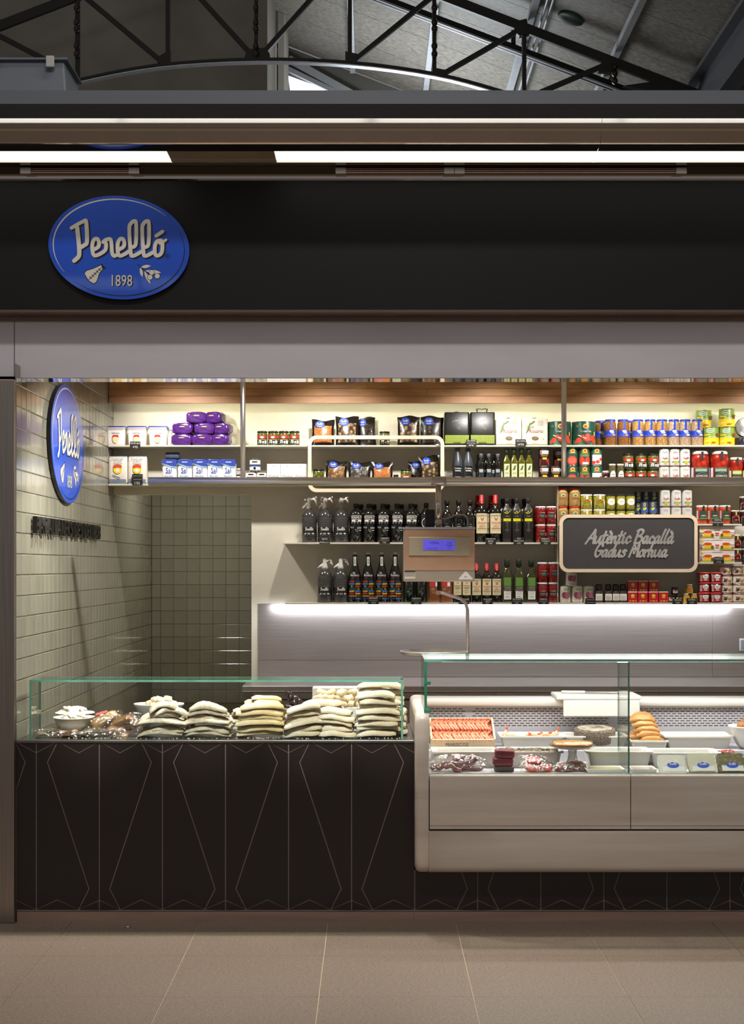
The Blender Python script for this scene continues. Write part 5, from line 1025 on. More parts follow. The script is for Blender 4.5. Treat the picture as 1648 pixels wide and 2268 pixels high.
vb = product('vermouth_bottle', [('body', MB().lathe([(.040, 0), (.0425, .004), (.0425, .165), (.040, .182), (.030, .203), (.017, .214), (.014, .220), (.014, .23)], 22), DGLASS), ('cap', MB().lathe([(.017, .226), (.017, .244), (.015, .248)], 16), C('#1a1815', .45)), ('label', MB().decal(vsh, .0425), [W_c, K, C('#b9bfc6')])])
for i, px in enumerate((788.5, 817.5, 848.5, 879.5, 910.5)): place(vb, X(px, 2.456), 2.456, zC, 'dark vermouth bottle with black and white label, %s in front row' % ORD[i], 'bottle', 'vermouth bottles', .12)
for i, px in enumerate((799, 828.5, 858.5, 889, 919)): place(vb, X(px, 2.546), 2.546, zC, 'dark vermouth bottle peeking from the back row, %s' % ORD[i], 'bottle', 'vermouth bottles', .1)
vb2 = product('vermouth_bottle', [('body', MB().lathe([(.042, 0), (.044, .004), (.044, .16), (.041, .182), (.02, .212), (.014, .22), (.014, .235)], 22), DGLASS), ('cap', MB().lathe([(.016, .23), (.016, .25), (.014, .253)], 16), C('#1a1815', .45)), ('label', MB().decal([('S', [[(.03*cos(a*pi/10), .125+.03*sin(a*pi/10)) for a in range(4, 21)]], .004, 0)], .044), [W_c])])
place(vb2, X(944, 2.46), 2.46, zC, 'dark bottle with white ring mark just left of the scale stem', 'bottle')
dbt = product('black_bottle', [('body', MB().lathe([(.034, 0), (.036, .004), (.036, .15), (.032, .175), (.017, .205), (.0125, .215), (.0125, .25)], 20), DGLASS), ('cap', MB().lathe([(.0165, .243), (.0165, .268), (.0145, .271)], 14), C('#211d19', .5)), ('label', MB().decal([('R', -.02, .02, .03, .06, 0), ('R', -.012, .012, .10, .104, 1), ('R', -.008, .008, .115, .118, 1)], .036), [W_c, GRY])])
row(dbt, (990, 1015.5, 1041), 2.455, zC, 'black wax-capped bottle behind the scale cables, {o} of three', 'bottle', 'black bottles behind the scale')
def vinegar(name, R, H, txt=True):
    k = H/.305
    sh = [('R', -1.05*R, 1.05*R, .058*k, .185*k, 0), ('T', 'CAPIRETE', 0, .171*k, .0135*k, .78, 1), ('P', [(-.011*k, .158*k), (.011*k, .158*k), (.006*k, .143*k), (0, .138*k), (-.006*k, .143*k)], 2), ('E', 0, .151*k, .004*k, .004*k, 0), ('T', 'VINAGRE', 0, .126*k, .0125*k, .78, 3), ('T', 'DE', 0, .115*k, .006*k, 3), ('T', 'JEREZ', 0, .104*k, .0125*k, .8, 3), ('R', -.028*k, .028*k, .088*k, .091*k, 1), ('R', -.02*k, .02*k, .075*k, .077*k, 4)]
    if not txt: sh = [('R', -1.05*R, 1.05*R, .058*k, .185*k, 0), ('P', [(-.011*k, .165*k), (.011*k, .165*k), (.006*k, .150*k), (0, .145*k), (-.006*k, .150*k)], 4), ('T', 'CAPIRETE', 0, .13*k, .012*k, .75, 1), ('R', -.02*k, .02*k, .112*k, .116*k, 1), ('T', 'JEREZ', 0, .1*k, .009*k, 4), ('R', -.02*k, .02*k, .08*k, .083*k, 4)]
    return product(name, [('body', MB().lathe([(R*.95, 0), (R, .004), (R, .185*k), (R*.9, .205*k), (R*.5, .23*k), (.0155*k, .24*k), (.0145*k, .27*k)], 22), DGLASS), ('capsule', MB().lathe([(.0185*k, .243*k), (.0165*k, .27*k), (.0145*k, .272*k), (.0145*k, .302*k), (.012*k, .305*k)], 16), C('#b8202a', .35)), ('emblem', MB().decal([('E', 0, .256*k, .006*k, .007*k, 0)], .0178*k), [GLD]), ('label', MB().decal(sh, R), [CRM, C('#4a3a2a'), C('#a34a2a'), C('#b03028'), C('#a89060')])])
vg = vinegar('sherry_vinegar', .039, .305)
for px, y, lb in ((1066.5, 2.455, 'left, front row'), (1097, 2.455, 'right, front row'), (1057.5, 2.545, 'left, back row'), (1087.5, 2.545, 'right, back row')): place(vg, X(px, y), y, zC, 'tall red-capped vinegar bottle with cream label, %s' % lb, 'bottle', 'tall vinegar bottles', .05)
yb2 = product('black_oil_bottle', [('body', MB().loft(rrect(.3), [(.026, .026, 0), (.0285, .0285, .03), (.0315, .0315, .195), (.027, .027, .212), (.013, .013, .235), (.0125, .0125, .255)], 0), mat('matt_black_bottle', '#211d1a', .35)), ('cap', MB().lathe([(.0145, .25), (.0165, .262), (.0165, .28), (.015, .283)], 16), C('#1c1a18', .5)), ('label', MB().decal([('R', -.024, .024, .135, .153, 0), ('S', [catmull([(-.018, .192), (-.006, .184), (.008, .19), (.02, .203)], 4), catmull([(-.012, .186), (0, .2), (.004, .186)], 4)], .003, 0), ('R', -.011, .011, .165, .169, 1), ('R', -.01, .01, .125, .128, 1), ('R', -.012, .012, .078, .081, 1), ('R', -.007, .007, .066, .069, 2)]+[('E', 0, .115-.012*i, .005, .004, 2) for i in range(3)], None, -.0312), [C('#d6cf1e'), GRY, C('#6a5a4a')])])
row(yb2, (1122.5, 1144, 1169.5), 2.45, zC, 'black oil bottle with yellow band, {o} of three in front', 'bottle', 'yellow banded bottles', rz=0)
for i, px in enumerate((1115, 1138, 1162)): place(yb2, X(px, 2.545), 2.545, zC, 'black oil bottle behind the yellow banded row, %s' % ORD[i], 'bottle', 'yellow banded bottles', 0)
rsh2 = [('R', -.018, .024, .04, .082, 0), ('R', -.016, -.006, .068, .08, 1), ('R', -.004, .02, .069, .078, 3), ('T', 'DEL PIQUILLO', .003, .058, .006, .65, 2), ('R', -.012, .018, .046, .050, 3), ('R', .027, .032, .04, .062, 2)]
rj = jar('red_pepper_jar', .0332, .1155, REDJ, C('#ece8e2', .35), rsh2, [K, C('#c03028'), W_c, C('#8a8378')], .88, .09, .1)
for px, y, z_, lb in ((1197.5, 2.45, 0, 'front bottom left'), (1221, 2.45, 0, 'front bottom right'), (1197.5, 2.45, .1158, 'front top left'), (1221, 2.45, .1158, 'front top right'), (1194, 2.535, 0, 'back bottom left'), (1218, 2.535, 0, 'back bottom right'), (1194, 2.535, .1158, 'back top left'), (1218, 2.535, .1158, 'back top right')): place(rj, X(px, y), y, zC+z_, 'white-lidded red pepper jar on the siphon shelf, %s' % lb, 'jar', 'red pepper jars, upper block', random.uniform(-.3, .3))
rj2 = jar('piquillo_jar', .0332, .128, REDJ, C('#ece8e2', .35), [(a[0],)+tuple(x for x in a[1:]) for a in rsh2], [K, C('#c03028'), W_c, C('#8a8378')], .9, .085, .2)
for px, z_, lb in ((1201.5, 0, 'bottom left'), (1225.5, 0, 'bottom right'), (1201.5, .1285, 'top left'), (1225.5, .1285, 'top right')): place(rj2, X(px, 2.45), 2.45, zD+z_, 'tall red jar in the block on the lowest shelf, %s' % lb, 'jar', 'red pepper jars, lower block', random.uniform(-.2, .2))
# swing top bottles with coloured words
wcol = ['#c8322c', '#2f63b0', '#e0c23a', '#3f8ac0']; words = [('~', 0), ('Don Dio', 1), ('~', 3), ('~', 2), ('TES', 2), ('~', 0), ('ARTISTES', 1), ('QU', 2), ('~', 2), ('~', 3), ('~', 0), ('~', 2), ('CONDIMENT', 2), ('~', 0), ('SEITONS', 1), ('~', 3)]
bsh2 = []; rw = random.Random(3)
for r_i in range(8):
    z = .135-.0155*r_i
    for (t, c), xo in ((words[2*r_i], -.022), (words[2*r_i+1], .024)):
        if t != '~': bsh2.append(('T', t, xo, z, .0115, .62, 1+c)); continue
        x = xo-.02
        while x < xo+.018: q = rw.uniform(.002, .0045); bsh2.append(('R', x, x+q, z-.005, z+rw.choice((.004, .0055)), 1+c)); x += q+.0014
def swing():
    R = .0413; r = empty('swing_top_bottle')
    MB().lathe([(R*.93, 0), (R, .005), (R, .155), (R*.95, .175), (R*.62, .225), (.0165, .258), (.0145, .27), (.0145, .296), (.017, .299), (.016, .302)], 22).build('body', DGLASS, r)
    MB().decal(bsh2, R, 0, .0008, .000004).build('coloured_words', [C(c) for c in ['#15120f']+wcol], r)
    MB().decal([('T', 'El', -.006, .189, .013, 0), ('T', 'Bandarra', 0, .176, .015, .75, 0), ('P', [(-.014, .163), (.022, .170), (.022, .164), (-.014, .157)], 1)], R*.97, 0, .0015).build('logo', [W_c, C('#c8322c')], r)
    MB().decal([('R', -.008, .008, .235, .292, 0), ('R', -.003, .003, .245, .283, 1)], .023).build('paper_seal', [C('#d9dcd2'), C('#7d8a86')], r)
    MB().lathe([(.0145, .302), (.0145, .306), (.013, .308)], 14).build('gasket', C('#b0332c'), r)
    MB().lathe([(.012, .307), (.0135, .312), (.011, .319), (.004, .321)], 14).build('stopper', HEADW, r)
    w_ = MB()
    for s in (-1, 1): w_.tube(catmull([(s*.006, 0, .316), (s*.022, 0, .31), (s*.028, 0, .285), (s*.02, 0, .272), (s*.016, 0, .278)], 4), .0013, 5)
    w_.tube([(-.017, -.016, .28), (.017, -.016, .28)], .0013, 5); w_.build('wire_bail', TIN, r)
    return r
sw = swing()
row(sw, (786, 815.5, 845.5, 875), 2.455, zD, 'swing top bottle covered in coloured words, {o} of four', 'bottle', 'swing top bottles')
wbt = product('wine_bottle', [('body', MB().lathe([(.036, 0), (.038, .004), (.038, .17), (.033, .195), (.016, .22), (.0135, .23), (.0135, .26)], 20), mat('dark_green_glass', '#101a12', .06, coat=1)), ('capsule', MB().lathe([(.0155, .235), (.0155, .29), (.013, .293)], 14), C('#2a1a1c', .4)), ('label', MB().decal([('P', [(-.028, .17), (.028, .17), (.016, .115), (-.016, .115)], 0), ('P', [(-.025, .167), (.025, .167), (.014, .118), (-.014, .118)], 1), ('E', -.004, .062, .002, .002, 2), ('E', .006, .062, .002, .002, 2)], .038), [C('#9a9a9c'), C('#2b2b2c'), C('#3a6ab0')])])
row(wbt, (906, 933), 2.455, zD, 'dark wine bottle below the scale, {o} of two', 'bottle', 'dark bottles below the scale')
ROSE = mat('rose_vinegar_glass', '#9a5a34', .08, coat=1, var=.15)
rv = sqbottle('rose_vinegar', .065, .27, ROSE, K, [('R', -.029, .029, .10, .19, 0), ('R', -.029, .029, .10, .135, 1), ('E', 0, .17, .02, .012, 2), ('R', .006, .022, .104, .13, 3)], [C('#d9d2a8'), C('#c23a34'), C('#6f8a3a'), W_c], .3, .3, .7)
row(rv, (962, 988.5), 2.45, zD, 'amber vinegar bottle with red label below the scale, {o}', 'bottle', 'amber vinegar bottles', rz=0)
vgc = vinegar('sherry_vinegar', .0285, .25, False)
row(vgc, (1013, 1033.5), 2.445, zD, 'short vinegar with plain cream label half under the scale, {o}', 'bottle', 'cream label vinegars')
vgs = vinegar('sherry_vinegar', .0312, .25)
row(vgs, (1055.5, 1078, 1100), 2.447, zD, 'short red-capped vinegar bottle on the lowest shelf, {o} of three', 'bottle', 'short vinegar bottles')
gob = sqbottle('green_label_oil', .0705, .275, OILD, C('#27331f', .4), [('R', -.023, .023, .02, .16, 2), ('R', -.023, .023, .105, .16, 0), ('R', -.023, .023, .075, .105, 1), ('R', -.023, .023, .02, .075, 2), ('E', 0, .06, .013, .008, 3), ('E', 0, .06, .01, .0055, 2), ('R', -.014, .014, .04, .042, 4), ('R', -.01, .01, .033, .035, 4)]+[('E', -.016+.008*(i % 5), .081+.008*(i//5), .0035, .003, 5) for i in range(15)], [C('#5f8a3a'), C('#4a3f3a'), W_c, C('#a89a4a'), C('#9a9488'), C('#a3988a')], .5, .3, .55)
row(gob, (1123, 1149, 1176.5), 2.455, zD, 'oil bottle with green and white label, {o} of three', 'bottle', 'green label oil bottles', rz=0)
onsh = [('E', .004, .084, .018, .008, 0), ('E', .004, .084, .015, .006, 1), ('R', -.008, .016, .0825, .0855, 0), ('E', -.008, .048, .017, .02, 2), ('E', .012, .046, .016, .021, 3), ('S', [[(-.016, .062), (-.022, .075)], [(.02, .06), (.03, .07)]], .002, 2), ('R', -.026, .026, .018, .0205, 4), ('R', -.018, .018, .010, .0125, 4)]
oc = can('onion_can', .0365, .1065, C('#e3dccb', .4), onsh, [C('#4a9a4a'), C('#dcecd0'), C('#7a3a48'), C('#9a5a68'), C('#9a8f80')])
for px, z_, lb in ((1251.5, 0, 'bottom left'), (1278, 0, 'bottom middle'), (1304, 0, 'bottom right'), (1265, .107, 'the one on top')): place(oc, X(px, 2.455), 2.455, zD+z_, 'cream can with plum coloured onions, %s' % lb, 'can', 'onion cans', 0)
ml = product('spice_grinder', [('body', MB().loft(rrect(.4), [(.021, .021, 0), (.022, .022, .003), (.022, .022, .07), (.016, .016, .082)], 0), contents('mixed_pepper', '#7a5a44', '#2f241c', 200)), ('grinder_head', MB().lathe([(.019, .082), (.0205, .088), (.0205, .108), (.017, .117), (.01, .118)], 14), C('#2c2a28', .2)), ('label', MB().decal([('R', -.0215, .0215, .014, .056, 0)]+[('E', -.012+.008*i, .022+.009*j, .0022, .0024, 1+(i+j) % 3) for i in range(4) for j in range(3)], None, -.022), [W_c, C('#b03a34'), C('#5a6a4a'), C('#3a3a3a')])])
row(ml, (1326, 1347, 1363.5, 1379.5), 2.437, zD, 'spice grinder with dotted white label, {o} of four', 'grinder', 'spice grinders')
ssh2 = [('E', 0, .046, .012, .008, 0), ('R', -.013, .013, .034, .037, 0), ('R', -.009, .009, .028, .031, 0), ('R', -.005, .009, .008, .014, 0), ('E', -.016, .011, .004, .004, 1), ('R', .016, .022, .008, .014, 1)]
stn = product('saffron_tin', [('body', MB().bbox(-.0305, .0305, -.025, .025, 0, .066, .003), C('#c41f26', .3)), ('lid', MB().bbox(-.0312, .0312, -.0257, .0257, .062, .0702, .003), C('#d8c8c4', .3)), ('label', MB().decal(ssh2, None, -.025), [C('#f0c82a'), C('#e8b0a0')])])
for px, z_, lb in ((1400, 0, 'bottom row, first'), (1422.5, 0, 'bottom row, second'), (1446, 0, 'bottom row, third'), (1468.5, 0, 'bottom row, fourth'), (1400.5, .0704, 'top row, left'), (1423, .0704, 'top row, middle'), (1446.5, .0704, 'top row, right')): place(stn, X(px, 2.44), 2.44, zD+z_, 'small red tin with yellow emblem, %s' % lb, 'tin', 'red saffron tins', 0)
tj = jar('truffle_jar', .0225, .049, contents('black_truffle', '#3a2a20', '#120c08', 90), C('#1c1a18', .3), [('R', -.016, .02, .012, .032, 0), ('E', .002, .027, .01, .005, 1)], [C('#d8c6b8'), C('#a03a30')], .92, .25)
for px, z_, lb in ((1485.5, 0, 'bottom left'), (1502.5, 0, 'bottom right'), (1494.5, .0493, 'on top')): place(tj, X(px, 2.437), 2.437, zD+z_, 'small dark truffle jar in a three jar pile, %s' % lb, 'jar', 'truffle jars')
yj = jar('saffron_jar', .0222, .058, contents('saffron_threads', '#8a4a1a', '#c9983a', 160), C('#cfc6b4', .2), [('R', -.034, .034, .004, .032, 0), ('E', .0, .019, .011, .011, 1), ('R', -.006, .006, .017, .021, 2)], [C('#ecc02a'), C('#c9302a'), C('#f0d0a0')], .8, .16, .3)
for px, z_, lb in ((1520.5, 0, 'bottom left'), (1537.5, 0, 'bottom right'), (1526.5, .0583, 'on top')): place(yj, X(px, 2.437), 2.437, zD+z_, 'small yellow labelled saffron jar, %s' % lb, 'jar', 'saffron jars')
rtsh = [('R', -.03, .03, .006, .048, 0), ('P', [(-.012, .046), (.027, .046), (.024, .03), (.015, .023), (0, .023), (-.01, .03)], 1), ('R', -.026, -.017, .008, .044, 1), ('R', -.002, .018, .013, .019, 1), ('R', -.002, .018, .036, .039, 2), ('R', -.023, -.02, .012, .04, 3)]
rtb = product('red_lid_tub', [('tub', MB().loft(rrect(.35), [(.031, .031, 0), (.0355, .0355, .056)], 0), contents('pink_salt', '#8a5048', '#5a2c28', 150)), ('lid', MB().loft(rrect(.35), [(.0372, .0372, .055), (.0378, .0378, .058), (.0372, .0372, .0635), (.034, .034, .064)], 0), C('#c9242a', .3)), ('label', MB().decal(rtsh, None, -.0352), [C('#b82a30'), W_c, C('#9a9490'), K])])
for i, px in enumerate((1557.5, 1583.5)):
    for j in range(3): place(rtb, X(px, 2.445), 2.445, zD+.0643*j, 'tub with red lid, %s column, %s' % (['left', 'right'][i], ['bottom', 'middle', 'top'][j]), 'tub', 'red lid tubs', 0)
ccsh = [('R', -.05, .05, .008, .05, 0), ('P', [(-.027, .014), (-.02, .03), (-.024, .042), (-.012, .036), (.002, .04), (.0, .02), (-.01, .012)], 1), ('P', [(-.02, .018), (-.014, .03), (-.004, .03), (-.006, .018)], 3), ('E', .016, .022, .012, .008, 2), ('S', [[(.024, .026), (.034, .034)]], .002, 3), ('E', .0, .032, .006, .005, 2)]
ccn = can('seafood_can', .0385, .0575, C('#b5583c', .35), ccsh, [C('#eee6da'), C('#6a5a44'), C('#c98a3a'), C('#3a3028')])
for i, px in enumerate((1608, 1635)):
    for j in range(4): place(ccn, X(px-(2 if j == 3 else 0), 2.452), 2.452, zD+.0581*j, 'white and red seafood can, %s column, %s from the shelf' % (['left', 'right'][i], ['first', 'second', 'third', 'fourth'][j]), 'can', 'seafood cans', 0)
place(ccn, X(1662, 2.452), 2.452, zD, 'white and red seafood can cut by the right edge', 'can', 'seafood cans', 0)

# ---- shelves E and F -------------------------------------------------------
pkj = jar('pickle_jar', .0368, .1135, PICK, C('#c8322c', .35), [('R', -.042, .042, .046, .082, 0), ('P', [(-.03, .082), (.03, .082), (.036, .074), (-.036, .074)], 1), ('E', .002, .068, .014, .011, 3), ('E', .002, .067, .009, .007, 2), ('R', -.024, .026, .052, .0545, 1), ('R', -.018, .02, .047, .0495, 0), ('S', [[(-.042, .076), (.042, .076)]], .005, 1)], [C('#a8854a'), C('#cf3a2a'), C('#3f7a4a'), C('#e0d6b0')], .86, .09, .16)
for i, px in enumerate((1245.5, 1272.5)):
    for j in range(2): place(pkj, X(px, 2.455), 2.455, zE+.1138*j, 'mixed pickle jar with red lid, %s column, %s' % (['left', 'right'][i], ['lower', 'upper'][j]), 'jar', 'mixed pickle jars', 0)
cvj = jar('chilli_jar', .0395, .0945, CHIL, C('#ece8e2', .3), [('P', [(-.037, .01), (.037, .01), (.036, .05), (.02, .063), (0, .067), (-.02, .063), (-.036, .05)], 0), ('P', [(-.026, .052), (0, .064), (.026, .052), (.022, .044), (0, .053), (-.022, .044)], 1), ('S', [catmull([(-.018, .03), (0, .024), (.016, .034)], 4)], .005, 2), ('R', -.007, .007, .062, .093, 0)], [C('#eae4cc'), C('#c23a30'), C('#9aa83a')], .9, .12, .1)
for i, px in enumerate((1298.5, 1327.5)):
    for j in range(2): place(cvj, X(px, 2.455), 2.455, zE+.0948*j, 'yellow chilli jar with white lid and cream label, %s column, %s' % (['left', 'right'][i], ['lower', 'upper'][j]), 'jar', 'cream label chilli jars', 0)
cbj = jar('chilli_jar', .0302, .0935, CHIL, C('#2a2824', .3), [('E', .002, .048, .026, .022, 0), ('R', -.012, .016, .052, .054, 1), ('R', -.008, .012, .044, .046, 1)], [C('#f2f0ea'), C('#c0a8a0')], .93, .10, .1)
for i, px in enumerate((1352.5, 1374.5, 1396)):
    for j in range(2): place(cbj, X(px, 2.447), 2.447, zE+.0938*j, 'yellow chilli jar with black lid, %s column, %s' % (['left', 'middle', 'right'][i], ['lower', 'upper'][j]), 'jar', 'black lid chilli jars', 0)
bcn = can('blue_can', .0245, .070, C('#45484e', .35), [('R', -.03, .03, .003, .03, 0), ('E', -.006, .026, .009, .01, 1), ('E', .002, .03, .006, .006, 2), ('S', [[(.006*cos(a*pi/6)-.004, .056+.007*sin(a*pi/6)) for a in range(13)]], .0025, 3), ('R', -.012, .002, .042, .045, 3)], [C('#3a5aa0'), C('#b9c23a'), C('#d8dc6a'), W_c])
for px, y, z_, lb in ((1427.5, 2.45, 0, 'bottom left'), (1445.5, 2.45, 0, 'bottom right'), (1427.5, 2.45, .0705, 'second row left'), (1445.5, 2.45, .0705, 'second row right'), (1413.5, 2.52, .0705*1, 'back row left, second layer'), (1414.5, 2.52, 0, 'back row left, bottom'), (1413.5, 2.52, .141, 'back row left, top'), (1431, 2.52, .141, 'back row middle, top'), (1431, 2.52, .0705, 'back row middle, second layer'), (1431, 2.52, 0, 'back row middle, bottom'), (1449, 2.52, .141, 'back row right, top'), (1449, 2.52, .0705, 'back row right, second layer'), (1449, 2.52, 0, 'back row right, bottom')): place(bcn, X(px, y), y, zE+z_, 'small grey and blue lemon can, %s' % lb, 'can', 'lemon cans', .05)
wc2 = can('olive_can', .0322, .108, WCAN, wsh, WPM)
for i, px in enumerate((1473, 1497.5, 1521.5)):
    for j in range(2): place(wc2, X(px, 2.448), 2.448, zE+j*.1086, 'white olive can above the chalk sign, %s column, %s' % (['left', 'middle', 'right'][i], ['lower', 'upper'][j]), 'can', 'white olive cans, lower stack', 0)
ojr = jar('tomato_spread_jar', .0355, .119, ORNG, C('#eeeae4', .35), [('R', -.024, .024, .03, .086, 0), ('R', -.022, .022, .068, .084, 1), ('E', 0, .052, .02, .012, 2), ('E', 0, .052, .017, .009, 0), ('R', -.012, .012, .05, .055, 3), ('R', -.022, .022, .031, .04, 2), ('R', -.046, -.032, .03, .085, 4), ('R', -.006, .006, .085, .116, 0)], [C('#20221e'), C('#3a4a3a'), C('#4f8a5a'), W_c, C('#c9c0c0')], .9, .1, .1)
row(ojr, (1554.5, 1580, 1606), 2.453, zE, 'orange spread jar with white lid, {o} of three', 'jar', 'orange spread jars', rz=.08)
smj = jar('jam_jar', .0272, .0875, JAM, C('#ece8e2', .35), [('P', [(-.026, .012), (.026, .012), (.025, .045), (.012, .056), (0, .058), (-.012, .056), (-.025, .045)], 0), ('P', [(-.02, .046), (0, .056), (.02, .046), (.017, .038), (0, .046), (-.017, .038)], 1), ('E', 0, .026, .01, .008, 1), ('R', -.004, .004, .056, .086, 2)], [C('#ead9b8'), C('#b03028'), C('#d8c46a')], .92, .1, .1)
for px, z0_, z_, lb in ((1628.5, zE, 0, 'left of the upper shelf trio'), (1648.5, zE, 0, 'right of the upper shelf trio'), (1647.5, zE, .0878, 'on top of the upper shelf trio'), (1632, zF, 0, 'lower left beside the soup boxes'), (1632, zF, .0878, 'upper left beside the soup boxes'), (1651.5, zF, 0, 'lower right beside the soup boxes'), (1651.5, zF, .0878, 'upper right beside the soup boxes')): place(smj, X(px, 2.445), 2.445, z0_+z_, 'small dark jam jar with white lid, %s' % lb, 'jar', 'jam jars', 0)
bsh3 = [('E', -.092, .055, .008, .008, 0), ('R', -.03, .03, .064, .067, 4)]
for s in (-1, 1): bsh3 += [('R', s*.062-.045, s*.062+.045, .003, .012, 2), ('P', [(s*.058-.022, .012), (s*.058+.022, .012), (s*.058+.026, .038), (s*.058-.026, .038)], 0), ('E', s*.058, .04, .026, .009, 1), ('P', [(s*.1-.012, .012), (s*.1+.012, .012), (s*.1, .026)], 1), ('S', [[(s*.085, .035), (s*.112, .032)]], .004, 3), ('E', s*.03, .02, .009, .01, 3)]
bsh3 += [('R', -.013, .013, .024, .036, 1), ('R', -.112, .112, .0005, .002, 5), ('R', -.112, .112, .0745, .076, 5)]
sbx = product('soup_box', [('box', MB().bbox(-.112, .112, -.05, .05, 0, .0765, .0008), C('#efe9e0', .45)), ('print', MB().decal(bsh3, None, -.05), [C('#f0c030'), C('#d24a2a'), C('#a3b83a'), C('#7a4a24'), C('#b9b0a4'), C('#d88a7a')])])
for j in range(3): place(sbx, X(1584, 2.465), 2.465, zF+.0768*j, 'long soup cube box, %s of the stack of three' % ['bottom', 'middle', 'top'][j], 'box', 'soup boxes', 0)

# ================================================================ SALT COD COUNTER
CODA = mat('cod_flesh_cream', '#f3e4bd', .55, scale=11, col2='#e2c380', bump=.35, bscale=120, detail=5, sss=.45)
CODB = mat('cod_flesh_pale', '#f0e6d0', .6, scale=13, col2='#dcc8a0', bump=.4, bscale=110, detail=5, sss=.35)
CODG = mat('cod_skin_grey', '#c4b79e', .55, scale=18, col2='#94886f', bump=.4, bscale=90, detail=5)
CODF = mat('cod_flap', '#eadfc8', .6, scale=22, col2='#b8a88a', bump=.5, bscale=70, detail=6, sss=.2)
def slab_mesh(name, L, Wd, T, bend, seed, mats, rag=0.0, n=14):
    rr = random.Random(seed); secs = []; ol = rrect(.32, 2); m = len(ol)
    ph = rr.uniform(0, 6)
    for i in range(n+1):
        u = i/n; e = min(1, .55+2.2*min(u, 1-u)**.8); x = (u-.5)*L
        zc = bend*(1-(2*u-1)**2)*(1+.5*sin(ph))+.0025*sin(8*u+ph); w_ = Wd/2*(.82+.18*e)*(1+rag*sin(11*u+ph)); t = T/2*e*(1+rag*1.2*sin(7*u+ph*2))
        secs.append([(x+rr.uniform(-.0012, .0012), y*w_*(1.0-.17*(z+1)+.05*sin(5*u+ph))+rr.uniform(-.001, .001)*(1+4*rag), zc+T/2+z*t+rr.uniform(-.0007, .0007)*(1+6*rag)) for y, z in ol])
    mb = MB().rings(secs, lambda i, j: 1 if sum(ol[k % m][1] for k in (j, j+1)) < -1.0 else 0, True)
    return mb.mesh(name, mats)
LOIN = [slab_mesh('cod_loin', .235, .10, .030, .012, k, [CODA if k % 2 else CODB, CODG], .04) for k in range(6)]
FLAP = [slab_mesh('cod_flap', .26, .15, .022, .030, 20+k, [CODF, CODG], .16) for k in range(5)]
def slab_obj(me, name, px, py, y, lab, grp, ry=0, rz=0, s=(1, 1, 1)):
    o = bpy.data.objects.new(name, me); COL.objects.link(o); o.location = (X(px, y), y, Z(py, y)); o.rotation_euler = (0, ry, rz); o.scale = s
    return tag(o, lab, 'salt cod', grp)
NTH = ['first', 'second', 'third', 'fourth', 'fifth', 'sixth', 'seventh', 'eighth', 'ninth', 'tenth', 'eleventh', 'twelfth', 'thirteenth', 'fourteenth', 'fifteenth', 'sixteenth', 'seventeenth', 'eighteenth', 'nineteenth']
def pile(meshes, name, px, wpx, n, y, T, lab, grp, tilt=0.0, wob=4, ztop=None, sy=1.0, bottom=ZC+0.001, L0=.235):
    z = bottom; s_ = F/(D+y)
    for i in range(n):
        me = meshes[(i*2+int(px)) % len(meshes)]; L = wpx/s_*random.uniform(.86, 1.06)
        o = bpy.data.objects.new(name, me); COL.objects.link(o)
        o.location = (X(px+random.uniform(-wob, wob), y), y+random.uniform(-.013, .013), z+(abs(tilt)*L*.18 if i == 0 and tilt else 0)); o.rotation_euler = (random.uniform(-.03, .03), -tilt*(min(1, .35+.3*i)) + random.uniform(-.045, .045), random.uniform(-.14, .14))
        k = L/L0; o.scale = (k, sy, T/.030 if name == 'cod_loin' else T/.022)
        tag(o, lab+', %s from the bottom' % NTH[i], 'salt cod', grp); z += T*.93
    return z
pile(LOIN, 'cod_loin', 579, 104, 6, .12, .027, 'pale salt cod loin in the left loin stack', 'left loin stack', 0.0)
for px, py, y, ln, lb in ((548, 1575, .22, .6, 'small salt cod piece left behind the left loin stack'), (592, 1556, .20, .55, 'short salt cod strip on the left loin stack, right'), (568, 1556, .24, .5, 'short salt cod strip on the left loin stack, left'), (590, 1547, .22, .62, 'topmost salt cod strip of the left loin stack')):
    slab_obj(LOIN[1], 'cod_loin', px, py+6, y, lb, 'left loin stack', .05, .1, (ln, .7, .62))
for px, lb in ((530, 'lower'), (533, 'middle'), (540, 'upper')):
    slab_obj(LOIN[2], 'cod_loin', px, {'lower': 1632, 'middle': 1617, 'upper': 1602}[lb]-14, .24, 'salt cod end behind the grey flaps, %s' % lb, 'cod ends', .1, .3, (.5, .8, .6))
pile(LOIN, 'cod_loin', 672, 84, 6, .11, .026, 'salt cod loin in the tilted middle stack', 'middle loin stack', .16, 3)
pile(LOIN, 'cod_loin', 744, 80, 5, .115, .028, 'salt cod loin in the low stack right of middle', 'low loin stack', -.09, 3)
pile(LOIN, 'cod_loin', 710, 92, 6, .24, .029, 'salt cod loin in the row behind the middle stacks', 'rear loin stack', 0.03, 5)
pile(LOIN, 'cod_loin', 836, 96, 8, .12, .0275, 'salt cod loin in the tall stack by the right glass end', 'tall loin stack', -.02, 5)
pile(LOIN, 'cod_loin', 846, 100, 9, .235, .029, 'salt cod loin in the back of the tall right stack', 'rear tall loin stack', .02, 6)
pile(LOIN, 'cod_loin', 884, 34, 4, .36, .03, 'salt cod end poking out past the right glass', 'cod ends at right', -.05, 2, L0=.235)
pile(FLAP, 'cod_flap', 462, 112, 4, .13, .020, 'greyish dried cod flap in the right flap stack', 'right flap stack', 0, 4, sy=.9, L0=.26)
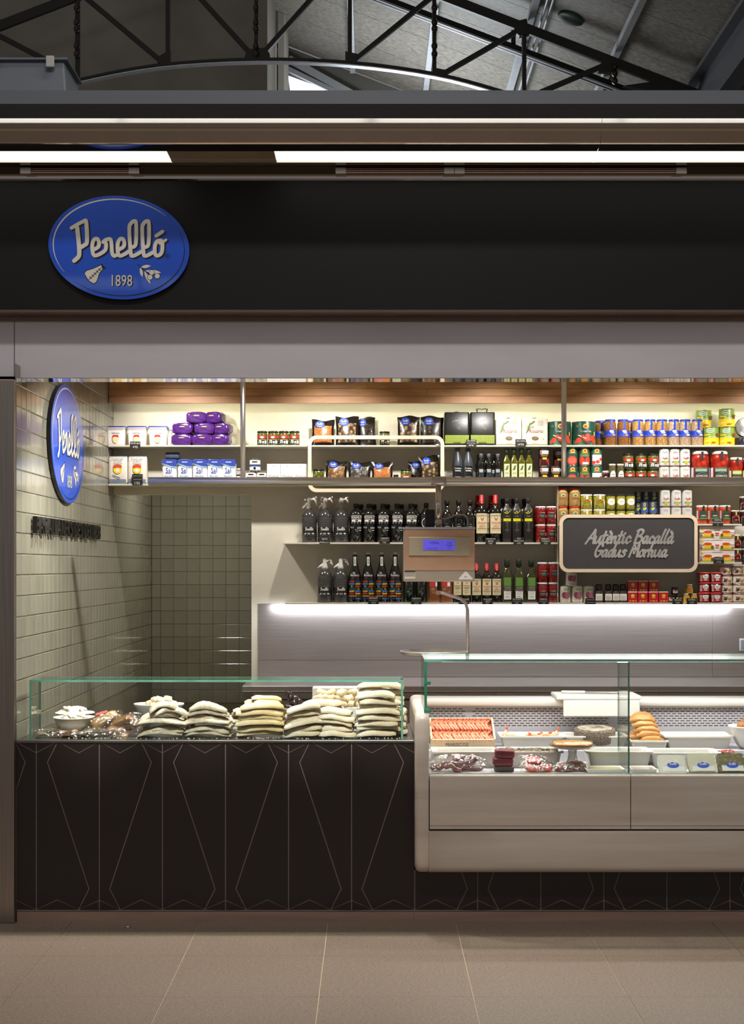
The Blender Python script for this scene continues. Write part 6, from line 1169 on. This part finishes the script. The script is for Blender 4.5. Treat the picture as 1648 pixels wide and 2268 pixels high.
for px, py, ry, ln, lb in ((455, 1606, -.06, .85, 'third from'), (462, 1590, .05, .78, 'second from'), (461, 1580, .08, .7, 'at the very')):
    slab_obj(FLAP[3], 'cod_flap', px, py, .15, 'thick dried cod flap, %s top of the right flap stack' % lb, 'right flap stack', ry, .1, (ln, .9, 1.25))
pile(FLAP, 'cod_flap', 362, 106, 4, .13, .0195, 'curled dried cod flap in the left flap stack', 'left flap stack', .03, 5, sy=.9, L0=.26)
for px, py, ry, ln, lb in ((352, 1603, -.22, .75, 'left'), (382, 1596, .25, .7, 'right'), (366, 1585, .1, .6, 'centre')):
    slab_obj(FLAP[1], 'cod_flap', px, py, .16, 'curled dried cod flap on top of the left flap stack, %s' % lb, 'left flap stack', ry, .2, (ln, .9, 1.1))
for px, py, lb in ((408, 1612, 'low middle'), (425, 1600, 'upper middle'), (520, 1606, 'right end')): slab_obj(FLAP[2], 'cod_flap', px, py, .27, 'cod flap wedged behind the flap stacks, %s' % lb, 'wedged flaps', .3, .5, (.4, .6, 1.0))
# pale chunks heaped before the white block
CH = []
for k in range(4):
    rr = random.Random(50+k); mb = MB().loft(rrect(.3, 2), [(.020, .014, 0), (.026, .018, .006), (.024, .017, .022), (.017, .012, .028)], 0, True); mb.jitter(.0035, 60+k); CH.append(mb.mesh('cod_chunk', [mat('cod_chunk_pale', '#f0e0bc', .5, scale=18, col2='#e0c48e', bump=.3, bscale=80)]))
wbk = empty('white_block', (X(778, .5), .47, ZC)); tag(wbk, 'white plastic board standing behind the cod chunks', 'board')
MB().bbox(-.195, .195, -.02, .03, 0, Z(1519, .5)-ZC, .008).build('board', WHITE, wbk)
MB().bbox(-.19, .19, -.10, -.03, 0, .12, .004).build('foot', WHITE, wbk)
zc0 = ZC+.1215
k = 0
for r_, (n, zz, x0_, x1_) in enumerate(((9, 0, 702, 800), (7, .027, 704, 795), (4, .053, 712, 780))):
    for i in range(n):
        px = x0_+(x1_-x0_)*i/(n-1)+random.uniform(-2, 2); y = .405+random.uniform(-.02, .02)
        o = bpy.data.objects.new('cod_chunk', CH[k % 4]); COL.objects.link(o); o.location = (X(px, y), y, zc0+zz+.001); o.rotation_euler = (random.uniform(-.3, .3), random.uniform(-.3, .3), random.uniform(0, 6)); tag(o, 'pale cod chunk in the heap before the white board', 'cod chunk', 'cod chunks'); k += 1
def bowl(name, R, H, m=WHITE, n=28):
    return MB().lathe([(R*.45, 0), (R*.62, H*.15), (R*.86, H*.6), (R*.97, H*.93), (R*1.02, H*.97), (R*1.0, H), (R*.93, H*.95), (R*.80, H*.58), (R*.55, H*.2), (R*.05, H*.14)], n, 0, True).build('bowl', m, None)
def pieces(meshes, name, cx, cy, z, R, n, lab, cat, grp, layers=2, s=1.0, dz=.02):
    for i in range(n):
        a = i*2.4; ly = 0 if i < n*.62 else 1; q = R*(math.sqrt((i+.5)/n) if ly == 0 else .55*math.sqrt((i-n*.62+.5)/n*2.6))
        o = bpy.data.objects.new(name, meshes[i % len(meshes)]); COL.objects.link(o); o.location = (cx+q*cos(a), cy+q*sin(a)*.8, z+ly*dz+random.uniform(0, .004)); o.rotation_euler = (random.uniform(-.4, .4), random.uniform(-.4, .4), random.uniform(0, 6)); o.scale = (s*random.uniform(.8, 1.2),)*3; tag(o, lab, cat, grp)
FLK = []
for k in range(3):
    mb = MB().loft(rrect(.4, 2), [(.016, .010, 0), (.024, .016, .004), (.022, .013, .010), (.012, .008, .014)], 0, True); mb.jitter(.004, 80+k); FLK.append(mb.mesh('cod_flake', [mat('cod_flake_white', '#f2ead8', .55, scale=20, col2='#e2d2b0', bump=.3, bscale=90)]))
b1 = bowl('bowl', .097, .088); b1.location = (X(163, .22), .22, ZC+.0005); b1.name = 'bowl'; tag(b1, 'white bowl of crumbled cod at the left glass corner', 'bowl')
pieces(FLK, 'cod_flake', X(163, .22), .22, ZC+.075, .066, 18, 'white cod flake heaped in the front left bowl', 'cod flake', 'flakes in the front bowl', dz=.012)
b2 = bowl('bowl', .097, .088); b2.location = (X(166, .44), .44, ZC+.0005); tag(b2, 'second white bowl of cod flakes behind the left bowl', 'bowl')
pieces(FLK, 'cod_flake', X(166, .44), .44, ZC+.078, .085, 30, 'white cod flake piled high in the rear left bowl', 'cod flake', 'flakes in the rear bowl', dz=.016)
dsh = MB().loft(circ(28), [(.08, .06, 0), (.12, .085, .06), (.128, .09, .066), (.128, .09, .07), (.118, .08, .066), (.08, .055, .012), (.01, .01, .011)], 0).build('oval_dish', WHITE, None, (X(352, .55), .55, ZC+.0005)); dsh.scale = (1, 1, 1.75); tag(dsh, 'white oval dish of pale chunks behind the left flap stack', 'dish')
pieces(CH, 'cod_chunk', X(358, .55), .55, ZC+.10, .075, 16, 'pale cod chunk in the oval dish', 'cod chunk', 'chunks in the oval dish', dz=.02)
# dark dried peppers heaped in a bowl
b3 = bowl('bowl', .075, .12, C('#b9a68a', .4)); b3.location = (X(652, .36), .36, ZC+.0005); tag(b3, 'bowl half hidden behind the cod, holding dark dried peppers', 'bowl')
NY = []
for k in range(3):
    mb = MB().lathe([(.003, 0), (.014, .004), (.018, .014), (.015, .024), (.005, .03)], 9); mb.jitter(.003, 90+k); NY.append(mb.mesh('dried_pepper', [mat('dark_dried_pepper', '#2a1216', .18, coat=.6, var=.4, scale=30)]))
pieces(NY, 'dried_pepper', X(652, .36), .36, ZC+.10, .048, 16, 'dark wrinkled dried pepper heaped between the cod stacks', 'dried pepper', 'dried peppers', dz=.028)
for i, (dx, dz) in enumerate(((-.012, .055), (.012, .05), (-.02, .075))):
    o = bpy.data.objects.new('dried_pepper', NY[i]); COL.objects.link(o); o.location = (X(648, .36)+dx, .35, ZC+.10+dz); tag(o, 'dark wrinkled dried pepper heaped between the cod stacks', 'dried pepper', 'dried peppers')
# vacuum packed smoked fish
SMK = [mat('smoked_fish_gold', '#a8743a', .25, coat=.8, scale=16, col2='#5a3a22', bump=.2), mat('smoked_fish_silver', '#9a8a72', .2, coat=.8, scale=22, col2='#4a3c30', bump=.2), mat('smoked_fish_red', '#7a4a3c', .25, coat=.8, scale=14, col2='#a88a6a'), mat('smoked_fish_tan', '#c09a66', .25, coat=.8, scale=12, col2='#8a6238')]
def vac(name, w_, d_, t, m, seed, stripe=None, blobs=2):
    r = empty(name); rr = random.Random(seed)
    for i in range(blobs):
        me = slab_mesh('fish', w_*(.92-.12*i), d_*(.74-.1*i), t*.46, t*.16, seed+i, [m, m], .12, 12); o = bpy.data.objects.new('fish', me); COL.objects.link(o); o.parent = r
        o.location = (rr.uniform(-.06, .06)*w_, rr.uniform(-.08, .08)*d_, .003+i*t*.42); o.rotation_euler = (rr.uniform(-.06, .06), rr.uniform(-.1, .1), rr.uniform(-.25, .25))
    p = MB(); nx, ny = 11, 9; vs = []
    for j in range(ny+1):
        for i in range(nx+1):
            u, v = i/nx, j/ny; b = max(0, sin(pi*u)*sin(pi*v)); ed = i in (0, nx) or j in (0, ny)
            vs.append(((u-.5)*w_*1.22+rr.uniform(-.005, .005), (v-.5)*d_*1.2+rr.uniform(-.005, .005), .004+b**.35*t*1.08+(rr.uniform(0, .026) if ed else rr.uniform(-.003, .004))))
    p.add(vs, [(j*(nx+1)+i, j*(nx+1)+i+1, (j+1)*(nx+1)+i+1, (j+1)*(nx+1)+i) for j in range(ny) for i in range(nx)], 0, False)
    p.build('film', PACKFILM, r)
    return r
for i, (px, y, z_, w_, d_, t, mi, rz, rx, ry, lb) in enumerate(((113, .13, 0, .14, .11, .035, 1, .15, 0, 0, 'silvery fish nearest the left glass edge'), (152, .12, 0, .12, .09, .03, 0, -.1, 0, 0, 'golden fish below the front bowl'), (210, .13, 0, .17, .12, .035, 1, .1, 0, 0, 'dark fillet flat on the counter'), (258, .12, .0, .12, .10, .045, 2, 0, .25, 0, 'reddish slab standing at the front'), (232, .22, .045, .17, .10, .05, 3, .35, .75, -.25, 'tan fillet leaning behind with red tag'), (275, .19, .04, .16, .10, .05, 0, -.3, .6, -.3, 'golden fillet leaning right, corner raised'))):
    v = vac('smoked_fish_pack', w_, d_, t, SMK[mi], 100+i); place(v, X(px, y), y, ZC+.001+z_, 'clear film pack of smoked fish, %s' % lb, 'fish pack', 'smoked fish packs', rz, rx=rx, ry=ry)
    if 'red tag' in lb: MB().bbox(-.03, .03, .035, .05, .045, .048, .001).build('tag', C('#c8322c'), v)
# loose salt crystals along the front edge
sl = MB(); rr = random.Random(5)
for i in range(420):
    x = rr.uniform(X(150, .06), X(900, .06)); y = rr.choice((rr.uniform(.046, .10), rr.uniform(.25, .6))); q = rr.uniform(.0008, .003); sl.box(x-q, x+q, y-q, y+q, ZC+.0003, ZC+.0003+q*1.4)
o = sl.build('salt_crystals', C('#f0ece2', .4)); o['kind'] = 'stuff'; tag(o, 'loose salt crystals scattered on the steel counter top', 'salt')

# ================================================================ DISPLAY CASE CONTENTS
TRAYM = mat('tray_melamine', '#e6e2d8', .28, var=.02)
def tray(name, L, Wd, H, sl_=.85):
    a, b = L/2, Wd/2; o = rrect(.12, 3)
    return MB().loft(o, [(a*sl_, b*sl_*.95, 0), (a*.93, b*.9, H-.008), (a, b, H-.007), (a, b, H), (a*.93, b*.88, H), (a*.9, b*.84, H-.004), (a*sl_*.95, b*sl_*.88, .006)], 0, False).build(name, TRAYM)
def puttray(px, y, z, L, Wd, H, lab):
    o = tray('food_tray', L, Wd, H); o.location = (X(px, y), y, z+.0004); tag(o, lab, 'tray', 'white food trays'); return o
z1_, z2_ = ZD, ZD2
puttray(1030, .27, z1_, .33, .20, .078, 'empty white tray below the prawn crate')
puttray(1170, .27, z1_, .325, .20, .078, 'white tray full of dark shellfish clumps')
puttray(1366, .27, z1_, .325, .20, .078, 'empty white tray right of the cake stand')
puttray(1510, .27, z1_, .35, .20, .072, 'empty white tray behind the clear tubs')
puttray(1175, .55, z2_, .325, .20, .066, 'white tray of cooked prawns in the back row')
puttray(1316, .55, z2_, .325, .20, .066, 'white tray under the peppered cheese')
puttray(1433, .52, z2_, .19, .17, .045, 'small white tray holding the pasties')
puttray(1540, .56, z2_, .35, .21, .066, 'empty white tray in the back row beside the bowl')
# prawn crate, tilted to the viewer
cr = empty('prawn_crate', (X(1024, .52), .47, z2_+.004), (radians(26), 0, 0)); tag(cr, 'pale wooden crate packed with pink prawns, tilted forward', 'crate')
CW = mat('crate_wood', '#e3cba0', .6, var=.08, scale=8, stretch=(1, 1, 6)); hw = .163
for nm, a in (('side', (-hw, -hw+.008, 0, .2, 0, .055)), ('side', (hw-.008, hw, 0, .2, 0, .055)), ('front_board', (-hw+.008, hw-.008, 0, .006, 0, .05)), ('back_board', (-hw+.008, hw-.008, .194, .2, 0, .055)), ('bottom', (-hw+.008, hw-.008, .006, .194, 0, .006))): MB().box(*a).build(nm, CW, cr)
MB().decal([('T', 'MARISCOS', -.03, .022, .022, .8, 0)], None, 0).build('stencil', C('#3a3028'), cr)
MB().box(-hw+.02, hw-.02, .17, .19, -.085, -.001).build('prop', CASEW, cr, None, (radians(-26), 0, 0)).location = (0, 0.02, 0.075)
PRW = mat('raw_prawn', '#e58f70', .3, coat=.4, scale=40, col2='#cf5f3c', stretch=(1, 3, 1)); PRH = mat('prawn_head', '#c9553a', .35, coat=.4, var=.25, scale=60)
def prawn(bend=1.0):
    pts = catmull([(.004, -.046, 0), (-.006, -.024, .004), (-.017*bend, 0, .006), (-.006, .022, .004), (.006, .042, 0)], 4); n = len(pts)
    mb = MB().tube(pts, [.0025+.0065*sin(pi*min(1, .12+.9*i/n))**.8 for i in range(n)], 8, 0)
    mb.tube([(.006, .040, 0), (.012, .052, .002), (.016, .062, .004)], [.0065, .006, .001], 7, 1)
    mb.add([(.004, -.045, .001), (.0, -.058, .003), (.010, -.056, .003)], [(0, 1, 2)], 1)
    for q in range(4): mb.tube([(.0+.003*q, -.005+.012*q, -.003), (.010+.003*q, -.008+.012*q, -.005)], .0009, 4, 1)
    return mb.mesh('prawn', [PRW, PRH])
PM = [prawn(1), prawn(.7), prawn(1.3)]
Rm = Matrix.Rotation(radians(26), 4, 'X'); base = Vector(cr.location)
for r_ in range(2):
    for i in range(19):
        p = base+Rm @ Vector((-.143+.0155*i, .052+.088*r_, .038+.010*r_+.002*(i % 2)))
        o = bpy.data.objects.new('prawn', PM[(i+r_) % 3]); COL.objects.link(o); o.location = p; o.rotation_euler = (radians(26), 0, random.uniform(-.08, .08)); tag(o, 'pink raw prawn in the %s row of the crate, %s from left' % (['front', 'back'][r_], NTH[i]), 'prawn', 'crate prawns, %s row' % ['front', 'back'][r_])
MB().box(-hw+.01, hw-.01, .01, .19, .006, .03).build('ice_bed', C('#c9836a', .5), cr)
COOK = mat('cooked_prawn', '#d9793f', .3, coat=.5, scale=50, col2='#e8b890')
for i, (px, rz, rx) in enumerate(((1122, .4, 1.2), (1136, 1.6, .1), (1176, -1.3, .25), (1192, 1.2, .3), (1203, -.9, .4), (1222, 1.4, .3), (1235, .2, .9))):
    me = PM[i % 3].copy(); me.materials[0] = COOK; o = bpy.data.objects.new('cooked_prawn', me); COL.objects.link(o); o.location = (X(px, .55), .545+.012*(i % 3), z2_+.05); o.rotation_euler = (rx, 0, rz); tag(o, 'orange cooked prawn in the back tray, %s' % ORD[i], 'prawn', 'cooked prawns')
# dark shellfish
SHM = mat('brown_shellfish', '#4a3a2a', .6, scale=40, col2='#8a7a5c', bump=.5, bscale=90); SN = []
for k in range(4):
    mb = MB().lathe([(.003, -.004), (.011, 0), (.014, .007), (.010, .014), (.003, .019)], 8); mb.jitter(.0032, 120+k); SN.append(mb.mesh('shellfish', [SHM]))
for i in range(46):
    o = bpy.data.objects.new('shellfish', SN[i % 4]); COL.objects.link(o); px = 1113+(i % 16)*7.6+random.uniform(-3, 3); y = .22+.035*(i//16)+random.uniform(-.008, .008); o.location = (X(px, y), y, z1_+.062+.006*random.random()+(.008 if i//16 == 1 else 0)); o.rotation_euler = (random.uniform(-1, 1), random.uniform(-1, 1), random.uniform(0, 6)); tag(o, 'brown shellfish in the tray before the cake stand', 'shellfish', 'brown shellfish')
MB_ = MB().box(-.13, .13, -.07, .07, .006, .055); o = MB_.build('shellfish_bed', SHM, None, (X(1170, .27), .27, z1_+.001)); o['kind'] = 'stuff'; tag(o, 'bed of packed brown shellfish under the top layer', 'shellfish')
# cheese
chs = MB().lathe([(.098, 0), (.104, .008), (.105, .062), (.1, .07), (.05, .073)], 30); chs.jitter(.0012, 3)
o = chs.build('cheese_wheel', mat('pepper_crust', '#8a7a64', .8, kind='voronoi', scale=170, col2='#3a3028', ramp=(.1, .7), bump=.5)); o.location = (X(1317, .54), .54, z2_+.028); o.rotation_euler = (.08, 0, 0); tag(o, 'round cheese with dark peppercorn crust', 'cheese')
MB().lathe([(.02, .0735), (.085, .0735), (.09, .071)], 30, cap0=False).build('rind', mat('grey_rind', '#a89e8c', .8, scale=30, col2='#5a5248'), o)
# pasties
PST = mat('golden_pastry', '#c98f4e', .5, scale=22, col2='#9a622c', bump=.35); 
def pasty():
    mb = MB(); n = 14; R = .062; top = []; rim = []
    for i in range(n+1): a = pi*i/n; rim.append((R*cos(a), R*.95*sin(a)*(1+.03*(-1)**i), 0))
    rings = [[(x*s, y*s, z) for x, y, _ in rim] for s, z in ((1.06, 0), (1.05, .004), (.9, .006), (.75, .02), (.45, .027), (.1, .028))]
    mb.rings(rings, 0, True); return mb.mesh('pasty', [PST])
pm_ = pasty()
for i, (px, dz, rx) in enumerate(((1440, .048, .5), (1436, .072, .62), (1432, .094, .75), (1428, .118, .85), (1424, .142, .95), (1420, .052, .9))):
    o = bpy.data.objects.new('pasty', pm_); COL.objects.link(o); o.location = (X(px, .5), .46+.014*i, z2_+dz-.012); o.rotation_euler = (rx, 0, random.uniform(-.1, .1)); tag(o, 'golden half moon pasty in the leaning stack, %s from front' % ['first', 'second', 'third', 'fourth', 'fifth', 'sixth'][i], 'pasty', 'pasties')
# cake stand
cks = empty('cake_stand', (X(1268, .15), .15, z1_+.0005)); tag(cks, 'footed pressed glass cake stand with ribbed stem', 'cake stand')
PG = thin_glass('pressed_glass', '#ecece8', 1.2, .04, .14)
MB().lathe([(.042, 0), (.044, .008), (.036, .018), (.022, .045), (.017, .07), (.02, .092)], 24).build('foot', PG, cks)
for i in range(12): a = 2*pi*i/12; MB().tube([(.036*cos(a), .036*sin(a), .018), (.0225*cos(a), .0225*sin(a), .045), (.018*cos(a), .018*sin(a), .07), (.021*cos(a), .021*sin(a), .092)], .0022, 5).build('rib', PG, cks)
MB().lathe([(.02, .092), (.09, .1), (.108, .108), (.112, .116), (.107, .115), (.09, .106), (.01, .1)], 32).build('plate', PG, cks)
o = MB().lathe([(.08, 0), (.096, .006), (.099, .014), (.088, .022), (.03, .025)], 30); o.jitter(.0012, 9); o = o.build('tortilla', mat('golden_tortilla', '#d08c34', .45, scale=30, col2='#b8701f', bump=.3, coat=.4)); o.location = (X(1268, .15), .15, z1_+.107); tag(o, 'golden round tortilla on the cake stand', 'tortilla')
MB().lathe([(.099, .001), (.104, .012), (.095, .026), (.05, .0285)], 20, cap0=False).build('cling_film', FILM, o)
# bowl of croquettes
b4 = bowl('bowl', .11, .115); b4.location = (X(1662, .5), .5, z2_+.0005); tag(b4, 'white bowl of croquettes at the right edge', 'bowl')
CQ = MB().lathe([(.004, 0), (.016, .004), (.021, .018), (.016, .032), (.004, .036)], 12); CQ.jitter(.001, 4); CQ = CQ.mesh('croquette', [mat('fried_crumb', '#a8703a', .7, scale=60, col2='#7a4a20', bump=.6, bscale=150)])
pieces([CQ], 'croquette', X(1662, .5), .5, z2_+.09, .075, 12, 'fried brown croquette in the white bowl', 'croquette', 'croquettes', dz=.026)
# cutting board with knife on the rear ledge
cbd = empty('cutting_board', (X(1317, .74), .62, .9925)); tag(cbd, 'white cutting board resting on the rear marble ledge', 'cutting board')
bw_ = (1410-1224)/2*(D+.66)/F
MB().bbox(-bw_, bw_, -.03, .22, .0, .022, .006).build('board', WHITE, cbd); MB().bbox(-bw_+.035, bw_-.008, -.03, -.012, -.085, -.0005, .004).build('front_drop', WHITE, cbd)
kn = empty('knife', (X(1290, .74), .72, .9925+.0225), (0, 0, -.08)); tag(kn, 'white handled knife lying on the cutting board', 'knife')
MB().loft(rrect(.6), [(.062, .012, 0), (.064, .014, .006), (.06, .012, .014)], 0, True, -.05, 0).build('handle', C('#d9d6ce', .4), kn)
MB().add([(.012, -.014, .004), (.012, .016, .004), (.19, .006, .002), (.17, -.018, .002), (.012, -.014, .0055), (.012, .016, .0055), (.19, .006, .003), (.17, -.018, .003)], [(4, 5, 6, 7), (0, 3, 2, 1), (0, 1, 5, 4), (1, 2, 6, 5), (2, 3, 7, 6), (3, 0, 4, 7)]).build('blade', mat('knife_steel', '#8f8f94', .25, .9), kn)
# front row
OCT = mat('octopus_skin', '#57262c', .2, coat=.7, scale=26, col2='#a8685f', bump=.2)
oc_ = empty('octopus_pack', (X(1012, .07), .07, z1_+.001)); tag(oc_, 'purple octopus tentacles vacuum packed at the front left', 'octopus')
for pts, r0 in (([(-.09, -.01, .015), (-.05, -.02, .035), (0, -.015, .03), (.05, -.01, .035), (.09, .01, .055), (.07, .03, .065)], .017), ([(-.10, .02, .012), (-.05, .03, .03), (.02, .03, .05), (.06, .02, .06)], .014), ([(-.06, -.03, .02), (-.03, -.035, .03), (-.01, -.045, .014), (.02, -.05, .008)], .013), ([(.02, .0, .012), (.09, -.01, .012), (.12, .01, .01)], .011), ([(-.125, -.02, .012), (-.105, -.01, .024), (-.09, 0, .02)], .013)):
    c_ = catmull(pts, 5); MB().tube(c_, [r0*(.55+.45*sin(pi*(.25+.6*i/len(c_)))) for i in range(len(c_))], 10).build('tentacle', OCT, oc_)
f = vac('tmp_pack', .27, .12, .072, OCT, 140, blobs=0); fm = [c for c in f.children if c.name.startswith('film')][0]; fm.parent = oc_
for c in list(f.children):
    if c is not fm: bpy.data.objects.remove(c)
bpy.data.objects.remove(f)
TUNA = mat('cured_tuna', '#5c141c', .5, scale=26, col2='#7a2028', bump=.2)
for i, (px, z_, rz, lb) in enumerate(((1116, .0, 0, 'dark base piece'), (1113.5, .0275, .05, 'middle block'), (1117, .066, -.05, 'top block'))):
    mb = MB().loft(rrect(.35, 3), [(.042, .03, 0), (.046, .034, .006), (.047, .035, .03), (.043, .031, .037)], 0, True); mb.jitter(.0008, 150+i)
    o = mb.build('tuna_block', C('#4a4038', .5) if i == 0 else TUNA, None, (X(px, .06), .06, z1_+z_+.0005), (0, .05 if i else 0, rz)); o.scale = (1, 1, .72 if i == 0 else 1); tag(o, 'deep red cured tuna stack, %s' % lb, 'cured tuna', 'tuna blocks')
SAL = mat('red_sausage', '#c8302a', .3, coat=.7, scale=60, col2='#e0563c')
for i, (px, z_, y, rx) in enumerate(((1180, .002, .05, .25), (1182, .032, .07, .3), (1206, .002, .055, .2))):
    r = empty('red_slice_pack'); MB().lathe([(.03, 0), (.037, .004), (.038, .014), (.033, .02), (.01, .021)], 22).build('slices', SAL, r); c_ = vac('t', .11, .09, .026, SAL, 160+i, blobs=0)
    for c in list(c_.children):
        if c.name.startswith('film'): c.parent = r
        else: bpy.data.objects.remove(c)
    bpy.data.objects.remove(c_); place(r, X(px, y), y, z1_+.008+z_, 'round red sliced sausage in film, %s' % ['bottom left', 'top', 'bottom right'][i], 'sausage pack', 'red sausage packs', .2*i, rx=rx)
for i, (px, rz) in enumerate(((1250, .25), (1276, -.2))):
    v = vac('smoked_roe_pack', .10, .07, .038, mat('smoked_roe', '#a35a24', .3, coat=.7, scale=20, col2='#7a3a18'), 170+i); place(v, X(px, .05+.02*i), .05+.02*i, z1_+.001, 'brown smoked roe in clear film, %s' % ['left pack', 'right pack'][i], 'roe pack', 'roe packs', rz)
def flat_tray(px, w_, d_, m, lab):
    r = empty('shallow_tray', (X(px, .03), .045, z1_+.0005)); MB().loft(rrect(.15), [(w_*.44, d_*.44, 0), (w_*.5, d_*.5, .02), (w_*.47, d_*.47, .02), (w_*.42, d_*.42, .012)], 0, False).build('dish', WHITE, r); MB().loft(rrect(.15), [(w_*.43, d_*.43, .0125), (w_*.44, d_*.44, .0165)], 0, False).build('filling', m, r); tag(r, lab, 'tray', 'shallow front trays')
flat_tray(1338, .185, .13, mat('anchovy_oil', '#c9b83f', .12, coat=.9, scale=30, col2='#e0d68a'), 'shallow white tray of anchovies in yellow oil')
flat_tray(1424, .12, .13, mat('pink_fillets', '#d0a080', .2, coat=.9, scale=20, col2='#e6cdb8'), 'shallow clear tray of pinkish fillets')
CT = thin_glass('clear_tub_plastic', '#fafbfa', .9, .05, .03)
def tubpack(cont, h_):
    r = empty('deli_tub'); w_, d_ = .068, .052; o_ = rrect(.3, 3)
    MB().loft(o_, [(w_*.86, d_*.86, .002), (w_*.98, d_*.98, h_)], 0, True).build('filling', cont, r)
    MB().loft(o_, [(w_*.88, d_*.88, 0), (w_, d_, .05), (w_*1.06, d_*1.06, .052), (w_*1.06, d_*1.06, .057), (w_*.95, d_*.95, .058)], 0, True).build('tub', CT, r)
    lb = MB(); n = lambda x, z: (x, -d_*.2+z, .0586)
    lb.add([(-w_*.75, -d_*.95, .0586), (w_*.75, -d_*.95, .0586), (w_*.75, -d_*.35, .0586), (-w_*.75, -d_*.35, .0586)], [(0, 1, 2, 3)], 0)
    e = [(w_*.42*cos(a*pi/12), -d_*.36+d_*.3*sin(a*pi/12), .0592) for a in range(24)]; lb.add(e, [tuple(range(24))], 1)
    for q, (pl, lw) in enumerate(WORDMARK): lb.stroke([(a*.05, -d_*.36+b*.05+.004) for a, b in pl], lw*.05, 0, lambda x, z, e=0: (x, z, .0597+e+q*4e-5))
    lb.stroke([(-w_*.7, -d_*.40), (w_*.7, -d_*.40)], .0012, 2, lambda x, z, e=0: (x, z, .0588+e))
    lb.build('label', [C('#f2f0ea'), BLUEP, K], r); return r
for i, (px, m, h_) in enumerate(((1484, mat('creamy_salad', '#efe8d6', .5, var=.04, scale=30, bump=.2), .035), (1550, mat('brandade', '#e6dfbf', .5, var=.05, scale=30, bump=.2), .05), (1614, mat('mixed_salad', '#b98a5e', .4, scale=60, col2='#6a6a3a', kind='voronoi', ramp=(.1, .6), coat=.5), .05), (1676, mat('tomato_salad', '#c0562e', .4, scale=50, col2='#8a2a18', coat=.5), .05))):
    t = tubpack(m, h_); place(t, X(px, .06), .045, z1_+.018, 'clear deli tub with blue oval label, %s' % ['white creamy filling', 'pale yellow spread', 'brown mixed salad', 'red filling at the right edge'][i], 'deli tub', 'deli tubs', 0, rx=radians(52))
SDT = [MB().lathe([(.004, 0), (.02, .004), (.022, .009), (.012, .013)], 10) for _ in range(2)]
for k, m_ in enumerate(SDT): m_.jitter(.004, 180+k)
SDT = [m_.mesh('dried_tomato', [mat('dried_tomato', '#a8361a', .35, coat=.4, scale=40, col2='#6a1c0c')]) for m_ in SDT]
sdp = empty('small_dish', (X(1603, .25), .24, z1_+.0005)); MB().loft(rrect(.2), [(.06, .05, 0), (.07, .06, .05), (.066, .056, .05), (.055, .045, .04)], 0, False).build('dish', WHITE, sdp); tag(sdp, 'small white dish under the dried tomatoes', 'dish')
pieces(SDT, 'dried_tomato', X(1603, .25), .24, z1_+.048, .045, 14, 'dark red dried tomato behind the clear tubs', 'dried tomato', 'dried tomatoes', dz=.012)
